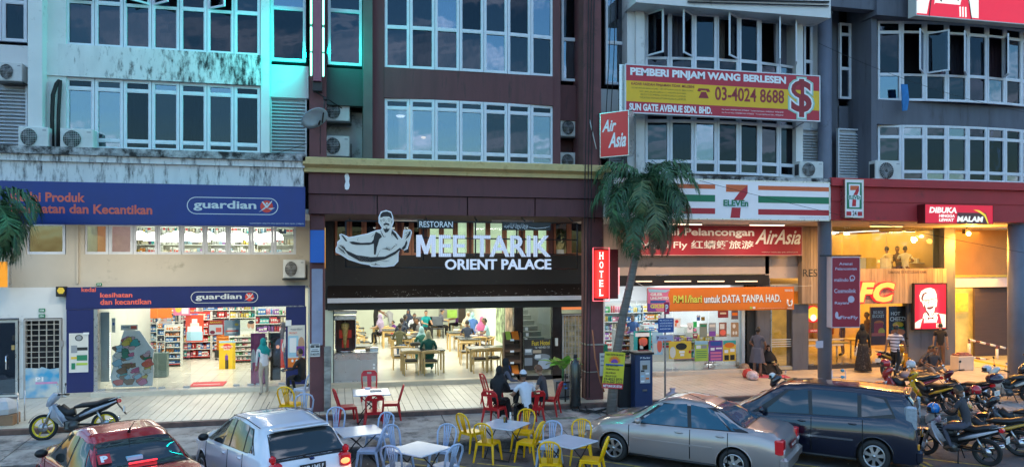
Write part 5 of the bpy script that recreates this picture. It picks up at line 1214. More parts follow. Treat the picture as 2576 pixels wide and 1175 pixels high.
board_at('door_panel','tall blue-grey panel with a large dark number inside the pharmacy at the left',247,785,275,960,.5,mat('blue_grey_panel',(.33,.42,.46),.5,var=.05),[(.8,.55,1,.8,GREYP)],[('8',.0,.68,.4,.85,GREYP)],cat='panel')
board_at('poster','large orange poster at the top of the pharmacy interior',378,757,432,800,5.5,mat('orange_poster',(.85,.2,.01),.5,var=.05),[],[]); board_at('poster','pink poster beside the orange poster in the pharmacy',436,757,478,793,5.6,PINKP,[(.1,.2,.5,.8,YPRINT,1),(.5,.5,.9,.9,WPRINT)])
board_at('poster','tall red display panel of stacked boxes in the pharmacy middle',467,792,512,860,5.8,mat('red_panel',(.65,.07,.03),.5,var=.05),[(.35,.15,.65,.35,WPRINT),(.25,.3,.75,.45,CREAMP),(.1,.42,.9,.62,WPRINT),(.05,.62,.95,.95,SKYP)])
board_at('poster','wide poster of two smiling women above the back shelf',604,804,668,840,7.5,mat('pale_green_poster',(.6,.66,.58),.5,var=.05),[(.28,.15,.42,.6,SKINP,1),(.42,.15,.56,.65,SKINP,1),(.3,.05,.55,.3,BPRINT,1),(.7,.3,.95,.8,LIMEP)])
board_at('standee','magenta panel standing behind the pharmacy glass near the woman',631,838,668,970,.2,mat('magenta_panel',(.42,.07,.2),.5,var=.06),[(.0,.3,.35,.75,WPRINT,1),(.1,.55,.9,.95,PINKP)],cat='panel')
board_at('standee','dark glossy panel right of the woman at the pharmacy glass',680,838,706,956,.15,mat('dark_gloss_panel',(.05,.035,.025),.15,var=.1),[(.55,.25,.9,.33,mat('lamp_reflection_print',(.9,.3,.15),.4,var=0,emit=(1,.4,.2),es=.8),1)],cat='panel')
board_at('poster','red seasonal poster behind the right pharmacy glass',706,845,719,925,2.5,DISC,[(.2,.2,.8,.5,WPRINT,1)])
board_at('sign_board','pale round edged sign board inside the pharmacy at the left',281,800,290,836,.4,CREAMP,[(.2,.3,.8,.5,BLUEP)],cat='sign')
lt = solo('light_string', MB(), BLACK, 'string of white dots down the blue frame in the pharmacy', 'light string') if False else None
mb = MB()
for k in range(26): c = at(277,838+k*4.6,.32); mb.ball((c.x,c.y,c.z),.014,n=6,k=4)
solo('light_string', mb, mat('white_led',(1,1,1),.4,var=0,emit=(.9,.95,1),es=3), 'string of small white lights down the blue-grey panel edge in the pharmacy', 'light string', kind=None)
bpy.data.objects['light_string']['kind'] = 'stuff'
# grille door + left door
def grille_door(label, px0, px1, py0, py1, Y, n=5, rows=8, low=None):
    x0,x1,z0,z1 = rect(px0,py0,px1,py1,Y); t = thing('grille_door', label, 'grille door', ((x0+x1)/2,Y,z0))
    mb = MB(); frame_mb(mb,x0,x1,z0,z1,.05,.08,Y); part('frame', mb, mat('grey_steel_frame',(.38,.36,.34),.5,var=.15), t, True)
    gm_ = mat('weathered_grille',(.42,.39,.34),.5,var=.2,scale=5); zl = z0 if low is None else z0+low
    for k in range(1,n): x = x0+(x1-x0)*k/n; part('bar', MB().box(x-.012,x+.012,Y-.012,Y+.012,zl,z1), gm_, t, True)
    for k in range(1,rows): z = zl+(z1-zl)*k/rows; part('crossbar', MB().box(x0+.04,x1-.04,Y-.018,Y-.006,z-.01,z+.01), gm_, t, True)
    part('dark_stairwell', MB().box(x0,x1,Y+.25,Y+.3,z0,z1), DARK, t, True)
    return t, x0,x1,z0,z1
gd,x0,x1,z0,z1 = grille_door('steel grille door with torn blue poster, left of the navy pilaster',60,155,802,1003,-.02,5,9,.86)
pm = bpy.data.materials.new('faded_poster'); pm.use_nodes = True; nt = pm.node_tree; b = nt.nodes['Principled BSDF']; tcn = nt.nodes.new('ShaderNodeTexCoord'); nzn = nt.nodes.new('ShaderNodeTexNoise'); nzn.inputs['Scale'].default_value = 2.2
crn = nt.nodes.new('ShaderNodeValToRGB'); e = crn.color_ramp.elements; e[0].color = (.05,.35,.6,1); e[0].position = .35; e[1].color = (.6,.62,.58,1); e[1].position = .62
nt.links.new(tcn.outputs['Generated'],nzn.inputs[0]); nt.links.new(nzn.outputs[0],crn.inputs[0]); nt.links.new(crn.outputs[0],b.inputs['Base Color'])
part('torn_poster', MB().prism([(x0+.05,z0+.05),(x1-.05,z0+.05),(x1-.05,z0+.86),(x1-.3,z0+.83),(x1-.5,z0+.9),(x0+.4,z0+.86),(x0+.05,z0+.88)],-.05,-.03), pm, gd, True)
part('lettering', text_mb(MB(),'P1',x0+.3,x0+.5,z0+.5,z0+.62,-.054,.04), WPRINT, gd, True, fix=False); part('print_block', MB().box(x0+.3,x0+.85,-.053,-.052,z0+.42,z0+.48), mat('faded_pink',(.65,.3,.5),.6,var=.2), gd, True)
x0,x1,z0,z1 = rect(-30,806,46,998,-.02); t = thing('glass_door','dark glass shop door with a chrome pull handle at the far left','door',((x0+x1)/2,0,z0))
mb = MB(); frame_mb(mb,x0,x1,z0,z1,.06,.08,-.02); part('frame', mb, STEEL, t, True); part('pane', MB().box(x0+.06,x1-.06,-.03,-.02,z0+.06,z1-.06), CGLASS, t, True); part('dark_interior', MB().box(x0,x1,.4,.45,z0,z1), DARK, t, True)
hc = at(15,912,-.1); part('handle', MB().tube([(hc.x,-.04,hc.z+.2),(hc.x,-.1,hc.z+.17),(hc.x,-.1,hc.z-.17),(hc.x,-.04,hc.z-.2)],.02,8), CHROME, t, True)
ots,*_ = panel_sign('light_box','orange projecting light box at the far left edge',-8,656,22,724,-.5,.2,mat('orange_light_face',(.85,.3,.01),.4,var=0,emit=(1,.35,.02),es=.45),STEEL,.02)
# --- restaurant
rz_ = .13
ra, rb = room(B, 822, 1478, 15, rz_, 3.1, SHOPFL, mat('restaurant_wall',(.62,.66,.56),.5,var=.05,scale=2), ICEIL)
step(B, 822, 1296, rz_, mat('beige_step_tile',(.5,.44,.33),.4,var=.08)); step(B, 1296, 1480, rz_, BROWND, .1)
room_light(840, 1300, .8, 14, 3.05, 900, (1,1,.84))
DTILE = mat('glossy_dark_tile',(.035,.025,.022),.12,var=.2)
part('pier', WB().add(1293,1316,0,sh0,-.1,.12).mb, DTILE, B, True); part('pier', WB().add(1390,1413,0,sh0,-.1,.12).mb, DTILE, B, True); part('pier', WB().add(818,838,0,sh0,-.1,.12).mb, mat('pale_green_pier',(.55,.6,.5),.5,var=.05), B, True)
xp_ = XX(1300,0); part('partition', MB().box(xp_,xp_+.1,.13,3.3,rz_,3.1).box(xp_,xp_+.95,3.3,3.4,rz_,3.1), IW, B, True); part('partition', MB().box(xp_+.95,xp_+1.05,3.3,15,rz_,3.1), IW, B, True)
for ya_,yb_,nm_,lb_,cc_ in ((.3,1.6,'mural_red','red and white graffiti style mural panel nearest the leaflet rack',(.4,.28,.18)),(1.75,3.2,'mural_green','green graffiti style mural panel deeper along the restaurant side wall',(.35,.45,.25))): solo('mural', MB().box(xp_-.02,xp_-.002,ya_,yb_,.95,2.6), mat(nm_,cc_,.6,var=.85,scale=4), lb_, 'mural')
room_light(1240,1290,4,12,3.0,15,(1,1,.84))
glass(B, 1316, 1390, .3, sh0, .0, clamps=False)
# hotel entrance: stairs, bed poster
tx0,tx1 = XX(1318,1.5), XX(1390,1.5)
sth = thing('staircase','grey tiled stairs behind the hotel glass panel','staircase',((tx0+tx1)/2,1.2,rz_))
for k in range(9): part('stair_step', MB().box(tx0,tx0+(tx1-tx0)*(.75-.05*k),1.2+k*.26,1.2+k*.26+.3,rz_,rz_+.9+k*.17), mat('grey_stair',(.3,.34,.33),.5,var=.1), sth, True)
part('stair_wall', MB().box(tx0+.25,tx1+.4,3.2,3.3,rz_,3.1), mat('pale_blue_grey_wall',(.5,.56,.56),.6,var=.04), B, True)
poster('Fast Hotel glass poster of a made bed under the stairs',1318,853,1388,930,-.02,mat('bed_poster_dark',(.06,.05,.045),.4,var=.3,scale=3),[(.02,.3,.3,.5,GREYP),(.05,.32,.26,.42,WPRINT),(.02,.6,.3,.85,GREYP),(.32,.35,.62,.45,mat('bed_lamp_print',(.6,.45,.3),.5,var=0)),(.35,.48,.95,.7,GREYP,1),(.4,.5,.6,.62,WPRINT),(.5,.62,.98,.98,mat('pale_bed_print',(.5,.55,.62),.5,var=.1),1)],[('Fast Hotel',.28,.04,.93,.2,YPRINT),('Tel : +603 4023 1733',.38,.23,.92,.3,CREAMP)])
for a,b,c,d in ((1321,823,1328,832),(1323,837,1330,846),(1320,850,1327,859)): small_box('notice','small square sticker on the hotel glass, %s' % ('top' if b<830 else 'middle' if b<845 else 'lowest'),a,b,c,d,-.012,.004,CREAMP,'sticker')
small_box('fuse_box','small meter box on the dark tiled pier by the grille',1397,850,1404,870,-.16,.06,CREAMP,'meter box')
gd2,*_ = grille_door('pale steel grille gate right of the dark tiled pier by the plant',1414,1472,790,985,-.1,7,14)
part('brick_backdrop', MB().box(XX(1414,0),XX(1472,0),.08,.13,.0,2.0), mat('yellowish_brick_wall',(.5,.42,.25),.8,var=.5,scale=5), gd2, True)
panel_sign('sign_board','lit orange strip sign over the grille gate',1414,766,1474,779,-.2,.08,mat('orange_strip',(.8,.2,.05),.5,var=0,emit=(1,.3,.1),es=.6))
panel_sign('counter_front','dark kitchen pass with green board at the back of the restaurant',1105,757,1165,800,13,.3,mat('pass_frame',(.25,.25,.22),.5),cat='counter'); panel_sign('menu_board','small green board in the kitchen pass',1125,779,1150,800,12.9,.05,mat('green_board',(.3,.5,.08),.5,var=.2),cat='board')
panel_sign('door','dark door at the back right of the restaurant',1153,757,1172,812,11,.06,DTILE,cat='door')

# furniture
TDARK = mat('dark_table_top',(.04,.05,.055),.25,var=.1); TW = mat('light_wood_leg',(.6,.4,.16),.4,var=.15,scale=4); BSEAT = mat('black_seat',(.02,.02,.022),.35)
def make_dining_table():
    t = thing('dining_table','x','table',(0,0,0),0,'wooden dining tables in the restaurant')
    part('table_top', MB().bbox(-.4,.4,-.4,.4,.72,.76,.008), TDARK, t); part('apron', MB().box(-.36,.36,-.36,-.33,.64,.72).box(-.36,.36,.33,.36,.64,.72).box(-.36,-.33,-.33,.33,.64,.72).box(.33,.36,-.33,.33,.64,.72), TW, t)
    for sx in (-1,1):
        for sy in (-1,1): part('leg', MB().box(sx*.35-.03,sx*.35+.03,sy*.35-.03,sy*.35+.03,0,.72), TW, t)
    return t
def make_wood_chair():
    t = thing('dining_chair','x','chair',(0,0,0),0,'wooden dining chairs in the restaurant')   # faces +Y, back at -Y
    part('seat', MB().bbox(-.22,.22,-.2,.24,.43,.48,.02), BSEAT, t)
    for sx in (-1,1): part('leg', MB().tube([(sx*.2,.22,0),(sx*.19,.2,.44)],.018,6), TW, t); part('leg', MB().tube([(sx*.22,-.24,0),(sx*.21,-.2,.44),(sx*.25,-.22,.74)],.02,6), TW, t)
    part('back_rail', MB().tube([(-.27,-.02,.73),(-.29,-.14,.75),(-.2,-.24,.77),(0,-.28,.78),(.2,-.24,.77),(.29,-.14,.75),(.27,-.02,.73)],[.015,.022,.034,.042,.034,.022,.015],8,flat=1), TW, t)
    part('seat_rail', MB().box(-.19,.19,-.19,-.16,.38,.43).box(-.19,.19,.18,.21,.38,.43), TW, t)
    return t
dt0 = make_dining_table(); dc0 = make_wood_chair()
def put(proto, label, x, y, z, rz=0, group=None):
    o = proto if proto['label'] == 'x' else copy_tree(proto); return place(o, label, (x,y,z), rz, group)
def tb(px, py, label, rz=0):   # table by its top centre
    p = gr(px, py, rz_+.76); return put(dt0, label, p.x, p.y, rz_, rz), p
def ch(px, py, rz, label):     # chair by its seat centre
    p = gr(px, py, rz_+.47); return put(dc0, label, p.x, p.y, rz_, rz), p
tb(1038,878,'front dark topped table with a black bag, left of the two women in green'); tb(1086,877,'front dark topped table where the two women in green sit')
tb(1205,873,'nearest empty dark table at the right of the restaurant'); tb(1245,872,'empty dark table touching the glass partition side')
tb(1180,850,'table of the family with the woman in pink headscarf'); tb(1212,846,'table end beside the man in pale blue shirt')
tb(1010,848,'table crowded by the young men in dark clothes'); tb(1040,843,'second table of the group of young men'); tb(985,828,'table of the little girl in purple')
tb(1150,834,'table with tissue box behind the man in navy'); tb(960,820,'small back table by the standing waiter'); tb(1060,806,'long back table with two dark chairs'); tb(1085,806,'back table end by the elderly man'); tb(1020,824,'middle table of the woman in navy headscarf')
for px,py,rz,lb in ((1033,905,0,'empty wooden chair at the front left table, back to the street'),(1083,905,0,'wooden chair under the woman in the floral headscarf'),(1005,893,0,'wooden chair of the man in the olive hoodie'),
  (1205,900,0,'empty wooden chair at the nearest right table'),(1240,897,0,'empty wooden chair beside the leaflet rack'),(1172,882,0,'wooden chair of the man in the navy shirt'),(1225,868,R(90),'wooden chair of the man in the pale blue shirt'),
  (1155,848,0,'empty wooden chair with pale rail left of the family'),(1205,905-38,0,'chair tucked under the family table'),(975,842,R(10),'wooden chair by the little girl'),(1115,820,0,'wooden chair of the elderly man in the dark jacket'),(1095,820,0,'empty chair behind the elderly man'),(1015,860,R(5),'wooden chair of the young man in blue'),(1045,857,R(180),'wooden chair of the laughing man'),(1055,870,0,'chair of the woman in teal headscarf')):
    ch(px,py,rz,lb)
for k in range(8):   # stacked chair backs along the left wall
    px, py = 892+k*3.8, 790+k*11.5; ch(px, py, R(-90), 'wooden chair with round back along the left wall, %s from the front' % ['eighth','seventh','sixth','fifth','fourth','third','second','first'][k])
for k,(px,py) in enumerate(((880,815),(893,840),(905,868))): tb(px,py,'long dark table along the left wall, %s' % ['farthest','middle','nearest'][k])
for k,(px,y) in enumerate(((1068,12.4),(1095,12.4))): 
    x = XX(px,y); t = thing('metal_chair','dark grey chair back facing the long back table, '+('left' if k==0 else 'right')+' one','chair',(x,y,rz_)); part('backrest', MB().bbox(-.38,.38,-.03,.03,.55,1.0,.02), mat('grey_chair_back',(.1,.12,.15),.5), t); part('seat', MB().bbox(-.36,.36,-.5,-.03,.42,.47,.02), BSEAT, t)
    for sx in (-1,1):
        for yy in (-.45,0): part('leg', MB().box(sx*.33-.02,sx*.33+.02,yy-.02,yy+.02,0,.55), BLACK, t)
# table-top items
def item(name, label, cat, px, py, zt, mbf, m, group=None):
    p = gr(px,py,zt); mb = MB(); mbf(mb); o = solo(name, mb, m, label, cat, group, loc=(p.x,p.y,zt)); return o
zt = rz_+.762
item('bag','black bag on the front left restaurant table','bag',1045,870,zt,lambda m: m.bbox(-.18,.18,-.1,.1,0,.13,.04),BLACKR); item('tissue_box','red and white tissue box beside the black bag','box',1062,874,zt,lambda m: m.bbox(-.12,.12,-.05,.05,0,.06,.005),WPRINT)
item('tray','white tray on the right front table','tray',1190,868,zt,lambda m: m.bbox(-.07,.07,-.04,.04,0,.012,.003),WPRINT); item('tissue_box','white tissue box on the table behind the man in navy','box',1148,832,zt,lambda m: m.bbox(-.12,.12,-.06,.06,0,.07,.01),CREAMP)
item('plate','white plate on the family table','plate',1190,845,zt,lambda m: m.lathe([(0,0),(.1,.0),(.14,.02),(.13,.02),(0,.01)]),WPRINT); item('drink','pale drink glass on the family table','glass',1205,843,zt,lambda m: m.cyl((0,0,0),.035,.14,10),CREAMP); item('glass_jar','clear jar on the young men\'s table','jar',1028,842,zt,lambda m: m.cyl((0,0,0),.06,.12,12),WPLAS)
# kebab counter
kx0,kx1 = XX(828,-.0), XX(950,0)
kc = thing('kebab_counter','stainless steel kebab counter at the restaurant entrance','counter',((kx0+kx1)/2,.1,0))
part('cabinet', MB().bbox(kx0,kx1,.05,.75,.12,.98,.01), STEEL, kc, True); part('work_top', MB().bbox(kx0-.03,kx1+.03,.0,.8,.98,1.02,.008), STEEL, kc, True)
for a,b in ((.05,.33),(.34,.66),(.67,.97)): part('door_panel', MB().box(kx0+(kx1-kx0)*a,kx0+(kx1-kx0)*b,.035,.049,.16,.78), mat('brushed_panel',(.5,.5,.51),.35,.9,var=.05), kc, True)
for k in range(2): part('socket', MB().box(kx1-.14,kx1-.08,.03,.036,.5+k*.1,.56+k*.1), WPRINT, kc, True)
part('skirt', MB().box(kx0,kx1,.06,.7,.0,.12), BLACK, kc, True)
mx0 = XX(845,.3); mx1 = XX(893,.3); zt2 = 1.02
km = thing('kebab_grill','upright kebab grill with shiny side panels on the steel counter','grill',((mx0+mx1)/2,.35,zt2))
part('back_shield', MB().box(mx0,mx1,.55,.6,zt2,2.05), mat('dark_grill_back',(.06,.03,.025),.35,.6,var=.3,scale=3), km, True)
part('side_shield', MB().prismz([(mx0,.55),(mx0+.02,.55),(mx0-.03+.02,.2),(mx0-.03,.2)],zt2+.1,2.0), STEEL, km, True); part('side_shield', MB().prismz([(mx1,.55),(mx1-.02,.55),(mx1+.01,.2),(mx1+.03,.2)],zt2+.1,2.0), STEEL, km, True)
part('hood', MB().bbox(mx0-.06,mx1+.04,.12,.62,2.0,2.14,.02).bbox(mx0-.06,mx1+.06,.1,.64,2.2,2.3,.02), STEEL, km, True)
part('burner', MB().box(mx0+.18,mx1-.18,.52,.55,zt2+.1,zt2+.35).box(mx0+.1,mx1-.1,.52,.55,zt2+.4,zt2+.65), mat('burner_red',(.25,.02,.01),.5,var=.3,emit=(1,.08,.03),es=.15), km, True)
xc_ = XX(868,.3); part('spit', MB().cyl((xc_,.32,zt2),.012,1.0,6), STEEL, km, True); part('drip_tray', MB().lathe([(0,0),(.26,.0),(.3,.05),(.28,.05),(0,.02)],c=(xc_,.3,zt2+.0),n=24), STEEL, km, True)
solo('kebab_meat', MB().lathe([(0,0),(.035,.02),(.045,.15),(.06,.3),(.085,.5),(.12,.66),(.13,.74),(.1,.78),(0,.8)],n=16), mat('roast_meat',(.55,.33,.1),.5,var=.45,scale=12,bump=.6,bscale=30), 'golden cone of roasting meat on the spit', 'meat', loc=(xc_,.32,zt2+.1))
for k,(px,lb) in enumerate(((925,'left'),(936,'middle'),(946,'right'))):
    x = XX(px,.4); solo('food_tray', MB().bbox(-.07,.07,-.1,.1,0,.1,.01), STEEL if k else mat('brown_sauce_tray',(.25,.15,.08),.4), 'metal food tray on the kebab counter, %s one' % lb, 'tray', loc=(x,.4,1.02))
solo('towel', MB().bbox(-.1,.1,-.06,.06,0,.02,.005), WPRINT, 'white cloth beside the kebab grill', 'cloth', loc=(XX(912,.25),.25,1.02))
# leaflet rack
lx = XX(1290,-.3)
lr = thing('leaflet_rack','brown leaflet rack with orange brochures by the dark tiled pier','rack',(lx,-.25,0))
part('frame', MB().box(-.28,-.25,-.05,.2,0,1.55).box(.25,.28,-.05,.2,0,1.55).box(-.28,.28,.17,.2,0,1.55), mat('rack_brown',(.12,.07,.045),.5), lr)
for k in range(4):
    z = .25+k*.36; part('shelf', MB().add([(-.25,-.12,z),(.25,-.12,z),(.25,.15,z+.2),(-.25,.15,z+.2),(-.25,-.12,z-.02),(.25,-.12,z-.02),(.25,.15,z+.18),(-.25,.15,z+.18)],[(0,1,2,3),(4,7,6,5),(0,4,5,1),(1,5,6,2),(2,6,7,3),(3,7,4,0)]), mat('rack_brown',(.12,.07,.045),.5), lr)
    for j,(m_,a,b) in enumerate(((OPRINT,-.02,.2),(LIMEP if k==3 else BLUEP,-.22,-.06))):
        if k in (0,3) : part('brochure', MB().add([(a,-.125,z+.01),(b,-.125,z+.01),(b,.1,z+.25),(a,.1,z+.25)],[(0,1,2,3)]), m_, lr)
    part('label_card', MB().box(-.1,.02,-.135,-.13,z-.03,z+.03), WPRINT, lr)
# --- convenience store
sevz = ZZ(1700,779,0)
ca, cb2 = room(C_, 1522, 1872, 8.5, .13, 3.0, SHOPFL, mat('store_wall',(.74,.76,.78),.5,var=.03), ICEIL)
step(C_, 1522, 1880, .13, TILE2); 
for a,b in ((1524,1600),(1602,1690),(1692,1782),(1784,1868)): glass(C_, a, b, .14, 2.5)
room_light(1530, 1868, .6, 8, 2.95, 400, (.92,.97,1))
part('doorway_side', WB().add(1872,1905,0,m1,.0,.05).mb, BLACK, C_, True); part('jamb', WB().add(1866,1874,.13,2.6,-.05,.1).mb, mat('pale_blue_jamb',(.45,.55,.62),.4,var=.05), C_, True)
for px,y,wd,ht,lb,bi,sd_ in ((1560,5.5,2.0,1.9,'blue lit drinks shelf at the left of the store',[3,0,1,11],31),(1630,6.8,2.2,1.8,'back shelf of snacks behind the counter',[0,1,3,7],32),(1590,3.2,1.3,1.1,'low rack of green and red snack packets',[6,1,2],33),(1700,7.4,2.2,1.7,'white back shelf above the counter',[0,0,11],34),(1655,3.4,1.1,1.2,'counter display of small packets in the store',[1,0,3],35)):
    shelf_unit(lb, XX(px,y), y, .135, wd, ht, levels=5, seed=sd_, bias=bi)
x0_,x1_ = XX(1602,2.2), XX(1722,2.2)
sc_ = thing('shop_counter','white store counter with red and orange striped front','counter',((x0_+x1_)/2,2.2,.13)); part('body', MB().bbox(x0_,x1_,2.2,2.9,.13,1.05,.01), SHELFW, sc_, True)
for z0_,z1_,m_ in ((.82,.88,OR),(.72,.8,GR),(.62,.7,RE)): part('stripe', MB().box(x0_+.01,x1_-.01,2.19,2.199,z0_,z1_), m_, sc_, True)
part('counter_top', MB().bbox(x0_-.03,x1_+.03,2.15,2.95,1.05,1.1,.01), GREYP, sc_, True)
x0_,x1_ = XX(1722,3.0), XX(1800,3.0); t = thing('shop_counter','pale self-service counter with a round white and green badge','counter',((x0_+x1_)/2,3,.13)); part('body', MB().bbox(x0_,x1_,3,3.7,.13,1.3,.01), IW, t, True); part('badge', MB().poly(circ((x0_+x1_)/2-.3,1.1,.16),2.99), GR, t, True)
def bistro(px, py, label):
    p = gr(px,py,.135+1.05); t = thing('bistro_table',label,'table',(p.x,p.y,.135)); part('table_top', MB().lathe([(0,1.02),(.38,1.02),(.4,1.035),(.38,1.05),(0,1.05)],n=28), WOOD, t); part('stem', MB().cyl((0,0,.03),.035,1.0,12), CHROME, t); part('base', MB().lathe([(0,0),(.3,0),(.28,.02),(.05,.05),(0,.05)],n=28), CHROME, t)
bistro(1793,842,'round wooden high table on a chrome base behind the posters'); bistro(1851,839,'round high table nearest the dark doorway')
shelf_unit('row of yellow snack boxes behind the bistro tables', XX(1790,2.0), 2.0, .135, 3.0, 1.0, levels=3, seed=41, bias=[7,7,1])
pst = [(1594,832,1638,880,'greenish drink poster low on the store glass left of the parking machine',TEALP,[(.1,.1,.9,.3,WPRINT),(.3,.4,.8,.8,SALMON,1)]),
 (1604,834,1632,882,'maroon poster low on the store glass',MAROONP,[(.1,.3,.9,.6,OPRINT,1),(.2,.7,.5,.9,CREAMP)]),(1641,834,1667,892,'blue and red milk drink poster on the store glass',SKYP,[(.1,.5,.45,.95,CREAMP),(.45,.3,.95,.9,SALMON,1)]),
 (1683,858,1739,902,'yellow promo poster with white figure on the store glass',YPRINT,[(.03,.3,.3,.95,CREAMP,1),(.3,.1,.8,.5,BPRINT,1),(.45,.55,.7,.68,WPRINT),(.5,.72,.68,.85,WPRINT),(.88,.55,.98,.7,RPRINT)]),
 (1748,857,1781,908,'lime green price list poster on the store glass',LIMEP,[(0,0,1,.18,SKYP),(.1,.22,.45,.38,WPRINT),(.5,.22,.9,.38,GREYP),(.1,.5,.9,.53,GPRINT),(.1,.6,.9,.63,GPRINT),(.1,.7,.9,.73,GPRINT),(.1,.8,.9,.83,GPRINT)]),
 (1784,856,1818,908,'purple price list poster on the store glass',PURP,[(.1,.05,.9,.25,BLUEP),(.1,.35,.4,.48,WPRINT),(.5,.35,.95,.42,WPRINT),(.1,.55,.9,.65,PINKP),(.1,.7,.9,.8,PINKP),(.1,.85,.9,.95,PINKP)]),
 (1819,856,1851,908,'amber coffee poster beside the purple poster',YPRINT,[(0,0,1,.2,TEALP),(.1,.1,.9,.35,OPRINT,1),(.1,.45,.4,.6,WPRINT),(.55,.4,.9,.55,WPRINT),(.1,.7,.45,.95,BPRINT),(.55,.7,.9,.95,BPRINT)]),
 (1760,813,1779,848,'grey-green notice sheet high on the store glass',mat('grey_green_notice',(.22,.25,.2),.5,var=.1),[(.1,.1,.9,.25,GPRINT)]),(1783,812,1801,847,'grey and purple notice sheet on the store glass',GREYP,[(.1,.1,.9,.3,CREAMP),(.05,.6,.95,.95,PURP)]),
 (1809,811,1828,847,'brown food poster high on the store glass',mat('brown_poster',(.25,.09,.06),.5,var=.1),[(.1,.1,.7,.45,CREAMP),(.1,.5,.9,.9,SALMON,1)]),(1839,811,1858,847,'tan coffee menu poster nearest the doorway',mat('tan_poster',(.35,.22,.12),.5),[(.2,.1,.6,.4,CREAMP,1),(.2,.6,.45,.85,CREAMP,1),(.55,.6,.8,.85,CREAMP,1)]),
 (1840,779,1857,803,'dark photo poster at the top right of the store glass',mat('dark_photo',(.15,.1,.12),.5,var=.3),[(.1,.3,.9,.6,OPRINT)]),(1806,777,1832,799,'maroon XPAX poster hanging behind the store glass',MAROONP,[(.2,.4,.8,.6,CREAMP)]),
 (1744,809,1753,823,'bright green small sticker on the store glass',mat('bright_green',(.02,.5,.1),.5,var=0),[]),(1745,826,1752,833,'pink small sticker on the store glass',PINKP,[]),(1743,838,1755,851,'maroon small notice on the store glass',MAROONP,[(.2,.2,.8,.5,CREAMP)]),(1729,812,1743,836,'white face-shaped sticker sheet on the store glass',WPRINT,[(.2,.2,.8,.7,GREYP,1),(.3,.2,.7,.55,WPRINT,1)]),
 (1753,793,1761,806,'small blue card on the store glass',BLUEP,[(.1,.1,.9,.3,WPRINT)]),(1764,797,1773,806,'small olive card on the store glass',OLIVEP,[]),(1692,801,1712,824,'white 7 sticker framed in green on the store glass',WPRINT,[(.3,.15,.75,.5,DISC,1),(.3,.5,.5,.85,OPRINT)])]
for a,b,c,d,lb,base,bl in pst: poster(lb,a,b,c,d,-.03,base,bl,thick=.008)
for a,b in ((1746,1783),(1782,1853)):
    x0_,x1_ = XX(a,-.02), XX(b,-.02); solo('poster_stand', MB().tube([(x0_+.02,-.01,1.1),(x0_,-.01,.14)],.012,5).tube([(x1_-.02,-.01,1.1),(x1_,-.01,.14)],.012,5).box(x0_,x1_,-.015,0,.42,.45), STEEL, 'thin steel stand holding the '+('lime green poster' if a<1750 else 'purple and amber posters'), 'stand')
# --- chicken restaurant
WARMW = mat('warm_wall',(.7,.5,.2),.6,var=.1,scale=2); KFL = mat('warm_floor_tile',(.6,.5,.32),.25,var=.06)
ka, kb_ = XX(1936,0), XX(2380,0)
kz = ZZ(2200,764,0); k2 = ZZ(2200,672,0)
part('floor', MB().box(ka,kb_,-.1,8,.03,.13), KFL, D_, True); part('back_wall', MB().box(ka,kb_,8,8.1,.1,SOF), mat('chicken_back_wall',(.35,.2,.1),.6,var=.5,scale=1.5), D_, True)
part('upper_floor', MB().box(ka,kb_,-.05,8,2.75,3.0), mat('cream_slab',(.6,.5,.35),.6), D_, True); part('side_wall', MB().box(ka-.1,ka,.1,8,.1,SOF), WARMW, D_, True); part('side_wall', MB().box(kb_,kb_+.1,.25,8,.1,SOF), WARMW, D_, True)
for a,b in ((2034,2120),(2122,2190),(2192,2286)): glass(D_, a, b, .14, kz, -.02)
for a,b in ((2090,2230),(2232,2374)): glass(D_, a, b, k2-.2, SOF-.05, -.05, clamps=False)
part('rail', MB().box(XX(2030,0),XX(2120,0),-.05,-.02,1.0,1.06).box(XX(2030,0),XX(2120,0),-.05,-.02,.8,.86), CREAM, D_, True)
room_light(2040, 2370, .5, 7, 2.7, 560, (1,.52,.12)); room_light(2040, 2370, .5, 7, SOF-.08, 480, (1,.55,.13))
# upper dining: windows, lamps, sofas, tables
for k,(px,py) in enumerate(((2095,590),(2130,592),(2225,597),(2275,597),(2320,598),(2352,599),(2260,600),(2180,592))):
    y = 1.2+(k%4)*1.6; p = at(px,py,y); t = thing('ceiling_lamp','small warm ceiling lamp upstairs over the cladding, %s from the left' % ORD[sorted((2095,2130,2225,2275,2320,2352,2260,2180)).index(px)],'ceiling lamp',(p.x,p.y,p.z),0,'warm lamps upstairs in the chicken restaurant')
    part('lamp_bowl', MB().lathe([(0,0),(.09,.01),(.12,.05),(.05,.1),(0,.1)],n=12), mat('warm_lamp_glow',(1,.9,.7),.4,var=0,emit=(1,.85,.5),es=7), t); part('rod', MB().cyl((0,0,.1),.01,.3,5), BLACK, t)
panel_sign('wall_panel','dark paned wall mirror at the upper left of the chicken restaurant',2102,592,2205,645,6.5,.1,mat('dark_mural',(.12,.08,.06),.5,var=.7,scale=1.6),mat('brass_frame',(.6,.42,.12),.4,var=.1),.06,cat='mirror')
panel_sign('wall_panel','speckled brown photo mural at the upper right of the chicken restaurant',2215,590,2370,660,7.3,.1,mat('dark_mural_right',(.22,.13,.07),.5,var=.8,scale=2.2),cat='mural')
for px in (2115,2200,2212,2258): part('column', MB().box(XX(px,5),XX(px,5)+.12,5,5.12,3,SOF), WARMW, D_, True)
YSOFA = mat('yellow_seat',(.75,.5,.06),.5,var=.05)
zt3 = 3.0
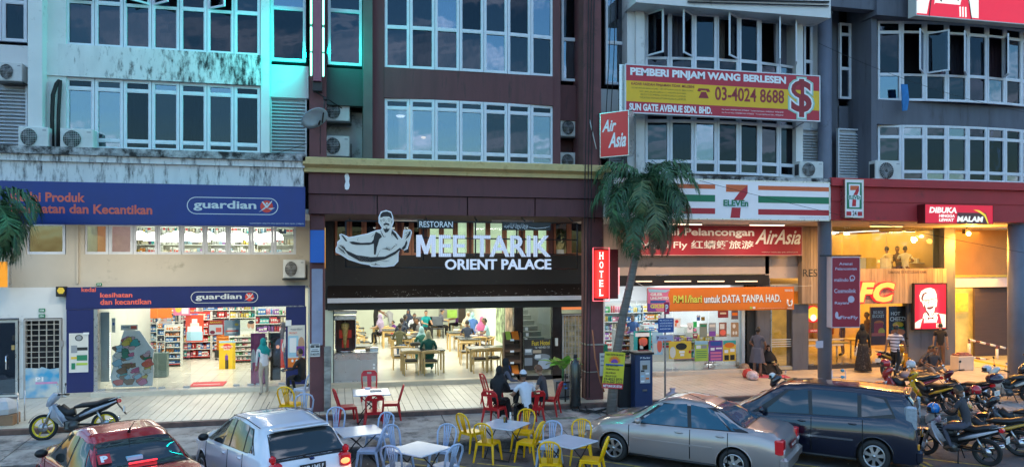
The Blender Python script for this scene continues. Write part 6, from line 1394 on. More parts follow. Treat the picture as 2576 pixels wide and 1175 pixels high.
for k,(px,py,lb) in enumerate(((2125,655,'left'),(2190,662,'middle'),(2320,664,'right'))):
    y = 1.4 if k else 2.2; x = XX(px,y); t = thing('dining_table','warm lit table upstairs behind the KFC glass, %s one' % lb,'table',(x,y,zt3),0,'upper dining tables'); part('table_top', MB().bbox(-.6,.6,-.35,.35,.7,.74,.01), CREAMP, t); part('leg', MB().cyl((0,0,0),.04,.7,10), BLACK, t); part('foot', MB().cyl((0,0,0),.25,.03,16), BLACK, t)
    mb = MB()
    for q in range(9): a = rnd.uniform(-.55,.5); b = rnd.uniform(-.3,.25); h = rnd.uniform(.05,.2); mb.box(a,a+.08,b,b+.07,.742,.742+h)
    tag(part('food_packs', mb, WPRINT, t), kind='stuff')
for k,(px,lb) in enumerate(((2165,'first from the left'),(2190,'second from the left'),(2228,'third, white backed'),(2360,'at the far right'),(2120,'yellow bench')) ):
    y = .7 if k != 4 else 3; x = XX(px,y); t = thing('dining_chair','warm lit chair back upstairs over the timber cladding, %s' % lb,'chair',(x,y,zt3)); part('backrest', MB().bbox(-.24,.24,-.03,.02,.4,.92,.02), YSOFA if k in (1,4) else CREAMP, t); part('seat', MB().bbox(-.24,.24,.0,.45,.42,.47,.02), YSOFA, t)
    for sx in (-1,1):
        for yy in (0,.4): part('leg', MB().cyl((sx*.2,yy,0),.015,.42,6), STEEL, t)
# lower window posters
poster('HOT CHEEZY burger poster in the chicken restaurant window',2236,770,2282,868,.05,mat('black_food_poster',(.03,.02,.02),.5,var=0),[(.2,.4,.8,.55,YPRINT,1),(.15,.52,.85,.62,GPRINT,1),(.1,.58,.9,.75,OPRINT,1),(.2,.72,.8,.85,SKINP,1)],[('HOT',.1,.14,.6,.23,WPRINT),('CHEEZY',.05,.27,.95,.38,WPRINT)])
poster('red bucket meal poster in the chicken restaurant window',2188,772,2230,868,.08,mat('dark_red_poster',(.12,.03,.02),.5,var=.1),[(.25,.35,.85,.5,OPRINT,1),(.25,.42,.8,.68,RPRINT),(.5,.55,.9,.75,YPRINT,1),(.1,.68,.9,.76,SALMON)],[('BIG BOX',.2,.1,.8,.18,CREAMP),('BUCKET',.15,.2,.85,.28,CREAMP)])
lg = thing('light_box','round lit red and yellow emblem sign in the chicken restaurant window','sign',at(2046,790,-.08)); part('disc', MB().cyl((0,.0,0),.3,.05,28,0,'Y'), KRE, lg); part('inner_disc', MB().poly(circ(0,.02,.24),-.004), mat('lit_yellow',(.8,.6,.05),.4,var=0,emit=(1,.7,.05),es=.7), lg); part('white_patch', MB().poly(circ(.0,-.13,.12),-.006), KW, lg)
poster('small red 24 jam notice under the round emblem',2033,828,2060,836,-.06,RPRINT,[],[('24 JAM',.2,.2,.8,.8,WPRINT)])
panel_sign('counter_front','dark red menu wall inside the chicken restaurant',2060,790,2180,840,6.5,.1,mat('menu_wall',(.25,.06,.03),.5,var=.6,scale=3),cat='menu wall')
for k,(px,py) in enumerate(((2065,905),(2105,910),(2140,900),(2172,905))):
    p = gr(px,py,.13); t = thing('dining_table','small table inside the lower chicken restaurant, %s from the left' % ['first','second','third','fourth'][k],'table',(p.x,p.y,.13)); part('table_top', MB().bbox(-.3,.3,-.3,.3,.7,.74,.01), YSOFA, t); part('leg', MB().cyl((0,0,0),.03,.7,8), STEEL, t)
# glass door between the two shops
x0,x1,z0,z1 = rect(1937,790,1993,925,-.02); t = thing('glass_door','warm lit glass door with white stripes between the store and chicken restaurant','door',((x0+x1)/2,0,z0))
mb = MB(); frame_mb(mb,x0,x1,.1,m1-.05,.05,.06,-.03); part('frame', mb, STEEL, t, True); part('pane', MB().box(x0+.05,x1-.05,-.03,-.02,.15,m1-.1), SGLASS, t, True)
for k in range(4): part('stripe', MB().box(x0+.05,x1-.05,-.035,-.031,.82+k*.08,.85+k*.08), CREAMP, t, True)
part('lobby_wall', WB().add(1937,1995,.1,m1,2.5,2.6).mb, mat('lobby_yellow',(.6,.45,.12),.6,var=.4,scale=1.5), D_, True)
light('AREA', (XX(1965,1.2),1.3,2.6), 40, (1,.7,.25), .8, 1.5, (0,0,0), 'lobby_light')
# driveway at the right
RAMP = mat('lit_driveway',(.5,.42,.22),.7,var=.1,dirt=.1,dcol=(.3,.22,.1))
part('driveway', MB().box(XX(2403,0),XX(2720,0)+3,-3.4,1.5,-.3,.012), RAMP, D_, True)
ym2 = mat('bright_yellow_paint',(.75,.55,.05),.6,var=.1)
a = gr(2440,905,.02); b_ = gr(2570,930,.02); solo('curb_strip', MB().add([(a.x,a.y,.0),(b_.x,b_.y,.0),(b_.x,b_.y+.12,.0),(a.x,a.y+.12,.0),(a.x,a.y,.06),(b_.x,b_.y,.06),(b_.x,b_.y+.12,.06),(a.x,a.y+.12,.06)],[(0,1,5,4),(4,5,6,7),(1,2,6,5),(0,4,7,3),(2,3,7,6)]), ym2, 'yellow painted low curb beside the driveway rail', 'curb')
br = thing('barrier_rail','white and brown striped pipe barrier beside the driveway','barrier',at(2500,900,.6))
WST = mat('white_rail_paint',(.75,.72,.68),.5,var=.05); 
for py0,py1 in ((859,888),(902,922)):
    A0, B0 = at(2436,py0-5,.6), at(2562,py1-5,.6); part('rail', MB().tube([A0,B0],.035,8), REDBR, br, True)
    for k in range(5): p0_, p1__ = A0.lerp(B0,.02+k*.2), A0.lerp(B0,.13+k*.2); part('rail_band', MB().tube([p0_,p1__],.042,8), WST, br, True)
for px,py in ((2438,858),(2508,872)): p = at(px,py,.6); part('post', MB().cyl((p.x,p.y,0),.04,p.z,8), REDBR, br, True); part('post_band', MB().cyl((p.x,p.y,p.z-.5),.05,.42,8), WST, br, True)
panel_sign('menu_board','yellow picture menu board in the side window',2405,737,2436,785,1.5,.04,mat('amber_menu',(.8,.45,.05),.5,var=.3,scale=6,emit=(1,.6,.1),es=.2),cat='menu board')
light('AREA', (XX(2480,.5),.6,3.1), 40, (1,.62,.12), 2.5, 1.2, (0,0,0), 'driveway_light')
light('AREA', (XX(2480,-2),-2.0,SOF-.1), 150, (1,.52,.1), 1.2, .15, (0,0,0), 'driveway_soffit_light')
# ================================================================ PEOPLE
SKINS = [mat('skin_light_tan',(.42,.24,.15),.5,var=.06), mat('skin_brown',(.22,.11,.065),.5,var=.06), mat('skin_dark',(.09,.045,.03),.5,var=.06)]
HAIRM = mat('black_hair',(.012,.01,.009),.45,var=.2,scale=30); HAIRB = mat('brown_hair',(.16,.06,.025),.5,var=.3,scale=30)
EYEM = mat('eye_dark',(.01,.01,.01),.3,var=0); LIP = mat('lip',(.25,.08,.07),.5,var=0)
def cloth(n, c, **k): return mat('cloth_'+n, c, .85, var=.12, scale=6, bump=.3, bscale=18, **k)
CK = {n: cloth(n, c) for n, c in dict(black=(.012,.012,.014), navy=(.02,.03,.06), white=(.6,.62,.68), charcoal=(.05,.05,.06), grey=(.2,.2,.22), beige=(.4,.36,.3), olive=(.07,.07,.035), teal=(.0,.25,.27), green=(.01,.1,.08),
   pink=(.6,.14,.32), sky=(.3,.5,.55), cream=(.6,.52,.38), blue=(.06,.15,.4), purple=(.15,.04,.25), red=(.5,.03,.03), jeans=(.05,.1,.2), lilac=(.35,.28,.42), silver=(.42,.42,.46), brown=(.15,.08,.05), slate=(.09,.09,.12), floral=(.5,.46,.3)).items()}
def striped():
    m = bpy.data.materials.new('striped_shirt'); m.use_nodes = True; nt = m.node_tree; b = nt.nodes['Principled BSDF']; t = nt.nodes.new('ShaderNodeTexCoord'); s = nt.nodes.new('ShaderNodeSeparateXYZ')
    a = nt.nodes.new('ShaderNodeMath'); a.operation = 'MULTIPLY'; a.inputs[1].default_value = 62; c = nt.nodes.new('ShaderNodeMath'); c.operation = 'SINE'; r = nt.nodes.new('ShaderNodeValToRGB')
    r.color_ramp.interpolation = 'CONSTANT'; r.color_ramp.elements[0].color = (.62,.58,.62,1); r.color_ramp.elements[1].position = .5; r.color_ramp.elements[1].color = (.06,.04,.07,1)
    nt.links.new(t.outputs['Object'], s.inputs[0]); nt.links.new(s.outputs[2], a.inputs[0]); nt.links.new(a.outputs[0], c.inputs[0]); nt.links.new(c.outputs[0], r.inputs[0]); nt.links.new(r.outputs[0], b.inputs['Base Color']); b.inputs['Roughness'].default_value = .85
    return m
CK['striped'] = striped()
def elbow(s, h, l1, l2, hint):
    s, h = Vector(s), Vector(h); d = h-s; L = min(d.length, (l1+l2)*.995); d.normalize(); h = s+d*L
    a = (l1*l1-l2*l2+L*L)/(2*L); q = math.sqrt(max(0, l1*l1-a*a)); n = Vector(hint)-d*Vector(hint).dot(d)
    if n.length < 1e-4: n = Vector((0,-1,0))
    return s+d*a+n.normalized()*q, h
def person(label, loc, rz, pose='stand', top='white', bottom='black', shoe='black', skin=0, hair='short', hairm=None, scarf=None, skirt=None, h=1.66, hands=None, lean=.03, sleeve='short', turn=0, nod=0, cap=None, group=None, feet=None, bare=False):
    root = thing('person', label, 'person', loc, rz, group); k = h/1.7
    hz = {'stand':.93,'walk':.92,'sit':.56,'floor':.16,'ride':.84}[pose]
    pel = Vector((0,0,hz)); ch = Vector((0,lean,hz+.42)); sp = pel.lerp(ch,.5)+Vector((0,-.01,0)); nk = ch+Vector((0,lean*.3+.01,.15)); hd = nk+Vector((0,.02+lean*.2,.13))
    kn = {'stand':[(-.1,.02,.5),(.1,.03,.5)],'walk':[(-.09,.2,.52),(.09,.02,.48)],'sit':[(-.11,.4,.53),(.12,.42,.53)],'floor':[(-.2,.38,.3),(.22,.36,.28)],'ride':[(-.2,.42,.72),(.2,.42,.72)]}[pose]
    ft = feet or {'stand':[(-.11,.0,.07),(.11,.02,.07)],'walk':[(-.09,.26,.08),(.09,-.26,.14)],'sit':[(-.12,.42,.08),(.14,.36,.08)],'floor':[(-.2,.62,.07),(.18,.6,.07)],'ride':[(-.17,.3,.3),(.17,.3,.3)]}[pose]
    hands = hands or {'stand':[(-.25,.06,hz-.1),(.25,.06,hz-.1)],'walk':[(-.24,-.15,hz-.02),(.24,.22,hz+.02)],'sit':[(-.16,.38,hz+.2),(.16,.36,hz+.2)],'floor':[(-.2,.3,.35),(.2,.3,.35)],'ride':[(-.1,.36,hz+.36),(.1,.36,hz+.36)]}[pose]
    V = [pel, sp, ch, nk]; E = [(0,1),(1,2),(2,3)]; Rr = [(.155,.115),(.14,.105),(.155,.11),(.058,.058)]; seg = [(0,1,1 if pose!='x' else 0),(1,2,1),(2,3,1)]
    def addv(p, r): V.append(Vector(p)); Rr.append((r,r)); return len(V)-1
    fingers = MB()
    for s in (-1,1):
        sh = addv(ch+Vector((s*.17,0,.05)),.068); E.append((2,sh)); seg.append((2,sh,1))
        el, hn = elbow(V[sh], hands[0] if s < 0 else hands[1], .27, .25, (s*.6,-.5,-.6))
        e = addv(el,.043); wz = addv(hn,.028); d = (hn-el).normalized(); pm = addv(hn+d*.07,.034)
        um = V[sh].lerp(el,.62); u = addv(um,.05)
        E += [(sh,u),(u,e),(e,wz),(wz,pm)]
        seg += [(sh,u,1),(u,e,1 if sleeve=='long' else 0),(e,wz,1 if sleeve=='long' else 0),(wz,pm,0)]
        sd = d.cross(Vector((0,0,1))); sd = sd.normalized() if sd.length > .05 else Vector((1,0,0)); dn = sd.cross(d)
        for q in range(4):
            b0 = hn+d*.09+sd*(q-1.5)*.02; L = (.062,.075,.07,.052)[q]; fingers.tube([b0, b0+d*L*.5-Vector((0,0,.006)), b0+d*L*.9-Vector((0,0,.024))],[.0095,.009,.006],5,0)
        fingers.tube([hn+d*.03-sd*.026*s, hn+d*.06-sd*.052*s, hn+d*.09-sd*.05*s-Vector((0,0,.01))],[.011,.01,.007],5,0)
        hp = addv(pel+Vector((s*.09,0.0,-.06)),.098); K = addv(Vector(kn[0] if s<0 else kn[1]),.06); an = addv(Vector(ft[0] if s<0 else ft[1])+Vector((0,-.03,.02)),.043); to = addv(Vector(ft[0] if s<0 else ft[1])+Vector((s*.01,.13,-.035)),.04)
        E += [(0,hp),(hp,K),(K,an),(an,to)]; lm = 0 if bare else 2
        seg += [(0,hp,2),(hp,K,2),(K,an,lm),(an,to,3)]
    me = bpy.data.meshes.new('body'); me.from_pydata([tuple(v) for v in V], E, []); o = bpy.data.objects.new('body_tmp', me); COL.objects.link(o)
    md = o.modifiers.new('skin','SKIN'); md.use_smooth_shade = True; md.branch_smoothing = .6
    for i, r in enumerate(Rr): me.skin_vertices[0].data[i].radius = r
    me.skin_vertices[0].data[0].use_root = True
    sb = o.modifiers.new('sub','SUBSURF'); sb.levels = 1; sb.render_levels = 1
    ev = bpy.data.meshes.new_from_object(o.evaluated_get(bpy.context.evaluated_depsgraph_get()))
    vs = [v.co.copy() for v in ev.vertices]; fs = [tuple(p.vertices) for p in ev.polygons]
    bpy.data.objects.remove(o); bpy.data.meshes.remove(ev)
    mb = MB(); mb.v = [tuple(v) for v in vs]
    for f in fs:
        c = Vector((0,0,0))
        for i in f: c += vs[i]
        c /= len(f); best, bm_ = 9, 1
        for a, b, m_ in seg:
            A_, B_ = V[a], V[b]; ab = B_-A_; t = max(0,min(1,(c-A_).dot(ab)/max(1e-9,ab.dot(ab)))); dd = (c-(A_+ab*t)).length - Rr[a][0]*.5*(1-t)-Rr[b][0]*.5*t
            if dd < best: best, bm_ = dd, m_
        if bm_ == 1 and c.z > nk.z-.02: bm_ = 0
        mb.f.append(f); mb.m.append(bm_); mb.sm.append(True)
    n0 = len(mb.v); mb.add(fingers.v, fingers.f, 0, True)
    # head
    hm = MB(); hm.ball((0,0,0),.076,.095,.115,16,12)
    for i, v in enumerate(hm.v):
        x,y,z = v; f = 1-.22*max(0,-z/.115)**1.5; yy = y+(.012 if (y>0 and z<-.05) else 0); hm.v[i] = (x*f, yy*(1-.05*max(0,-z/.115)), z)
    hm.tube([(0,.088,.02),(0,.108,-.018),(0,.1,-.028)],[.009,.014,.008],6)
    for s in (-1,1): hm.ball((s*.076,-.005,-.01),.01,.02,.03,8,5)
    hm.tube([(0,-.01,-.16),(0,-.005,-.08)],[.05,.048],10)
    k0 = len(hm.f)
    for s in (-1,1): hm.ball((s*.03,.084,.01),.011,.008,.007,6,4,4); hm.box(s*.03-.016,s*.03+.016,.084,.09,.026,.031,5)
    hm.box(-.022,.022,.085,.094,-.052,-.045,6)
    HM = Matrix.Translation(hd) @ Matrix.Rotation(turn,4,'Z') @ Matrix.Rotation(-nod,4,'X'); hm.xf(HM)
    for f, m_, s_ in zip(hm.f, hm.m, hm.sm): mb.f.append(tuple(i+len(mb.v) for i in f)); mb.m.append(m_); mb.sm.append(s_)
    mb.v += hm.v
    mts = [SKINS[skin], CK[top], CK[bottom], CK[shoe] if shoe in CK else SKINS[skin], EYEM, HAIRM, LIP]
    body = part('body', mb, mts, root, fix=False)
    def shell(name, r, m_, keep, zs=1., extra=None):
        s = MB(); s.ball((0,0,0),.076*r,.095*r,.115*r*zs,18,12)
        s2 = MB(); s2.v = s.v
        for f, sm_ in zip(s.f, s.sm):
            c = [sum(s.v[i][j] for i in f)/len(f) for j in range(3)]
            if keep(*c): s2.f.append(f); s2.m.append(0); s2.sm.append(True)
        if extra: extra(s2)
        s2.xf(HM); return part(name, s2, m_, root, fix=False)
    if scarf:
        sc = MB(); prof = [(.06,.17,.02),(.085,.1,.0),(.12,.02,.0),(.175,-.06,.0),(.21,-.16,.0),(.19,-.3,.02)]
        n = 20
        vsx = []
        for (r, z, y) in prof:
            for j in range(n):
                q = 2*math.pi*j/n; rr = r*(1+.05*math.sin(5*q+z*20)); vsx.append((rr*math.cos(q)*1.05, rr*math.sin(q)*.72+y, z-.01))
        sc.add([(v[0], v[1], v[2]-.14) for v in vsx], [(i*n+j,i*n+(j+1)%n,(i+1)*n+(j+1)%n,(i+1)*n+j) for i in range(len(prof)-1) for j in range(n)], 0, True)
        for i in range(len(sc.v)): sc.v[i] = tuple(Vector(sc.v[i])+hd)
        part('headscarf', sc, CK[scarf], root, fix=False)
        shell('headscarf_hood', 1.18, CK[scarf], lambda x,y,z: not (y > .05 and -.085 < z < .055 and abs(x) < .055))
    elif hair:
        if hair == 'short': shell('hair', 1.1, hairm or HAIRM, lambda x,y,z: z > .055 or (y < .015 and z > -.04) )
        elif hair == 'bun': shell('hair', 1.12, hairm or HAIRM, lambda x,y,z: z > .055 or (y < .02 and z > -.07), extra=lambda s: s.ball((0,-.12,.0),.05,.045,.05,10,6))
        elif hair == 'big': shell('hair', 1.24, hairm or HAIRM, lambda x,y,z: z > .05 or (y < .02 and z > -.05))
        elif hair == 'long': shell('hair', 1.14, hairm or HAIRM, lambda x,y,z: z > .055 or (y < .02), extra=lambda s: s.tube([(0,-.06,-.02),(0,-.09,-.15),(0,-.08,-.32)],[.08,.07,.03],10))
    if cap: shell('cap', 1.17, CK[cap], lambda x,y,z: z > .04 )
    if skirt:
        L = {'long':.06,'knee':.5}[skirt[1]]; sk = MB(); n = 24; rows = []
        if pose in ('stand','walk'):
            for t in (0,.15,.4,.7,1):
                z = hz+.1+(L-hz-.1)*t; r = .15+(.13 if skirt[1]=='long' else .08)*t; rows.append((0,0,z,r*1.12,r*.95))
        elif pose == 'sit': rows = [(0,-.02,hz+.06,.18,.14),(0,.08,hz-.04,.2,.2),(0,.28,hz-.02,.21,.16),(0,.4,hz-.2,.2,.12),(0,.42,.12,.22,.14)]
        else: rows = [(0,0,.34,.2,.16),(0,.1,.26,.3,.3),(0,.25,.1,.42,.42),(0,.28,.03,.46,.46)]
        vv = []
        for (cx,cy_,z,rx,ry) in rows:
            for j in range(n): q = 2*math.pi*j/n; f = 1+.07*math.sin(6*q+cx); vv.append((cx+rx*f*math.cos(q), cy_+ry*f*math.sin(q), z))
        sk.add(vv, [(i*n+j,i*n+(j+1)%n,(i+1)*n+(j+1)%n,(i+1)*n+j) for i in range(len(rows)-1) for j in range(n)]+[tuple(range(n-1,-1,-1))], 0, True); part('skirt', sk, CK[skirt[0]] if isinstance(skirt[0],str) else skirt[0], root, fix=False)
    root.scale = (k,k,k)
    return root
Pfl = .13
def seat_at(px, py, z=Pfl, hz=.56): p = gr(px, py, z+hz); p.z = z; return p
def P_(px, py, z): return gr(px, py, z)
# pharmacy
person('woman in teal headscarf and white top looking into the pharmacy', P_(664,991,0), R(25), 'stand','white','beige','beige',0, scarf='teal', h=1.56, sleeve='long', hands=[(-.2,.12,.85),(.15,.35,1.12)], feet=[(-.12,-.12,.07),(.13,.1,.07)])
solo('shoulder_bag', MB().bbox(-.07,.07,-.15,.15,0,.3,.05).tube([(0,.1,.28),(-.05,.0,.62),(0,-.1,.28)],.01,5), CK['black'], 'black shoulder bag hanging at the side of the teal scarfed woman', 'bag', loc=P_(676,960,0)+Vector((.1,0,.65)))
person('person in grey cloak seen from behind deep in the pharmacy', P_(694,905,.13), R(5), 'stand','grey','grey','black',0, scarf='grey', skirt=('grey','long'), h=1.6)
person('shopper in white shirt and jeans behind the right pharmacy glass', P_(718,935,.13), R(100), 'stand','white','jeans','black',0, scarf='slate', h=1.6, sleeve='long')
person('person in black seated behind the brown pillar', seat_at(760,945,0), R(60), 'sit','black','black','black',0, h=1.65, sleeve='long')
# restaurant
D1 = [
 ('woman in green dress and floral headscarf at the front table',1079,893,0,'green','green',0,'floral',('green','long')),
 ('woman in green with light teal headscarf beside the floral scarf',1064,880,10,'green','green',0,'sky',None),
 ('man in olive hoodie with his back to the street',1004,868,-15,'olive','jeans',2,None,None),
 ('man in navy jacket behind the olive hoodie',1006,850,-30,'navy','black',2,None,None),
 ('young man in dark blue leaning over the crowded table',1011,838,-60,'navy','black',2,None,None),
 ('laughing man in black t-shirt facing the street',1048,843,150,'black','black',2,None,None),
 ('man in white shirt leaning by the navy scarfed woman',1040,832,-170,'white','black',1,None,None),
 ('woman in navy headscarf deep in the restaurant',1030,820,160,'navy','navy',1,'navy',None),
 ('man with dark hair in grey at the second crowded table',1060,848,100,'grey','black',1,None,None),
 ('little girl in purple at the back table',994,826,120,'purple','red',0,None,None),
 ('woman in silver headscarf at the small back table',983,810,20,'silver','silver',0,'silver',None),
 ('bearded elderly man with dark cap and dark jacket sitting sideways',1104,818,-80,'slate','black',0,None,None),
 ('man in navy t-shirt with his back to the street at the family table',1177,857,0,'navy','black',1,None,None),
 ('woman in cream headscarf at the family table',1178,828,170,'cream','cream',0,'cream',None),
 ('woman in blue headscarf seen from behind at the family table',1190,832,0,'blue','blue',0,'sky',None),
 ('woman in pink headscarf at the family table',1208,844,-170,'lilac','lilac',0,'pink',None),
 ('man in pale blue shirt at the right of the family table',1230,850,75,'sky','black',1,None,None)]
for lb,px,py,rz,tp,bt,sk_,scf,skt in D1:
    person(lb, seat_at(px,py), R(rz), 'sit', tp, bt, 'black', sk_, scarf=scf, skirt=skt, h=1.15 if 'little' in lb else 1.68, sleeve='short' if ('t-shirt' in lb or 'pale blue' in lb) else 'long', lean=.1, hair='bun' if 'girl' in lb else 'short', cap='slate' if 'elderly' in lb else None)
person('waiter in black with striped trousers standing at the back', P_(945,848,Pfl), R(-70), 'stand','black','black','brown',1, h=1.72, hands=[(-.1,.45,1.15),(.2,.4,1.05)]); person('person in grey trousers standing behind the waiter', P_(917,822,Pfl), R(0), 'stand','grey','charcoal','black',1, h=1.7)
# front table customers
person('woman in black robe and black headscarf at the pavement table', seat_at(1250,1003,-.1), R(-35), 'sit','black','black','black',0, scarf='black', skirt=('black','long'), h=1.66, sleeve='long', hands=[(-.1,.4,.8),(.15,.42,.78)], lean=.09)
person('second woman in black headscarf behind the pavement table', seat_at(1266,972,-.02), R(-80), 'sit','slate','black','black',0, scarf='black', h=1.6, sleeve='long')
person('man in white shirt and white prayer cap at the pavement table', seat_at(1326,1020,-.15), R(12), 'sit','white','black','white',1, cap='white', h=1.7, lean=.12, sleeve='short', hands=[(-.22,.4,.78),(.2,.38,.78)])
person('boy in black t-shirt with brown hair at the pavement table', seat_at(1373,992,-.12), R(55), 'sit','charcoal','black','white',0, hair='big', hairm=HAIRB, h=1.6, lean=.12, nod=R(15), turn=R(15))
# standing people at the right
person('woman in grey dress standing at the store step, back to the street', P_(1905,947,0), R(-50), 'stand','slate','grey','x',1, hair='bun', skirt=('slate','knee'), h=1.6, bare=True, hands=[(-.2,.25,1.02),(.2,.28,1.02)])
person('person in black robe sitting on the walkway by the store step', P_(1932,935,0), R(160), 'floor','black','black','black',0, scarf='black', skirt=('black','long'), h=1.6, sleeve='long')
FLOR = mat('cloth_dotted_black', (.015,.015,.02), .85, var=0, dirt=.22, dcol=(.3,.3,.32), dscale=26)
person('woman in long black headscarf and patterned skirt carrying a white bag', P_(2171,935,0), R(-20), 'stand','black','black','red',0, scarf='black', skirt=(FLOR,'long'), h=1.6, sleeve='long')
solo('carrier_bag', MB().bbox(-.1,.1,-.05,.05,0,.36,.03).tube([(-.05,0,.35),(0,0,.48),(.05,0,.35)],.008,5), WPLAS, 'white carrier bag held by the woman in patterned skirt', 'bag', loc=P_(2155,925,0)+Vector((-.02,-.05,.42)))
person('man in striped polo shirt and dark trousers walking past the chicken restaurant', P_(2252,953,0), R(-60), 'walk','striped','black','brown',1, h=1.72)
person('youth in dark clothes standing by the portrait light box', P_(2366,925,0), R(-40), 'stand','black','brown','black',0, h=1.55); person('person in black bending forward on the ground by the grey pier', P_(2310,938,0), R(-150), 'floor','charcoal','grey','brown',1, h=1.7, lean=.25, nod=R(35), hands=[(-.35,.55,.1),(.3,.4,.3)])
person('seated person in grey beside the white crate', P_(2342,940,0), R(170), 'floor','charcoal','grey','brown',1, h=1.65, lean=.15)
# upstairs diners
for px,lb,tp,rz,sk_ in ((2240,'diner in pale shirt upstairs, back to the street','cream',0,1),(2277,'second diner in white shirt upstairs, leaning over the table','white',-40,1),(2262,'dark haired diner upstairs between the two pale shirts','brown',120,1),(2308,'diner in red patterned top upstairs','red',170,1),(2330,'diner in dark red at the upstairs right table','brown',180,1)):
    y = 1.0 if 'second' in lb else 1.9; person(lb, Vector((XX(px,y),y,3.0)), R(rz), 'sit', tp, 'brown','black',sk_, h=1.7, lean=.12)
for k,(px,lb) in enumerate(((2075,'customer in red inside the lower chicken restaurant'),(2120,'customer in dark clothes inside the lower chicken restaurant'),(2185,'customer behind the robed woman inside the chicken restaurant'))):
    person(lb, P_(px,892+k*3,.13), R(40*k), 'stand', ('red','charcoal','brown')[k],'brown','black',1, h=1.68)
person('man in dark jacket standing inside the first floor window', Vector((XX(1123,F+.6), F+.62, ZZ(1123,470,F+.6))), R(75), 'stand','navy','black','black',0, h=1.72)
person('shop assistant in blue behind the store counter', Vector((XX(1592,3.4),3.4,.13)), R(150), 'stand','blue','blue','black',0, hair='long', h=1.6)
# ================================================================ CARS
def interp(keys, x):
    if x <= keys[0][0]: return keys[0][1]
    for (a, va), (b, vb) in zip(keys, keys[1:]):
        if x <= b:
            t = (x-a)/(b-a); t = t*t*(3-2*t)*.5+t*.5; return va+(vb-va)*t
    return keys[-1][1]
TYRE = mat('tyre_rubber',(.018,.018,.019),.7,var=.15,scale=10); RIMS = mat('silver_rim',(.5,.5,.52),.3,.9,var=.05); SEAM = mat('panel_gap',(.008,.008,.008),.8,var=0); TRIMB = mat('black_trim',(.015,.015,.016),.4,var=0)
TAILR = mat('tail_lamp_red',(.4,.01,.015),.15,var=0,emit=(1,.02,.03),es=.12,coat=1); LAMPW = mat('lamp_clear',(.7,.7,.72),.1,var=0,coat=1); TAILON = mat('tail_lamp_lit',(.9,.3,.1),.2,var=0,emit=(1,.35,.12),es=1.6)
def wheel(parent, x, y, r, side, spokes=6, w_=.2, rimm=None):
    wh = part('wheel', MB().lathe([(r*.64,-w_/2),(r*.93,-w_/2),(r,-w_*.34),(r,w_*.34),(r*.93,w_/2),(r*.64,w_/2),(r*.64,-w_/2)],n=36,axis='Y',cap=False), TYRE, parent); wh.location = (x,y,r)
    rm = MB(); rr = r*.66; o = side*w_*.5; 
    rm.tube([(rr*.97*math.cos(q),o*.9,rr*.97*math.sin(q)) for q in [2*math.pi*k/32 for k in range(33)]],.018,6)
    for k in range(spokes):
        a = 2*math.pi*k/spokes+.3; c, s = math.cos(a), math.sin(a); n = (-s,c)
        for wd,p0,p1 in ((.03,.1,.95),):
            pts = []
            for q,wk in ((p0,.04),(.55,.026),(p1,.045)):
                for sg in (-1,1): pts.append((rr*q*c+n[0]*wk*sg, o*(1.02-.12*q), rr*q*s+n[1]*wk*sg))
            pts2 = [(p[0],p[1]-side*.03,p[2]) for p in pts]
            rm.add(pts+pts2, [(0,1,3,2),(2,3,5,4),(6,8,9,7),(8,10,11,9),(0,2,8,6),(2,4,10,8),(1,7,9,3),(3,9,11,5),(4,5,11,10)])
    rm.cyl((0,o*.75,0),rr*.17,side*.03,16,0,'Y'); part('rim', rm, rimm or RIMS, wh)
    part('brake_disc', MB().cyl((0,o*.2,0),rr*.9,side*.02,24,0,'Y'), mat('dark_hub',(.03,.03,.03),.6,.5), wh)
    return wh
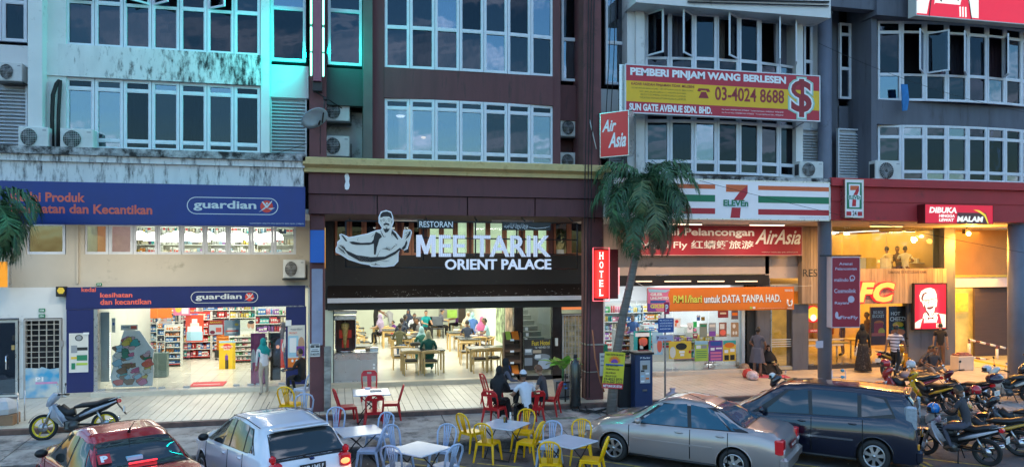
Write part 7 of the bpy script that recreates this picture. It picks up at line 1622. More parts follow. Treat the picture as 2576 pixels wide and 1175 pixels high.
def car(label, loc, ang, S_, paint, glassm, cat='car'):
    """S_: measured outline of the car; local +X is the nose"""
    root = thing('parked_car', label, cat, loc, ang); L = S_['L']; W = S_['W']/2
    zt = S_['top']; zb = S_['belt']; ww = S_['width']; wr = S_['roofw']; zs = .2
    def sec(x):
        t, b, w_ = interp(zt,x), interp(zb,x), interp(ww,x)*W; r = interp(wr,x)*W
        b = min(b, t-.02); return t, b, w_, r
    N = 14
    def half(x):
        t,b,w_,r = sec(x); P = [(0,zs),(w_*.8,zs),(w_*.95,zs+.03),(w_*.985,zs+.12),(w_,(zs+b)*.5),(w_*.995,(zs+b)*.5+.12*(b-zs)),(w_*.975,b-.035),(w_*.94,b)]
        gh = t-b; r2 = r if gh > .12 else w_*.9+(r-w_*.9)*max(0,gh-.02)/.1
        r2 = min(r2, w_*.93)
        P += [(w_*.94+(r2-w_*.94)*.5, b+gh*.48 if gh>.1 else b+gh*.3),(r2, b+gh*.86),(r2*.9,b+gh*.955),(r2*.6,b+gh*.99),(r2*.3,t-.002),(0,t)]
        return P
    def sidey(x, z):
        P = half(x)[6:11]
        for (y0,z0),(y1,z1) in zip(P,P[1:]):
            if z0 <= z <= z1: return y0+(y1-y0)*(z-z0)/max(1e-6,z1-z0)
        return P[0][0] if z < P[0][1] else P[-1][0]
    xs = [-L/2+L*k/64 for k in range(65)]; mb = MB(); vs = []
    for x in xs:
        h_ = half(x); ring = h_+[(-y,z) for y,z in h_[-2:0:-1]]; vs += [(x,y,z) for y,z in ring]
    n = 2*N-2
    mb.add(vs, [(i*n+j,i*n+(j+1)%n,(i+1)*n+(j+1)%n,(i+1)*n+j) for i in range(64) for j in range(n)]+[tuple(range(n)), tuple(range(64*n+n-1,64*n-1,-1))], 0, True)
    body = part('body', mb, [paint, TRIMB], root); wr_ = S_['wr']; wx = S_['wheels']
    for k in (-2,-1): body.data.polygons[k].use_smooth = False
    cut = MB()
    for x in wx:
        for s in (-1,1): cut.cyl((x, s*(W-.24) if s>0 else -(W-.24)-.4, wr_+.0),wr_+.055,.4,40,1,'Y')
    co = part('cutter', cut, [paint,TRIMB], root); md = body.modifiers.new('arches','BOOLEAN'); md.object = co; md.operation = 'DIFFERENCE'; md.solver = 'EXACT'
    bpy.context.view_layer.update(); me = bpy.data.meshes.new_from_object(body.evaluated_get(bpy.context.evaluated_depsgraph_get())); body.modifiers.clear(); body.data = me; me.set_sharp_from_angle(angle=R(38)); bpy.data.objects.remove(co)
    for x in wx:
        for s in (-1,1):
            wheel(root, x, s*(W-.11), wr_, s, S_.get('spokes',6)); part('wheel_arch', MB().tube([(x+(wr_+.06)*math.cos(q), s*(W*.985-.0), wr_+(wr_+.06)*math.sin(q)) for q in [math.pi*k/20 for k in range(-1,22)]],.014,6), paint, root)
    def patch(name, q, m, off, nu=8, nv=5, side=1):
        a,b,c,d = q; vv = []     # a lower rear, b lower front, c upper front, d upper rear
        for j in range(nv+1):
            for i in range(nu+1):
                u, v = i/nu, j/nv; x = (a[0]*(1-u)+b[0]*u)*(1-v)+(d[0]*(1-u)+c[0]*u)*v; z = (a[1]*(1-u)+b[1]*u)*(1-v)+(d[1]*(1-u)+c[1]*u)*v
                vv.append((x, side*(sidey(x,z)+off), z))
        return part(name, MB().add(vv, [(j*(nu+1)+i,j*(nu+1)+i+1,(j+1)*(nu+1)+i+1,(j+1)*(nu+1)+i) for j in range(nv) for i in range(nu)],0,True), m, root)
    for s in (-1,1):
        for q in S_['trim']: patch('window_trim', q, TRIMB, .004, side=s)
        for q in S_['glass']: patch('side_window', q, glassm, .01, side=s)
        for x in S_['seams']:
            b = interp(zb,x); part('door_seam', MB().tube([(x,s*(sidey(x,b-.03)+.001),b-.02),(x,s*(interp(ww,x)*W*1.001),(zs+b)*.5),(x,s*interp(ww,x)*W*.988,zs+.1)],.01,4), SEAM, root)
        for x in S_['handles']: z = interp(zb,x)-.1; part('door_handle', MB().ball((x,s*(interp(ww,x)*W*.985+.008),z),.09,.018,.022,10,6), paint, root)
        mx_, mz_ = S_['mirror']; part('wing_mirror', MB().ball((mx_,s*(interp(ww,mx_)*W+.08),mz_),.07,.1,.07,12,8), S_.get('mirror_m',paint), root)
        z = S_.get('strip')
        if z: part('side_moulding', MB().box(wx[1]+.42,wx[0]-.45,s*W*.99,s*(W+.012),z,z+.035), S_.get('strip_m',paint), root)
        part('sill', MB().tube([(wx[1]+.35,s*W*.955,zs+.02),(wx[0]-.35,s*W*.955,zs+.02)],.03,6), TRIMB, root)
    def top(name, x0, x1, y0f, y1f, m, off=.006, n=8):
        vv = []
        for j in range(n+1):
            x = x0+(x1-x0)*j/n; t,b,w_,r = sec(x); yf = y0f+(y1f-y0f)*j/n
            h_ = [p for p in half(x)[9:]]
            for i in range(-8,9):
                yy = i/8*yf*r
                ay = abs(yy); zz = h_[-1][1]
                for (ya,za),(yb,zb_) in zip(h_,h_[1:]):
                    if yb <= ay <= ya: zz = za+(zb_-za)*(ya-ay)/max(1e-6,ya-yb)
                vv.append((x+off*(1 if x>0 else -1), yy, zz+off))
        return part(name, MB().add(vv,[(j*17+i,j*17+i+1,(j+1)*17+i+1,(j+1)*17+i) for j in range(n) for i in range(16)],0,True), m, root)
    top('windscreen', *S_['screen'], glassm); top('rear_window_trim', S_['rear'][0]-.03, S_['rear'][1]+.03, S_['rear'][2]+.03, S_['rear'][3]+.03, TRIMB, .003); top('rear_window', *S_['rear'], glassm, .008)
    return root, half, sidey
def box_part(root, name, x0,x1,y0,y1,z0,z1,m,b=.01): return part(name, MB().bbox(x0,x1,y0,y1,z0,z1,b), m, root)
def paint(n, c, metal=.0, rough=.22): return mat(n, c, rough, metal, var=0, coat=1.)
def plate(root, x, z, txt, dirn=-1, base=TRIMB, w_=.46, h=.11, ink=WPRINT, y=0):
    p = part('number_plate', MB().box(x-.01,x+.005,y-w_/2,y+w_/2,z,z+h), base, root)
    t = text_mb(MB(), txt, -w_*.42, w_*.42, h*.2, h*.8, 0, .03); t.xf(Matrix.Translation((x-.013,y,z)) @ Matrix.Rotation(R(-90),4,'Z')); part('lettering', t, ink, p, fix=False)
HEAD = R(180-44)
# red saloon
REDP = paint('deep_red_car_paint',(.5,.01,.016),.1); WHP = paint('white_car_paint',(.8,.81,.86)); SIP = paint('beige_silver_car_paint',(.42,.36,.34),.45,.3); NAP = paint('dark_navy_car_paint',(.004,.006,.02),.0)
GL1 = mat('car_window_dark',(.03,.035,.035),.04,var=0,spec=.9); GL2 = mat('car_window_blue',(.03,.1,.15),.05,var=0,spec=.8); GL3 = mat('car_window_deep_blue',(.015,.03,.045),.04,var=0,spec=.8)
sedan = dict(L=4.35,W=1.7,wr=.3,wheels=(1.35,-1.22),top=[(-2.175,.62),(-2.1,.86),(-1.95,.97),(-1.35,1.02),(-.85,1.3),(-.45,1.42),(0,1.455),(.35,1.4),(1.0,1.03),(1.5,.93),(2.0,.76),(2.175,.5)],
  belt=[(-2.175,.55),(-2.1,.82),(-1.6,.93),(0,.9),(1.0,.86),(1.7,.76),(2.175,.45)],width=[(-2.175,.84),(-2.0,.95),(-1.2,1.),(1.2,1.),(1.9,.92),(2.175,.72)],roofw=[(-2.1,.8),(-1.2,.74),(-.6,.68),(.3,.68),(1.0,.78),(2.1,.7)],
  trim=[((-1.5,.94),(.95,.88),(.35,1.34),(-.75,1.32))],glass=[((-.28,.93),(.8,.9),(.3,1.31),(-.2,1.36)),((-1.12,.95),(-.36,.93),(-.28,1.355),(-.72,1.3)),((-1.42,.955),(-1.17,.95),(-.8,1.26),(-.86,1.22))],
  seams=(1.0,-.33,-1.1),handles=(-.1,-.95),mirror=(.75,.97),screen=(.32,.98,.9,.98),rear=(-1.4,-.76,.98,.86),strip=.55)
def sc_(S_, **k): d = dict(S_); d.update(k); return d
r, half_, sy_ = car('dark red saloon with P plate in its rear window, parked leftmost', (0,0,RZ), HEAD, sc_(sedan,strip=None,mirror_m=TRIMB), REDP, GL1)
r.scale = (1.06,)*3; r.location = (-3.72,-9.3,RZ); r.rotation_euler = (0,0,R(180-60)); redcar = r
for s in (-1,1): box_part(r,'tail_light',-2.17,-1.98,s*.56-.17,s*.56+.17,.66,.84,TAILR,.03); box_part(r,'reversing_light',-2.185,-2.1,s*.6-.1,s*.6+.1,.7,.76,LAMPW,.01); box_part(r,'headlight',1.9,2.08,s*.55-.15,s*.55+.15,.6,.74,LAMPW,.03)
plate(r,-2.19,.5,'WXJ 3927'); part('antenna', MB().tube([(-.6,.0,1.4),(-.62,0,1.44),(-.9,0,1.62)],[.03,.012,.003],6), TRIMB, r)
part('brake_light', MB().box(-1.31,-1.29,-.2,.2,1.065,1.085), mat('brake_lamp_lit',(1,.05,.05),.3,var=0,emit=(1,.02,.03),es=3), r)
t = MB().box(-.09,.09,-.002,.002,-.09,.09); t.xf(Matrix.Translation((-1.16,.5,1.17)) @ Matrix.Rotation(R(-90),4,'Z') @ Matrix.Rotation(R(-52),4,'X')); pp_ = part('p_plate', t, RPRINT, r)
t = text_mb(MB(),'P',-.05,.05,-.06,.06,-.004,.06); t.xf(Matrix.Translation((-1.16,.5,1.17)) @ Matrix.Rotation(R(-90),4,'Z') @ Matrix.Rotation(R(-52),4,'X')); part('lettering', t, WPRINT, pp_, fix=False)
part('tissue_box', MB().box(-1.22,-1.08,-.02,.2,1.1,1.15), SKYP, r)
# white hatchback
hatch = dict(L=3.95,W=1.72,wr=.3,wheels=(1.2,-1.28),top=[(-1.975,.55),(-1.93,.88),(-1.82,1.05),(-1.45,1.36),(-1.2,1.43),(-.5,1.5),(.1,1.46),(1.0,1.05),(1.45,.93),(1.85,.74),(1.975,.5)],
  belt=[(-1.975,.5),(-1.93,.84),(-1.7,1.0),(-1.2,1.02),(0,.94),(1.0,.87),(1.6,.76),(1.975,.45)],width=[(-1.975,.84),(-1.85,.93),(-1.2,1.),(1.1,1.),(1.7,.93),(1.975,.74)],roofw=[(-1.95,.78),(-1.4,.72),(-.6,.7),(.2,.7),(1.0,.8),(1.97,.7)],
  trim=[((-1.42,1.04),(1.0,.9),(.2,1.4),(-1.0,1.37))],glass=[((-.22,.98),(.72,.92),(.15,1.36),(-.12,1.41)),((-.95,1.02),(-.3,.98),(-.2,1.41),(-.78,1.39)),((-1.34,1.055),(-1.0,1.03),(-.85,1.37),(-1.0,1.34)),((.76,.915),(.92,.91),(.3,1.3),(.24,1.32))],
  seams=(.95,-.25,-1.0),handles=(-.05,-.85),mirror=(.8,.97),screen=(.15,.98,.9,.98),rear=(-1.84,-1.47,.98,.9),strip=None,mirror_m=TRIMB)
r, *_ = car('white hatchback with plate WB 1345 F and a lit tail light', (-1.28,-8.72,RZ), R(180-64), hatch, WHP, GL1)
for s in (-1,1):
    part('tail_light', MB().bbox(-2.0,-1.84,s*.62-.1,s*.62+.1,.76,.98,.03).bbox(-1.95,-1.84,s*.66-.05,s*.66+.05,.98,1.1,.03) if 1 else MB().add([(-1.99,s*.5,.8),(-1.99,s*.74,.74),(-1.84,s*.88,.8),(-1.64,s*.86,1.14),(-1.76,s*.74,1.2),(-1.93,s*.62,.98),(-1.75,s*.5,.8),(-1.6,s*.7,.85)],[(0,1,5),(1,2,3,4),(1,4,5),(0,5,6),(3,4,7),(2,3,7),(4,5,6,7)]), TAILR, r)
    part('lamp_glow', MB().ball((-2.0,s*.6,.86),.02,.09,.05,10,6), TAILON, r); box_part(r,'headlight',1.6,1.9,s*.62-.14,s*.62+.14,.62,.76,LAMPW,.04)
r.scale = (1.0,.99,1.05); plate(r,-2.0,.8,'WB 1345 F'); part('spoiler', MB().bbox(-1.55,-1.38,-.52,.52,1.385,1.42,.015), WHP, r); part('rear_wiper', MB().tube([(-1.9,0,.98),(-1.72,.4,1.1)],.01,5), TRIMB, r); part('badge', MB().ball((-1.965,0,.98),.01,.05,.025,10,5), mat('badge_blue',(.02,.04,.15),.3,.5), r)
part('roof_strip', MB().tube([(-1.2,.6,1.41),(-.5,.605,1.465),(.1,.6,1.435)],.008,4).tube([(-1.2,-.6,1.41),(-.5,-.605,1.465),(.1,-.6,1.435)],.008,4), TRIMB, r); part('roof_antenna', MB().tube([(.1,.0,1.46),(-.1,0,1.62)],.005,5), TRIMB, r)
light('POINT', Vector((-1.3,-8.72,0))+Vector((1.75,-1.55,.3)), 6, (1,.3,.1), .05, name='tail_lamp_light')
# silver saloon
r, *_ = car('beige silver saloon car with blue tinted windows behind the yellow chairs', (7.35,-8.55,RZ), HEAD, sc_(sedan,L=4.35), SIP, GL2)
for s in (-1,1): part('tail_light', MB().bbox(-2.16,-1.99,s*.68-.1,s*.68+.12,.58,.86,.02), TAILR, r); box_part(r,'lamp_clear_part',-2.175,-2.1,s*.7-.07,s*.7+.07,.6,.68,LAMPW,.01); box_part(r,'headlight',1.85,2.08,s*.55-.17,s*.55+.17,.56,.7,LAMPW,.03)
plate(r,-2.19,.62,'WMC 1520',base=mat('plate_red_edge',(.2,.02,.02),.4,var=0)); part('bumper', MB().bbox(-2.24,-2.05,-.78,.78,.3,.52,.05), SIP, r); part('bumper', MB().bbox(2.0,2.2,-.66,.66,.25,.5,.05), SIP, r); part('antenna', MB().tube([(-.5,.35,1.43),(-.15,.6,1.6)],.006,5), TRIMB, r)
# dark MPV
mpv = dict(L=4.35,W=1.72,wr=.32,wheels=(1.42,-1.33),spokes=7,top=[(-2.175,.5),(-2.14,.9),(-2.12,1.1),(-2.06,1.4),(-1.92,1.55),(-1.0,1.6),(0,1.6),(.6,1.55),(1.42,1.12),(1.75,.95),(2.05,.76),(2.175,.5)],
  belt=[(-2.175,.45),(-2.1,.95),(-1.7,1.04),(0,.98),(1.3,.92),(1.9,.72),(2.175,.45)],width=[(-2.175,.88),(-2.05,.95),(-1.3,1.),(1.2,1.),(1.9,.9),(2.175,.74)],roofw=[(-2.15,.8),(-1.9,.74),(-1,.74),(.4,.73),(1.3,.84),(2.1,.7)],
  trim=[((-1.75,1.08),(1.25,.95),(.5,1.46),(-1.55,1.46))],glass=[((.0,1.02),(1.0,.97),(.45,1.43),(.05,1.5)),((-1.0,1.05),(-.08,1.02),(-.03,1.5),(-.98,1.5)),((-1.68,1.16),(-1.08,1.06),(-1.06,1.49),(-1.5,1.42))],
  seams=(1.15,-.05,-1.1),handles=(.15,-.9),mirror=(1.0,1.03),screen=(.5,1.3,.92,.98),rear=(-2.08,-1.9,.98,.92),strip=.58,strip_m=mat('chrome_strip',(.3,.3,.33),.2,.9,var=0))
r, *_ = car('dark navy people carrier right of the silver saloon', (10.35,-8.75,RZ), HEAD, mpv, NAP, GL3)
r.scale = (.95,.98,1.05)
for s in (-1,1): part('tail_light', MB().bbox(-2.14,-1.9,s*.68-.06,s*.68+.07,.86,1.34,.04), mat('clear_lens_tail',(.45,.5,.55),.15,.3,var=.2,scale=20,coat=1), r); box_part(r,'reflector',-2.19,-2.12,s*.7-.05,s*.7+.05,.5,.62,mat('amber_reflector',(.7,.3,.03),.2,var=0),.01); box_part(r,'headlight',1.85,2.05,s*.55-.17,s*.55+.17,.6,.76,LAMPW,.03)
plate(r,-2.2,.7,'WRH 8412'); part('spoiler', MB().bbox(-2.0,-1.86,-.56,.56,1.5,1.535,.015), NAP, r); part('bumper', MB().bbox(-2.25,-2.1,-.8,.8,.26,.52,.05), NAP, r); part('brake_light', MB().box(-2.135,-2.12,-.14,.14,1.52,1.55), TAILR, r)

# ================================================================ MOTORCYCLES
def bike(label, loc, ang, c1, c2=None, rim=None, seatm=BSEAT, basket=False, topbox=None, shield=True, hl=True, group='motorcycles and scooters parked by the shops', cat='motorcycle', plate_txt=None, tilt=R(-8)):
    """underbone motorcycle, nose towards +X, wheelbase 1.25"""
    t = thing('motorcycle', label, cat, loc, ang, group); c2 = c2 or BLACK; rim = rim or mat('dark_rim',(.05,.05,.05),.4,.6,var=0); t.rotation_euler = (tilt,0,ang)
    for x in (.62,-.62):
        wh = part('wheel', MB().lathe([(.225,-.035),(.27,-.04),(.29,-.02),(.29,.02),(.27,.04),(.225,.035),(.225,-.035)],n=32,axis='Y',cap=False), TYRE, t); wh.location = (x,0,.29)
        rm = MB().lathe([(.2,-.03),(.235,-.036),(.235,.036),(.2,.03),(.2,-.03)],n=32,axis='Y',cap=False)
        for k in range(5): a = k*1.2566; rm.tube([(.04*math.cos(a),0,.04*math.sin(a)),(.21*math.cos(a+.15),0,.21*math.sin(a+.15))],[.02,.014],6)
        rm.cyl((0,-.05,0),.045,.1,12,0,'Y'); part('rim', rm, rim, wh); part('brake_disc', MB().cyl((0,.05,0),.1,.006,20,0,'Y'), STEEL, wh)
    part('fork', MB().tube([(.62,-.07,.29),(.42,-.07,.8)],.022,8).tube([(.62,.07,.29),(.42,.07,.8)],.022,8), STEEL, t)
    part('front_fender', MB().add([(.62+.32*math.cos(q),s*.06,.29+.32*math.sin(q)) for q in [R(20)+k*R(15) for k in range(9)] for s in (-1,-.5,.5,1)],[(i*4+j,i*4+j+1,(i+1)*4+j+1,(i+1)*4+j) for i in range(8) for j in range(3)],0,True), c1, t)
    if shield:
        for s in (-1,1): part('leg_shield', MB().add([(.46,s*.05,.82),(.4,s*.2,.72),(.3,s*.24,.5),(.16,s*.2,.3),(.24,s*.08,.28),(.5,s*.05,.5),(.42,s*.19,.71),(.32,s*.22,.5)],[(0,1,5),(1,2,5),(2,3,4,5),(0,5,4),(0,1,2,3,4)],0,False), c1, t)
    part('front_cowl', MB().tube([(.56,0,.74),(.5,0,.86),(.4,0,.97),(.3,0,1.0)],[.05,.11,.12,.05],12,flat=.8).tube([(.47,0,.76),(.33,0,.55),(.12,0,.36)],[.1,.13,.07],10), c1, t)
    part('centre_tunnel', MB().tube([(.3,0,.72),(.14,0,.58),(.0,0,.62)],[.1,.11,.1],10), c2, t)
    part('headlight', MB().ball((.51,0,.88),.05,.09,.06,12,7), LAMPW, t)
    part('handlebar', MB().tube([(.22,-.34,1.0),(.3,-.2,1.0),(.38,0,.97),(.3,.2,1.0),(.22,.34,1.0)],.014,8), BLACK, t); part('grip', MB().tube([(.24,-.36,.995),(.29,-.23,1.0)],.022,8), BLACKR, t); part('grip', MB().tube([(.24,.36,.995),(.29,.23,1.0)],.022,8), BLACKR, t)
    for s in (-1,1): part('mirror', MB().tube([(.3,s*.24,1.0),(.3,s*.3,1.2)],.006,5).ball((.3,s*.31,1.23),.012,.05,.035,10,6), CHROME if s>0 else BLACK, t)
    part('main_body', MB().tube([(.38,0,.74),(.2,0,.5),(0,0,.42),(-.25,0,.56),(-.6,0,.7),(-.86,0,.8)],[.075,.085,.09,.11,.09,.04],12), c2, t)
    part('side_panel', MB().tube([(-.12,-.09,.5),(-.4,-.125,.62),(-.85,-.07,.8)],[.05,.075,.03],8,flat=.6).tube([(-.12,.09,.5),(-.4,.125,.62),(-.85,.07,.8)],[.05,.075,.03],8,flat=.6), c1, t)
    part('seat', MB().tube([(.02,0,.7),(-.15,0,.74),(-.45,0,.76),(-.62,0,.82),(-.85,0,.86)],[.06,.12,.13,.12,.07],12,flat=.5), seatm, t)
    part('engine', MB().bbox(-.08,.2,-.11,.11,.2,.42,.03).cyl((.02,-.15,.3),.09,.3,16,0,'Y'), mat('engine_grey',(.12,.12,.12),.4,.7), t)
    part('exhaust', MB().tube([(.15,-.1,.25),(-.1,-.13,.2),(-.5,-.15,.3),(-.9,-.16,.42)],[.02,.025,.045,.05],10), CHROME, t); part('swing_arm', MB().tube([(-.05,-.06,.32),(-.62,-.07,.29)],.022,6).tube([(-.05,.06,.32),(-.62,.07,.29)],.022,6), BLACK, t)
    part('shock_absorber', MB().tube([(-.6,-.11,.33),(-.45,-.11,.62)],.025,8).tube([(-.6,.11,.33),(-.45,.11,.62)],.025,8), STEEL, t)
    part('tail_light', MB().bbox(-.95,-.86,-.07,.07,.76,.84,.02), TAILR, t); part('rear_fender', MB().add([(-.86,-.06,.76),(-.86,.06,.76),(-1.06,.05,.5),(-1.06,-.05,.5),(-.86,-.06,.74),(-.86,.06,.74),(-1.05,.05,.48),(-1.05,-.05,.48)],[(0,1,2,3),(4,7,6,5),(0,4,5,1),(1,5,6,2),(2,6,7,3),(3,7,4,0)]), BLACK, t)
    part('grab_rail', MB().tube([(-.7,-.1,.82),(-.95,-.08,.9),(-.95,.08,.9),(-.7,.1,.82)],.012,6), STEEL, t); part('foot_peg', MB().tube([(.05,-.25,.26),(.05,.25,.26)],.014,6), BLACK, t); part('stand', MB().tube([(-.1,.1,.25),(-.15,.28,.02)],.014,6).tube([(-.1,-.08,.25),(-.12,-.2,.02)],.012,6), BLACK, t)
    part('number_plate', MB().box(-1.02,-1.0,-.09,.09,.55,.68), WPLAS, t)
    if basket:
        mb = MB()
        for k in range(5): z = .62+k*.06; mb.tube([(.2,-.13,z),(.36,-.13,z),(.36,.13,z),(.2,.13,z),(.2,-.13,z)],.004,4)
        for k in range(6): y = -.13+k*.052; mb.tube([(.2,y,.62),(.2,y,.86)],.004,4)
        part('basket', mb, STEEL, t)
    if topbox: part('top_box', MB().ball((-.98,0,1.0),.21,.22,.14,18,10).cyl((-.98,0,.93),.19,.05,18), topbox, t)
    return t
def helmet(label, loc, c, rz=0, r=.135):
    t = thing('helmet', label, 'helmet', loc, rz); s = MB().ball((0,0,0),r,r*.92,r*.95,18,12); s2 = MB(); s2.v = s.v
    for f in s.f:
        c_ = [sum(s.v[i][j] for i in f)/len(f) for j in range(3)]
        if c_[2] > -r*.62 and not (c_[0] > r*.45 and -r*.5 < c_[2] < r*.25): s2.f.append(f); s2.m.append(0); s2.sm.append(True)
    part('shell', s2, c, t); part('visor', MB().add([(r*1.02*math.cos(a)*math.cos(b), r*.95*math.sin(a), r*.95*math.sin(b)) for b in (R(-28),R(-6),R(18)) for a in [R(-60)+k*R(15) for k in range(9)]],[(j*9+i,j*9+i+1,(j+1)*9+i+1,(j+1)*9+i) for j in range(2) for i in range(8)],0,True), GL1, t)
    part('rim_band', MB().tube([(r*.96*math.cos(a),r*.9*math.sin(a),-r*.6) for a in [k*.35 for k in range(19)]],.012,5), TRIMB, t); return t
def paintm(n,c): return mat('bike_'+n,c,.25,var=.05,coat=1)
YRIM = mat('yellow_rim',(.8,.6,.01),.35,var=0)
pv = -.2
bk = bike('silver grey motorcycle with bright yellow wheels at the walkway edge', (-5.8,-4.75,-.17), R(183), paintm('silver_grey',(.4,.43,.5)), BLACK, YRIM, tilt=R(9))
bike('black scooter with blue-white front between the silver saloon and the grey column', (11.75,-5.7,-.2), R(165), paintm('black',(.02,.02,.025)), BLACK); helmet('pink and white helmet-like lamp cover on the black scooter nose', (11.25,-5.62,.78), WPLAS, R(165), .1)
bike('red and black motorcycle with a red helmet on its handlebar, left of the row', (15.6,-5.3,-.2), R(150), paintm('red',(.4,.02,.02)), BLACK); helmet('red and white helmet resting on the red motorcycle', (15.15,-5.1,.93), mat('helmet_red',(.55,.02,.03),.2,var=0,coat=1), R(150))
bike('yellow and black motorcycle with a white helmet, rear wheel to the street', (15.75,-6.1,-.25), R(78)+R(20), paintm('yellow',(.8,.42,.02)), BLACK); helmet('white and red helmet on the yellow motorcycle', (15.6,-5.55,.95), mat('helmet_white',(.65,.6,.6),.2,var=0,coat=1), R(98))
bike('dark motorcycle with a round top box beside the yellow motorcycle', (16.9,-6.1,-.25), R(95), paintm('wine',(.15,.01,.02)), BLACK, topbox=mat('top_box_black',(.03,.015,.03),.15,var=0,coat=1))
bike('cream white step-through scooter at the right of the row', (18.9,-5.5,-.25), R(165), paintm('cream_white',(.6,.57,.5)), BLACK, basket=True); helmet('pale helmet on the cream scooter', (18.35,-5.35,.7), mat('helmet_pale',(.55,.58,.62),.2,var=0,coat=1), R(165))
bike('black motorcycle leaning behind the cream scooter by the round column', (20.3,-5.2,-.25), R(160), paintm('black',(.02,.02,.025)), BLACK)
bike('orange lit scooter behind the white crate by the driveway', (18.0,-2.2,0), R(20), paintm('orange',(.6,.3,.03)), BLACK)
rb_ = bike('white leg-shielded motorcycle under the seated rider', (13.1,-9.75,RZ), R(118), paintm('white_lilac',(.6,.58,.62)), BLACK, basket=True, tilt=R(-4))
person('rider in dark grey t-shirt sitting sideways-on on the motorcycle, looking at his phone', (13.2,-9.98,RZ), R(118-90), 'ride','charcoal','slate','brown',1, h=1.7, lean=.1, nod=R(22), hands=[(-.08,.4,1.18),(.08,.38,1.2)])
solo('phone', MB().bbox(-.035,.035,-.006,.006,0,.14,.004), TRIMB, 'dark phone held by the rider', 'phone', loc=(12.93,-9.62,.72), rz=R(28))
helmet('bright blue helmet hung on the rider\'s handlebar', (12.72,-9.55,.62), mat('helmet_blue',(.01,.2,.6),.15,var=0,coat=1), R(150)); helmet('small pink helmet on the front basket of the rider\'s motorcycle', (12.95,-9.35,.35), mat('helmet_pink',(.55,.35,.45),.25,var=0,coat=1), R(120),.12)
bike('yellow and black motorcycle directly behind the rider', (14.4,-9.3,RZ), R(125), paintm('amber',(.6,.32,.03)), BLACK, tilt=R(-5)); bike('black motorcycle with red helmet at the right edge', (15.9,-8.6,RZ), R(125), paintm('black',(.02,.02,.025)), BLACK); helmet('glossy red helmet with white band at the right edge', (15.35,-8.0,.65), mat('helmet_red',(.55,.02,.03),.2,var=0,coat=1), R(125))
bike('dark scooter with a red lit tail at the far left edge', (-7.2,-8.3,RZ), R(200), paintm('black',(.02,.02,.025)), BLACK)
# ================================================================ PLASTIC CHAIRS AND FOLDING TABLES
def plas(n,c): return mat('plastic_'+n,c,.3,var=.05,scale=10)
PRED, PYEL, PBLU = plas('red',(.55,.015,.02)), plas('yellow',(.95,.53,.0)), plas('pale_blue',(.42,.52,.7))
def chair_base(t, m, w_=.21):
    part('seat', MB().bbox(-w_,w_,-.2,.21,.41,.44,.015).bbox(-w_+.01,w_-.01,-.19,.2,.37,.41,.005), m, t)
    for sx in (-1,1):
        part('leg', MB().tube([(sx*(w_+.03),.23,0),(sx*(w_-.02),.18,.4)],[.02,.032],6,sm=False), m, t); part('leg', MB().tube([(sx*(w_+.03),-.26,0),(sx*(w_-.02),-.18,.42)],[.02,.032],6,sm=False), m, t)
def make_splat_chair(m):      # square back with a hand hole and one splat
    t = thing('plastic_chair','x','chair',(0,0,0)); chair_base(t,m)
    def bk(x,s): return (x,-.19-.13*s,.43+.42*s)
    pts = [bk(-.19,0),bk(-.205,.5),bk(-.2,.85),bk(-.15,1),bk(0,1.03),bk(.15,1),bk(.2,.85),bk(.205,.5),bk(.19,0)]
    part('back_frame', MB().tube(pts,.021,8), m, t)
    part('top_rail', MB().add([bk(-.17,.97),bk(-.06,.97),bk(-.06,.84),bk(-.18,.84),bk(.06,.97),bk(.17,.97),bk(.18,.84),bk(.06,.84),bk(-.19,.7),bk(.19,.7),bk(-.06,.99),bk(.06,.99)],[(0,1,2,3),(4,5,6,7),(3,2,7,6,9,8),(10,11,4,1)]), m, t)
    part('splat', MB().add([bk(-.06,.72),bk(.06,.72),bk(.055,.0),bk(-.055,.0)]+[(x,y-.015,z) for x,y,z in (bk(-.06,.72),bk(.06,.72),bk(.055,.0),bk(-.055,.0))],[(0,1,2,3),(7,6,5,4),(0,4,5,1),(1,5,6,2),(2,6,7,3),(3,7,4,0)]), m, t)
    return t
def make_arch_chair(m):       # arched back with fanned slats
    t = thing('plastic_chair','x','chair',(0,0,0)); chair_base(t,m,.2)
    def bk(x,s): return (x,-.19-.14*s,.43+.44*s)
    pts = [bk(-.18,0),bk(-.2,.35),bk(-.21,.65),bk(-.17,.88),bk(-.09,.99),bk(0,1.02),bk(.09,.99),bk(.17,.88),bk(.21,.65),bk(.2,.35),bk(.18,0)]
    part('back_frame', MB().tube(pts,.024,8,flat=.8), m, t)
    for a,b,c in ((-.035,-.05,-.075),(-.012,-.018,-.02),(.012,.018,.02),(.035,.05,.075)): part('slat', MB().tube([bk(a*1.2,0),bk(b*1.1,.45),bk(c,.95)],[.012,.011,.016],6), m, t)
    return t
red0, yel0, blu0 = make_splat_chair(PRED), make_arch_chair(PYEL), make_arch_chair(PBLU)
def pch(proto, label, px, py, z, rz):
    o = proto if proto['label'] == 'x' else copy_tree(proto); p = gr(px, py, z+.44)
    return place(o, label, (p.x,p.y,z), R(rz), {'red':'red plastic chairs','yel':'yellow plastic chairs','blu':'pale blue plastic chairs'}['red' if 'red' in label.split()[0:3] else 'yel' if 'yellow' in label else 'blu'])
TABW = mat('folding_table_top',(.62,.66,.74),.18,var=.05,scale=3)
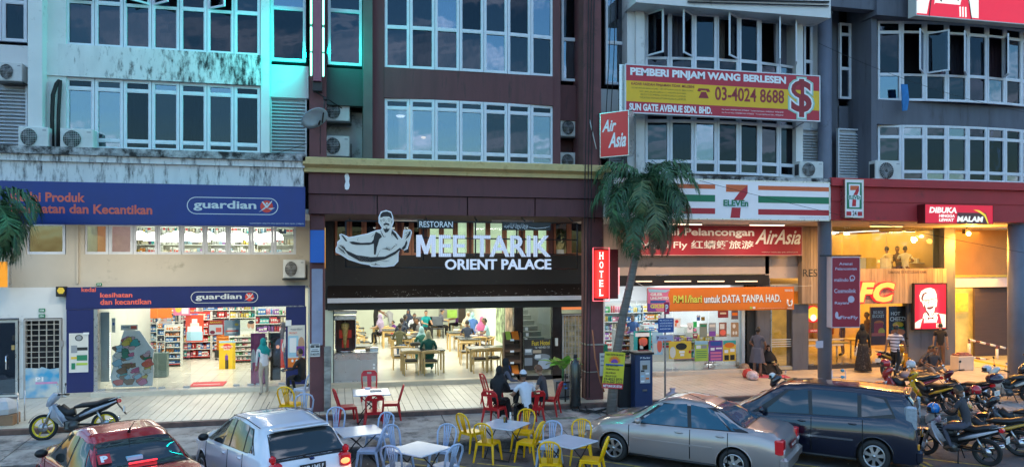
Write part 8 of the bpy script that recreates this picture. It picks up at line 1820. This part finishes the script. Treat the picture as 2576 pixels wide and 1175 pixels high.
def folding_table(label, px, py, z, rz, h=.73, s=.45, m=TABW):
    p = gr(px, py, z+h); t = thing('folding_table',label,'table',(p.x,p.y,z),R(rz),'square folding tables')
    part('table_top', MB().bbox(-s,s,-s,s,h-.03,h,.008), m, t)
    for sx in (-1,1):
        part('leg', MB().tube([(-.3,sx*.34,h-.03),(.05,sx*.33,.38),(.34,sx*.34,.0)],.013,6), BLACK, t); part('leg', MB().tube([(.3,sx*.3,h-.03),(-.05,sx*.3,.38),(-.34,sx*.3,.0)],.013,6), BLACK, t)
    part('crossbar', MB().tube([(.34,-.34,.02),(.34,.34,.02)],.011,6).tube([(-.34,-.3,.02),(-.34,.3,.02)],.011,6), BLACK, t)
    return t
pz = -.16
t1 = folding_table('pale blue folding table with a dark tray among four red chairs',934,985,pz+.02,0); t2 = folding_table('pale folding table where four customers sit by the plant',1315,968,pz+.05,0)
folding_table('pale blue folding table beside the white hatchback',905,1082,RZ,12); folding_table('pale folding table with glinting top among four pale blue chairs',1055,1127,RZ,42,s=.44)
folding_table('white folding table with condiment jars among yellow chairs',1268,1066,RZ,48,s=.43); folding_table('lilac white folding table nearest the silver saloon',1430,1108,RZ,35,s=.43)
# chair front = +Y
pch(red0,'red plastic chair left of the pale blue table, facing right',873,1020,pz,-80); pch(red0,'red plastic chair behind the pale blue table',930,975,pz+.05,180); pch(red0,'red plastic chair in front of the pale blue table, back to the street',941,1032,pz-.05,0); pch(red0,'red plastic chair right of the pale blue table, facing left',983,1011,pz,85)
pch(red0,'red plastic chair under the woman in black robe',1245,1022,pz,-40); pch(red0,'red plastic chair of the second woman in black',1240,978,-.02,-80); pch(red0,'red plastic chair under the man in white prayer cap',1338,1022,pz,12); pch(red0,'red plastic chair under the boy in black',1382,1000,pz,60)
pch(yel0,'yellow plastic chair beside the brown pillar',733,1013,0,-25); pch(blu0,'pale blue plastic chair in front of the brown pillar',764,1030,pz,5); pch(blu0,'pale blue chair of the person behind the pillar',765,975,0,50)
pch(yel0,'yellow plastic chair at the far left of the jar table',1187,1083,RZ,-60); pch(yel0,'yellow plastic chair at the near left of the jar table',1228,1108,RZ,-35); pch(yel0,'yellow plastic chair behind the jar table on the right',1316,1083,RZ,150); pch(yel0,'yellow plastic chair at the near right of the jar table',1330,1108,RZ,50)
pch(yel0,'yellow plastic chair at the near left of the lilac table',1385,1157,RZ,-20); pch(yel0,'yellow plastic chair behind the lilac table by the saloon bumper',1462,1113,RZ,160); pch(yel0,'yellow plastic chair at the near right of the lilac table',1488,1152,RZ,60); pch(blu0,'small pale blue plastic chair between the yellow groups',1382,1118,RZ,150)
pch(blu0,'pale blue plastic chair behind the table by the hatchback',845,1078,RZ,180); pch(blu0,'pale blue plastic chair back right of the table by the hatchback',953,1092,RZ,140); pch(blu0,'pale blue plastic chair right of the table by the hatchback, nearest',928,1128,RZ,75)
pch(blu0,'pale blue plastic chair behind the glinting table on the left',1003,1127,RZ,-150); pch(blu0,'pale blue plastic chair behind the glinting table on the right',1112,1127,RZ,150); pch(blu0,'pale blue plastic chair in front of the glinting table on the left',1000,1168,RZ,-30); pch(blu0,'pale blue plastic chair in front of the glinting table on the right',1118,1168,RZ,35)
def on_top(name,label,cat,px,py,z,f,m): p = gr(px,py,z); mb = MB(); f(mb); return solo(name,mb,m,label,cat,loc=(p.x,p.y,z))
on_top('tray','dark tray on the pale blue table with red chairs','tray',945,983,pz+.752,lambda m: m.bbox(-.14,.14,-.09,.09,0,.015,.004),GREYP); on_top('tissue_pack','white tissue pack on the table with red chairs','tissue pack',925,977,pz+.752,lambda m: m.bbox(-.07,.07,-.04,.04,0,.03,.01),WPRINT)
for px,py,lb,m_ in ((1269,1062,'left',OLIVEP),(1274,1062,'middle',BPRINT),(1284,1056,'tall right',CREAMP)): on_top('condiment_jar','%s condiment jar on the white folding table' % lb,'jar',px,py,RZ+.73,lambda m: m.cyl((0,0,0),.022,.09,10).cyl((0,0,.09),.018,.03 if 'tall' not in lb else .09,10),m_)
on_top('plate','orange plastic plate lying on the road under the jar table','plate',1301,1118,RZ,lambda m: m.lathe([(0,0),(.1,0),(.14,.03),(.13,.03),(0,.012)]),mat('orange_plate',(.7,.2,.06),.4,var=.05))
# ================================================================ PALMS
LEAF = [mat('palm_leaf_%d'%k,c,.45,var=.3,scale=5) for k,c in enumerate(((.045,.12,.05),(.07,.17,.065),(.03,.085,.04),(.13,.17,.07)))]; DRY = mat('dry_frond',(.16,.1,.06),.8,var=.3,scale=8); BARK = mat('palm_bark',(.17,.15,.13),.85,var=.3,scale=3,stretch=(1,1,9),bump=.6,bscale=14)
def frond(parent, base, az, el, L, droop, m, rr, lw=.025, ll=.62, name='frond'):
    mb = MB(); pts = []; p = Vector(base); e = el; st = 12
    for k in range(st+1):
        pts.append(p.copy()); e -= droop/st*(1+.6*k/st); p = p+Vector((math.cos(az)*math.cos(e),math.sin(az)*math.cos(e),math.sin(e)))*L/st
    mb.tube(pts,[.022*(1-.85*k/st) for k in range(st+1)],5,0)
    for k in range(60):
        t = .1+.9*k/60; i = min(st-1,int(t*st)); f = t*st-i; q = pts[i].lerp(pts[i+1],f); d = (pts[i+1]-pts[i]).normalized(); sd = d.cross(Vector((0,0,1)))
        sd = sd.normalized() if sd.length > .05 else Vector((-math.sin(az),math.cos(az),0)); ln = ll*math.sin(math.pi*min(1,(t*.85+.15)))**.6*rr.uniform(.75,1.1)
        for s in (-1,1):
            a = (sd*s*rr.uniform(.6,1)+d*rr.uniform(.35,.8)+Vector((0,0,rr.uniform(-.3,.25)))).normalized(); m1 = q+a*ln*.5; m2 = q+a*ln*.85+Vector((0,0,-ln*rr.uniform(.3,.7))); w_ = d*lw
            mb.add([q-w_*.5,q+w_*.5,m1+w_*.7,m1-w_*.7,m2],[(0,1,2,3),(3,2,4)],rr.choice((0,0,1)),False)
    return part(name, mb, [m, rr.choice(LEAF[:3]) if m is not DRY else DRY], parent, fix=False)
yp = -5.0; base = at(1537,1050,yp); base.z = -.2
pl = thing('palm_tree','drooping palm tree with leaflet board tied to its leaning trunk','palm tree',base)
tp = [at(px,py,yp)-base for px,py in ((1537,1045),(1543,960),(1553,880),(1568,790),(1584,720),(1600,640),(1612,560),(1618,520))]; tp[0].z = -.25
part('trunk', MB().tube(tp,[.15,.125,.115,.11,.1,.1,.11,.1],14), BARK, pl)
for k in range(16):
    q = .5+k*.42; i = 0
    z = tp[0].z+q*.52; 
    for a,b in zip(tp,tp[1:]):
        if a.z <= z <= b.z: c = a.lerp(b,(z-a.z)/(b.z-a.z)); part('trunk_ring', MB().lathe([(.1,-.012),(.128,0),(.1,.012)],c=tuple(c),n=14), BARK, pl); break
top = tp[-1]; rr = random.Random(11)
part('crown_shaft', MB().tube([top,top+Vector((.05,0,.35)),top+Vector((.08,0,.7))],[.11,.09,.04],10), mat('green_crown_shaft',(.1,.14,.07),.5,var=.2), pl)
for k in range(23):
    az = k*2.399; el = R(84-k*4.2); frond(pl, top+Vector((.05,0,.55-.02*k)), az, el, rr.uniform(1.75,2.2), R(rr.uniform(105,140)), LEAF[k%4], rr)
for az,el,L,dr in ((R(205),R(30),2.2,125),(R(-15),R(25),2.2,125),(R(250),R(30),1.5,150),(R(-60),R(10),1.6,140),(R(180),R(45),1.5,140),(R(10),R(50),1.6,140),(R(225),R(55),1.35,160),(R(-35),R(60),1.4,160)): frond(pl, top+Vector((.04,0,.5)), az, el, L, R(dr), LEAF[rr.randrange(4)], rr)
for az in (R(-70),R(-100),R(-40)): frond(pl, top+Vector((.1,-.05,-.1)), az, R(-20), 1.5, R(75), DRY, rr, ll=.28, name='dry_frond')
fl_ = MB()
for k in range(240):
    a,b = rr.uniform(0,6.3), rr.random(); c = Vector((-.28+.26*b*math.cos(a),-.12+.2*b*math.sin(a),-.35-.75*rr.random()*b)); fl_.ball(tuple(top+c),rr.uniform(.012,.028),n=5,k=3)
for k in range(20): a = rr.uniform(0,6.3); fl_.tube([top+Vector((0,0,-.15)),top+Vector((-.25+.2*math.cos(a),-.1+.15*math.sin(a),-.4)),top+Vector((-.28+.26*math.cos(a),-.12+.2*math.sin(a),-.9))],.006,4)
tag(part('flower_cluster', fl_, mat('pale_palm_flowers',(.38,.36,.2),.8,var=.3,scale=8), pl), kind='stuff')
# left palm, crown just outside the frame
pb2 = Vector((at(-75,600,-6.4).x,-6.4,0)); p2l = thing('palm_tree','palm tree at the far left whose drooping fronds cross the blue sign','palm tree',(pb2.x,-6.0,-.25))
tz = ZZ(-40,520,-6.0)+.25; part('trunk', MB().tube([(-.1,0,0),(-.05,0,tz*.5),(0,0,tz)],[.15,.12,.1],12), BARK, p2l)
for k in range(9): frond(p2l,(0,0,tz),k*2.399,R(70-k*8),1.6,R(135),LEAF[k%4],rr)
for az,el,L,dr in ((R(0),R(0),1.6,100),(R(-25),R(20),1.4,130),(R(15),R(-5),1.4,90),(R(-10),R(-15),1.3,80),(R(20),R(20),1.4,140)): frond(p2l,(0,0,tz),az,el,L,R(dr),LEAF[rr.randrange(3)],rr)
# leaflet board on the trunk
lbp = at(1544,931,yp-.2); lb = thing('leaflet_board','crooked yellow tuition leaflet board with phone numbers tied to the palm trunk','leaflet board',lbp,0); s_ = ( (lbp-Vector((0,CAMY,CAMZ))).length )/1900; w1,h1 = 54*s_,90*s_
lb.rotation_euler = (0,R(5),0)
part('board', MB().box(-w1/2,w1/2,0,.012,-h1/2,h1/2), mat('yellow_leaflet',(.62,.55,.03),.5,var=.05), lb); part('red_strip', MB().box(-w1/2,w1/2,-.003,-.001,-h1/2,-h1/2+h1*.14), RPRINT, lb)
part('sun_rays', MB().poly([( (.13 if k%2 else .19)*math.cos(math.pi*k/20), h1*.22+(.13 if k%2 else .19)*math.sin(math.pi*k/20)) for k in range(21)],-.003), OPRINT, lb); part('blue_dome', MB().poly([(.1*math.cos(math.pi*k/12),h1*.2+.1*math.sin(math.pi*k/12)) for k in range(13)],-.005), PURP, lb); part('blue_bar', MB().box(-w1*.42,w1*.45,-.004,-.002,h1*.13,h1*.17), BLUEP, lb)
for s,a,b,c,d in (('PUSAT TUISYEN ILMU BISTARI',.08,.9,.9,.95),('FREE TRIAL CLASSES',.12,.6,.7,.65),('FREE MATH ROBOT CLASS',.12,.5,.75,.55),('FREE WORKSHOP',.12,.4,.6,.45),('SPECIALIST TUTORS',.12,.31,.65,.36),('03-4023 0773',.05,.22,.95,.29),('019-360 2233',.05,.145,.95,.21)):
    part('lettering', text_mb(MB(),s,-w1/2+w1*a,-w1/2+w1*c,-h1/2+h1*b,-h1/2+h1*d,-.005,.02), BPRINT, lb, fix=False)
part('lettering', text_mb(MB(),'FAST TUKAR ILMU BISTARI',-w1*.45,w1*.45,-h1/2+h1*.03,-h1/2+h1*.1,-.006,.03), WPRINT, lb, fix=False)
# ================================================================ STREET FURNITURE
q = gr(1620,1030,-.14); pmx = thing('parking_meter','dark blue parking ticket machine beside the palm tree','parking machine',(q.x,q.y,-.16)); k_ = 1900/((q-Vector((0,CAMY,CAMZ))).length); W1 = 46/k_; H1 = 138/k_
PMB = mat('parking_machine_navy',(.02,.04,.11),.4,var=.1)
part('cabinet', MB().bbox(-W1/2,W1/2,0,.32,0,H1,.015), PMB, pmx); part('top_cap', MB().bbox(-W1/2-.03,W1/2+.03,-.03,.35,H1-.03,H1+.03,.01), BLACK, pmx)
part('control_panel', MB().box(-W1*.22,W1*.34,-.008,-.001,H1*.48,H1*.88), mat('grey_panel',(.45,.46,.48),.4,var=.05), pmx); part('display', MB().box(-W1*.1,W1*.18,-.012,-.009,H1*.72,H1*.8), mat('lcd_brown',(.12,.09,.06),.3), pmx)
for k in range(5): part('print_block', MB().box(-W1*.18+(k%2)*W1*.26,(-W1*.18+(k%2)*W1*.26)+W1*.2,-.012,-.009,H1*(.5+.045*k),H1*(.53+.045*k)), (WPRINT,OPRINT,SKYP,WPRINT,BPRINT)[k], pmx)
part('slot', MB().box(-W1*.1,W1*.16,-.02,-.002,H1*.34,H1*.37), STEEL, pmx); part('lettering', text_mb(MB(),'P Parkir',-W1*.2,W1*.36,H1*.91,H1*.94,-.004,.02), WPRINT, pmx, fix=False)
q = gr(1673,1042,-.14); sp = thing('parking_sign','parking sign post with blue tariff board and red P plate','sign post',(q.x,q.y,-.2)); Yq = q.y
part('post', MB().cyl((0,0,0),.025,ZZ(1673,770,Yq)+.2,10), mat('rusty_post',(.3,.25,.22),.5,.3,var=.3), sp)
def onpost(name,px0,py0,px1,py1,dy,m,txts=()):
    x0,x1,z0,z1 = rect(px0,py0,px1,py1,Yq+dy); o = part(name, MB().box(x0,x1,Yq+dy,Yq+dy+.015,z0,z1), m, sp, True); H_=z1-z0; W_=x1-x0
    for s,a,b,c,d,mm in txts: part('lettering', text_mb(MB(),s,x0+W_*a,x0+W_*c,z0+H_*b,z0+H_*d,Yq+dy-.003,.02), mm, o, False, fix=False).location = -wloc(o)
onpost('tariff_board',1656,800,1695,836,-.04,mat('blue_tariff',(.03,.08,.3),.4,var=.05),[('ISNIN - SABTU 7.30 AM - 6.00 PM',.1,.8,.9,.9,WPRINT),('KADAR BAYARAN',.1,.6,.9,.7,WPRINT),('SETIAP JAM RM0.80',.1,.4,.9,.5,WPRINT),('AHAD PERCUMA',.1,.2,.8,.3,WPRINT)])
onpost('app_plate',1651,843,1693,857,-.04,mat('lilac_plate',(.45,.42,.55),.4,var=.03),[('P',.05,.2,.16,.8,BPRINT),('Parking App',.25,.35,.62,.65,BPRINT)])
onpost('red_plate',1671,760,1684,790,-.05,mat('red_p_plate',(.5,.02,.08),.4,var=0),[('P',.25,.2,.75,.8,WPRINT)])
# black cabinet and low wall behind the palm
q = gr(1590,1035,-.1); solo('metal_cabinet', MB().bbox(-.38,.38,-.2,.3,0,1.15,.03).bbox(-.42,.42,-.24,.34,1.15,1.22,.02), BLACK, 'black box cabinet between palm trunk and parking machine', 'cabinet', loc=(XX(1583,-4.2),-4.2,-.15))
# water filters and plant
for k,(px,h_,r_) in enumerate(((1447,1.25,.15),)):
    q = gr(px,1022,-.05); t = thing('water_filter','tall black water filter tank by the maroon pillar','water filter',(q.x,q.y,-.05)); part('tank', MB().lathe([(0,0),(r_*.9,0),(r_,.05),(r_,h_-.12),(r_*.8,h_-.04),(.05,h_),(.05,h_+.06),(0,h_+.06)],n=24), mat('black_tank',(.02,.025,.025),.25,var=.1,coat=.5), t); part('valve', MB().cyl((0,0,h_+.06),.05,.08,10).cyl((-.25,-.1,.5),.012,.3,6,0,'X'), BLACK, t)
solo('pipe_rack', MB().tube([at(1422,940,-3.9),at(1422,1010,-3.9)],.02,6).tube([at(1400,960,-3.95),at(1400,1015,-3.95)],.02,6).tube([at(1400,962,-3.95),at(1440,960,-3.95)],.02,6).tube([at(1400,1000,-3.95),at(1440,996,-3.95)],.02,6), BLACK, 'low black pipe rack in front of the filter tank', 'pipe rack'); 
for k,(px,py) in enumerate(((1421,966),(1424,976))): solo('valve_handle', MB().ball((0,0,0),.05,.03,.025,10,6), mat('blue_valve',(.03,.2,.55),.4,var=0), ('upper' if k==0 else 'lower')+' blue valve handle on the black pipe rack','valve',loc=tuple(at(px,py,-4.0)))
for k in range(3): cable(['front','middle','rear'][k]+' black hose coiling over the walkway edge below the maroon pillar', [at(1430+k*20,1015,-4.0),gr(1440+k*18,1030,-.1),gr(1480+k*22,1038,-.12),gr(1530+k*10,1026-k*5,-.08),at(1560+k*8,985,-3.9)], .02)
q = gr(1416,1003,-.02); pt = thing('potted_plant','leafy variegated dumb cane plant in a grey pot beside the filter tank','potted plant',(q.x,q.y,0)); part('pot', MB().lathe([(0,0),(.13,0),(.17,.3),(.18,.32),(.15,.32),(0,.3)],n=24), mat('grey_pot',(.22,.22,.24),.6,var=.1), pt)
LG = mat('variegated_leaf',(.2,.42,.06),.4,var=.75,scale=9); part('stem', MB().tube([(0,0,.28),(0,.0,.6)],.02,6), LEAF[1], pt)
for k in range(15):
    a = k*2.4; el = R(70-k*5); L = rr.uniform(.26,.4); d = Vector((math.cos(a)*math.cos(el),math.sin(a)*math.cos(el),math.sin(el))); b0 = Vector((0,0,.42+.015*k)); sd = Vector((-math.sin(a),math.cos(a),0))
    vv = []; 
    for j in range(6): t = j/5; c = b0+d*L*(.25+t)-Vector((0,0,.25*t*t*L)); wd = .085*math.sin(math.pi*min(1,t*.9+.08)); vv += [c-sd*wd,c+Vector((0,0,-.012)),c+sd*wd]
    part('leaf', MB().add(vv,[(j*3+i,j*3+i+1,(j+1)*3+i+1,(j+1)*3+i) for j in range(5) for i in range(2)],0,True), LG, pt, fix=False)
pt.scale = (1.6,1.6,1.6)
# bags, box, crate, standpipes
solo('rubbish_bag', MB().lathe([(0,0),(.22,.02),(.28,.15),(.2,.32),(.06,.42),(.09,.5),(0,.5)],n=9), mat('pinkish_bag',(.5,.38,.42),.3,var=.3,scale=6,bump=.8,bscale=8), 'knotted translucent pink bag by the sign post', 'bag', loc=tuple(gr(1692,1022,-.1)))
for k,(px,py,c,lb) in enumerate(((1872,935,(.5,.33,.22),'brown snack bags heaped at the store step'),(1882,950,(.55,.05,.04),'red net bag of goods at the store step'),(1893,955,(.6,.45,.45),'pale pink plastic bag beside the red net bag'),(1862,930,(.45,.35,.25),'tan paper bag leaning on the store glass'))):
    solo('shopping_bag', MB().lathe([(0,0),(.16,.02),(.2,.12),(.15,.25),(.05,.3),(0,.3)],n=9), mat('bag_%d'%k,c,.5,var=.5,scale=9,bump=.8,bscale=9), lb, 'bag', loc=tuple(gr(px,py,0)))
solo('cloth_sheet', MB().bbox(-.55,.55,-.3,.3,0,.02,.008), mat('pink_red_cloth',(.5,.08,.12),.8,var=.5,scale=4), 'pink red cloth spread under the seated person in black', 'cloth', loc=tuple(gr(1940,947,0.0)), rz=R(-15))
ms = thing('water_meters','rack of three water meters with blue caps beside the tall column','water meter rack',tuple(gr(2108,985,0)))
part('pipes', MB().tube([(-.2,0,0),(-.2,0,.62),(.25,0,.62),(.25,0,0)],.015,6).tube([(-.2,0,.42),(.25,0,.42)],.012,6).tube([(-.2,0,.24),(.25,0,.24)],.012,6), STEEL, ms)
for k in range(3): part('meter', MB().ball((.14,-.02,.24+k*.19),.06,.05,.05,12,7), mat('blue_meter_cap',(.1,.35,.5),.4,var=.05), ms)
q = gr(2420,930,0); cr_ = thing('crate','white box crate of goods beside the driveway','crate',tuple(q)); part('box', MB().bbox(-.32,.32,-.2,.2,0,.5,.02), mat('warm_white_box',(.6,.52,.42),.5,var=.05), cr_); part('goods', MB().bbox(-.28,.28,-.16,.16,.5,.56,.01).bbox(-.15,.2,-.1,.1,.56,.61,.01), mat('crate_goods',(.3,.12,.1),.6,var=.5,scale=12), cr_)
q = gr(2305,948,0); solo('basket', MB().lathe([(0,0),(.2,.0),(.26,.22),(.24,.22),(0,.03)],n=16), mat('woven_brown',(.3,.17,.07),.7,var=.4,scale=20,bump=.5), 'brown woven basket by the person bending forward', 'basket', loc=tuple(q)); solo('sack', MB().lathe([(0,0),(.2,.02),(.24,.1),(.1,.22),(0,.22)],n=9), mat('grey_blue_sack',(.2,.2,.28),.6,var=.3), 'grey plastic bundle next to the woven basket', 'bag', loc=tuple(gr(2280,950,0)))
q = gr(2258,945,0); st = thing('stool','small white plastic stool behind the walking man','stool',(q.x+.5,q.y,0)); part('seat', MB().bbox(-.15,.15,-.15,.15,.3,.34,.02), WPLAS, st)
for sx in (-1,1):
    for sy in (-1,1): part('leg', MB().tube([(sx*.13,sy*.13,0),(sx*.1,sy*.1,.3)],.02,6), WPLAS, st)
# trolley with sacks at the far left
q = gr(15,1078,-.1); tr = thing('trolley','hand trolley piled with a white sack and brown boxes at the far left','trolley',(q.x,q.y,-.12))
part('frame', MB().tube([(.25,0,0),(.25,0,.85),(-.4,0,.85),(-.4,0,0)],.016,6).tube([(.25,.4,0),(.25,.4,.85)],.016,6), STEEL, tr); part('sack', MB().lathe([(0,.36),(.3,.37),(.34,.5),(.24,.66),(.1,.72),(0,.7)],c=(-.1,.12,0),n=7,sm=False), mat('white_sack',(.55,.55,.56),.7,var=.15,bump=.8,bscale=6), tr); part('cardboard_box', MB().bbox(-.4,.2,-.15,.3,.02,.36,.01), mat('cardboard',(.35,.2,.11),.8,var=.15), tr)
# walkway lamps
def walk_lamp(px, label, col, pw, y=-1.9):
    x = XX(px,y); t = thing('walkway_lamp', label, 'ceiling lamp', (x,y,SOF-.06)); part('tube', MB().box(-.6,.6,-.04,.04,-.03,.0), mat('walk_lamp_%d'%int(col[2]*100), col, .5, var=0, emit=col, es=3), t)
    part('batten', MB().box(-.62,.62,-.06,.06,.0,.05), WPLAS, t); light('AREA',(x,y,SOF-.12),pw,col,1.2,.12,(0,0,0),'walkway_light')
for px,lb,col,pw in ((90,'white tube lamp on the walkway ceiling at the grille door',(1,.93,.8),36),(330,'white tube lamp on the walkway ceiling over the patterned display',(1,.93,.8),75),(610,'white tube lamp on the walkway ceiling near the brown pillar',(1,.93,.8),48),(1010,'tube lamp on the restaurant walkway ceiling, left',(1,.95,.75),35),(1290,'tube lamp on the restaurant walkway ceiling, right',(1,.95,.75),35),(1720,'warm tube lamp on the store walkway ceiling, left',(1,.7,.5),75),(1930,'warm tube lamp on the store walkway ceiling, right',(1,.72,.5),70),(2230,'amber tube lamp on the chicken restaurant walkway ceiling',(1,.55,.18),240)): walk_lamp(px,lb,col,pw)
solo('towel', MB().add([(0,0,0),(.22,.01,0),(.26,-.01,-.45),(.2,0,-.78),(.05,.01,-.8),(.02,-.01,-.4),(0,.03,0),(.22,.04,0),(.26,.03,-.45),(.2,.03,-.78),(.05,.04,-.8),(.02,.03,-.4)],[(0,1,2,5),(5,2,3,4),(6,11,8,7),(11,10,9,8),(0,6,7,1),(1,7,8,2),(2,8,9,3),(3,9,10,4),(4,10,11,5),(5,11,6,0)]), mat('bright_blue_towel',(.03,.2,.5),.8,var=.3), 'bright blue towel hanging over the sill of the upper right windows', 'towel', loc=tuple(at(2268,212,F-.42)))
for k,(px,py,c) in enumerate(((1810,150,(.4,.33,.3)),(2362,115,(.45,.3,.4)),(2430,110,(.15,.04,.08)),(2560,130,(.5,.42,.42)))): solo('hanging_cloth', MB().prism([(0,0),(.28,0),(.25,-.5),(.33,-.95),(.1,-1.0),(.02,-.45)],0,.03), mat('hanging_cloth_%d'%k,c,.85,var=.35,scale=5), ['beige cloth draped out of an open casement of the bowed windows','pinkish shirt hanging in the upper right windows','dark red cloth hanging in the upper right windows','pale cloth at the right edge of the upper windows'][k], 'cloth', loc=tuple(at(px,py,F-.05)))

for px,py,rz,tp,lb in ((1070,822,-160,'teal','diner in teal at the long back table'),(1150,812,90,'purple','diner in purple near the kitchen pass'),(960,835,60,'lilac','woman in lilac headscarf at the small table near the waiter')): person(lb, seat_at(px,py), R(rz), 'sit', tp, 'black','black',0, scarf='lilac' if 'headscarf' in lb else None, h=1.66); ch(px,py+3,R(rz),'wooden chair under the '+lb)
# scattered litter on road and pavement
lit = MB()
for k in range(170):
    x = rr.uniform(-8,19); y = rr.choice((rr.uniform(-6.4,-4.4),KERB-.2-rr.random()**2*4)); t_ = (y-PLAT)/(KERB-PLAT); z = RZ+.006 if y < KERB-.1 else PZ0+(PZ1-PZ0)*t_+.008; a = rr.uniform(0,6.3); s_ = rr.uniform(.012,.04); c, s2 = math.cos(a)*s_, math.sin(a)*s_
    lit.add([(x-c,y-s2,z),(x+s2*.5,y-c*.5,z+.004),(x+c,y+s2,z+.002),(x-s2*.5,y+c*.5,z+.006)],[(0,1,2,3)],rr.choice((0,0,1)))
solo('litter', lit, [mat('dry_leaf_litter',(.2,.13,.06),.9,var=.3), CREAMP], 'small dry leaves and paper scraps scattered on pavement and road', 'litter', kind='stuff', fix=False)
mh = solo('drain_cover', MB().bbox(-.5,.5,-.35,.35,-.02,.012,.006), mat('mossy_cover',(.2,.24,.17),.85,var=.35,scale=6,bump=.5,dirt=.3), 'greenish concrete drain cover under the red chair of the boy', 'drain cover', loc=(gr(1400,1045,-.16).x,gr(1400,1045,-.16).y,-.185))
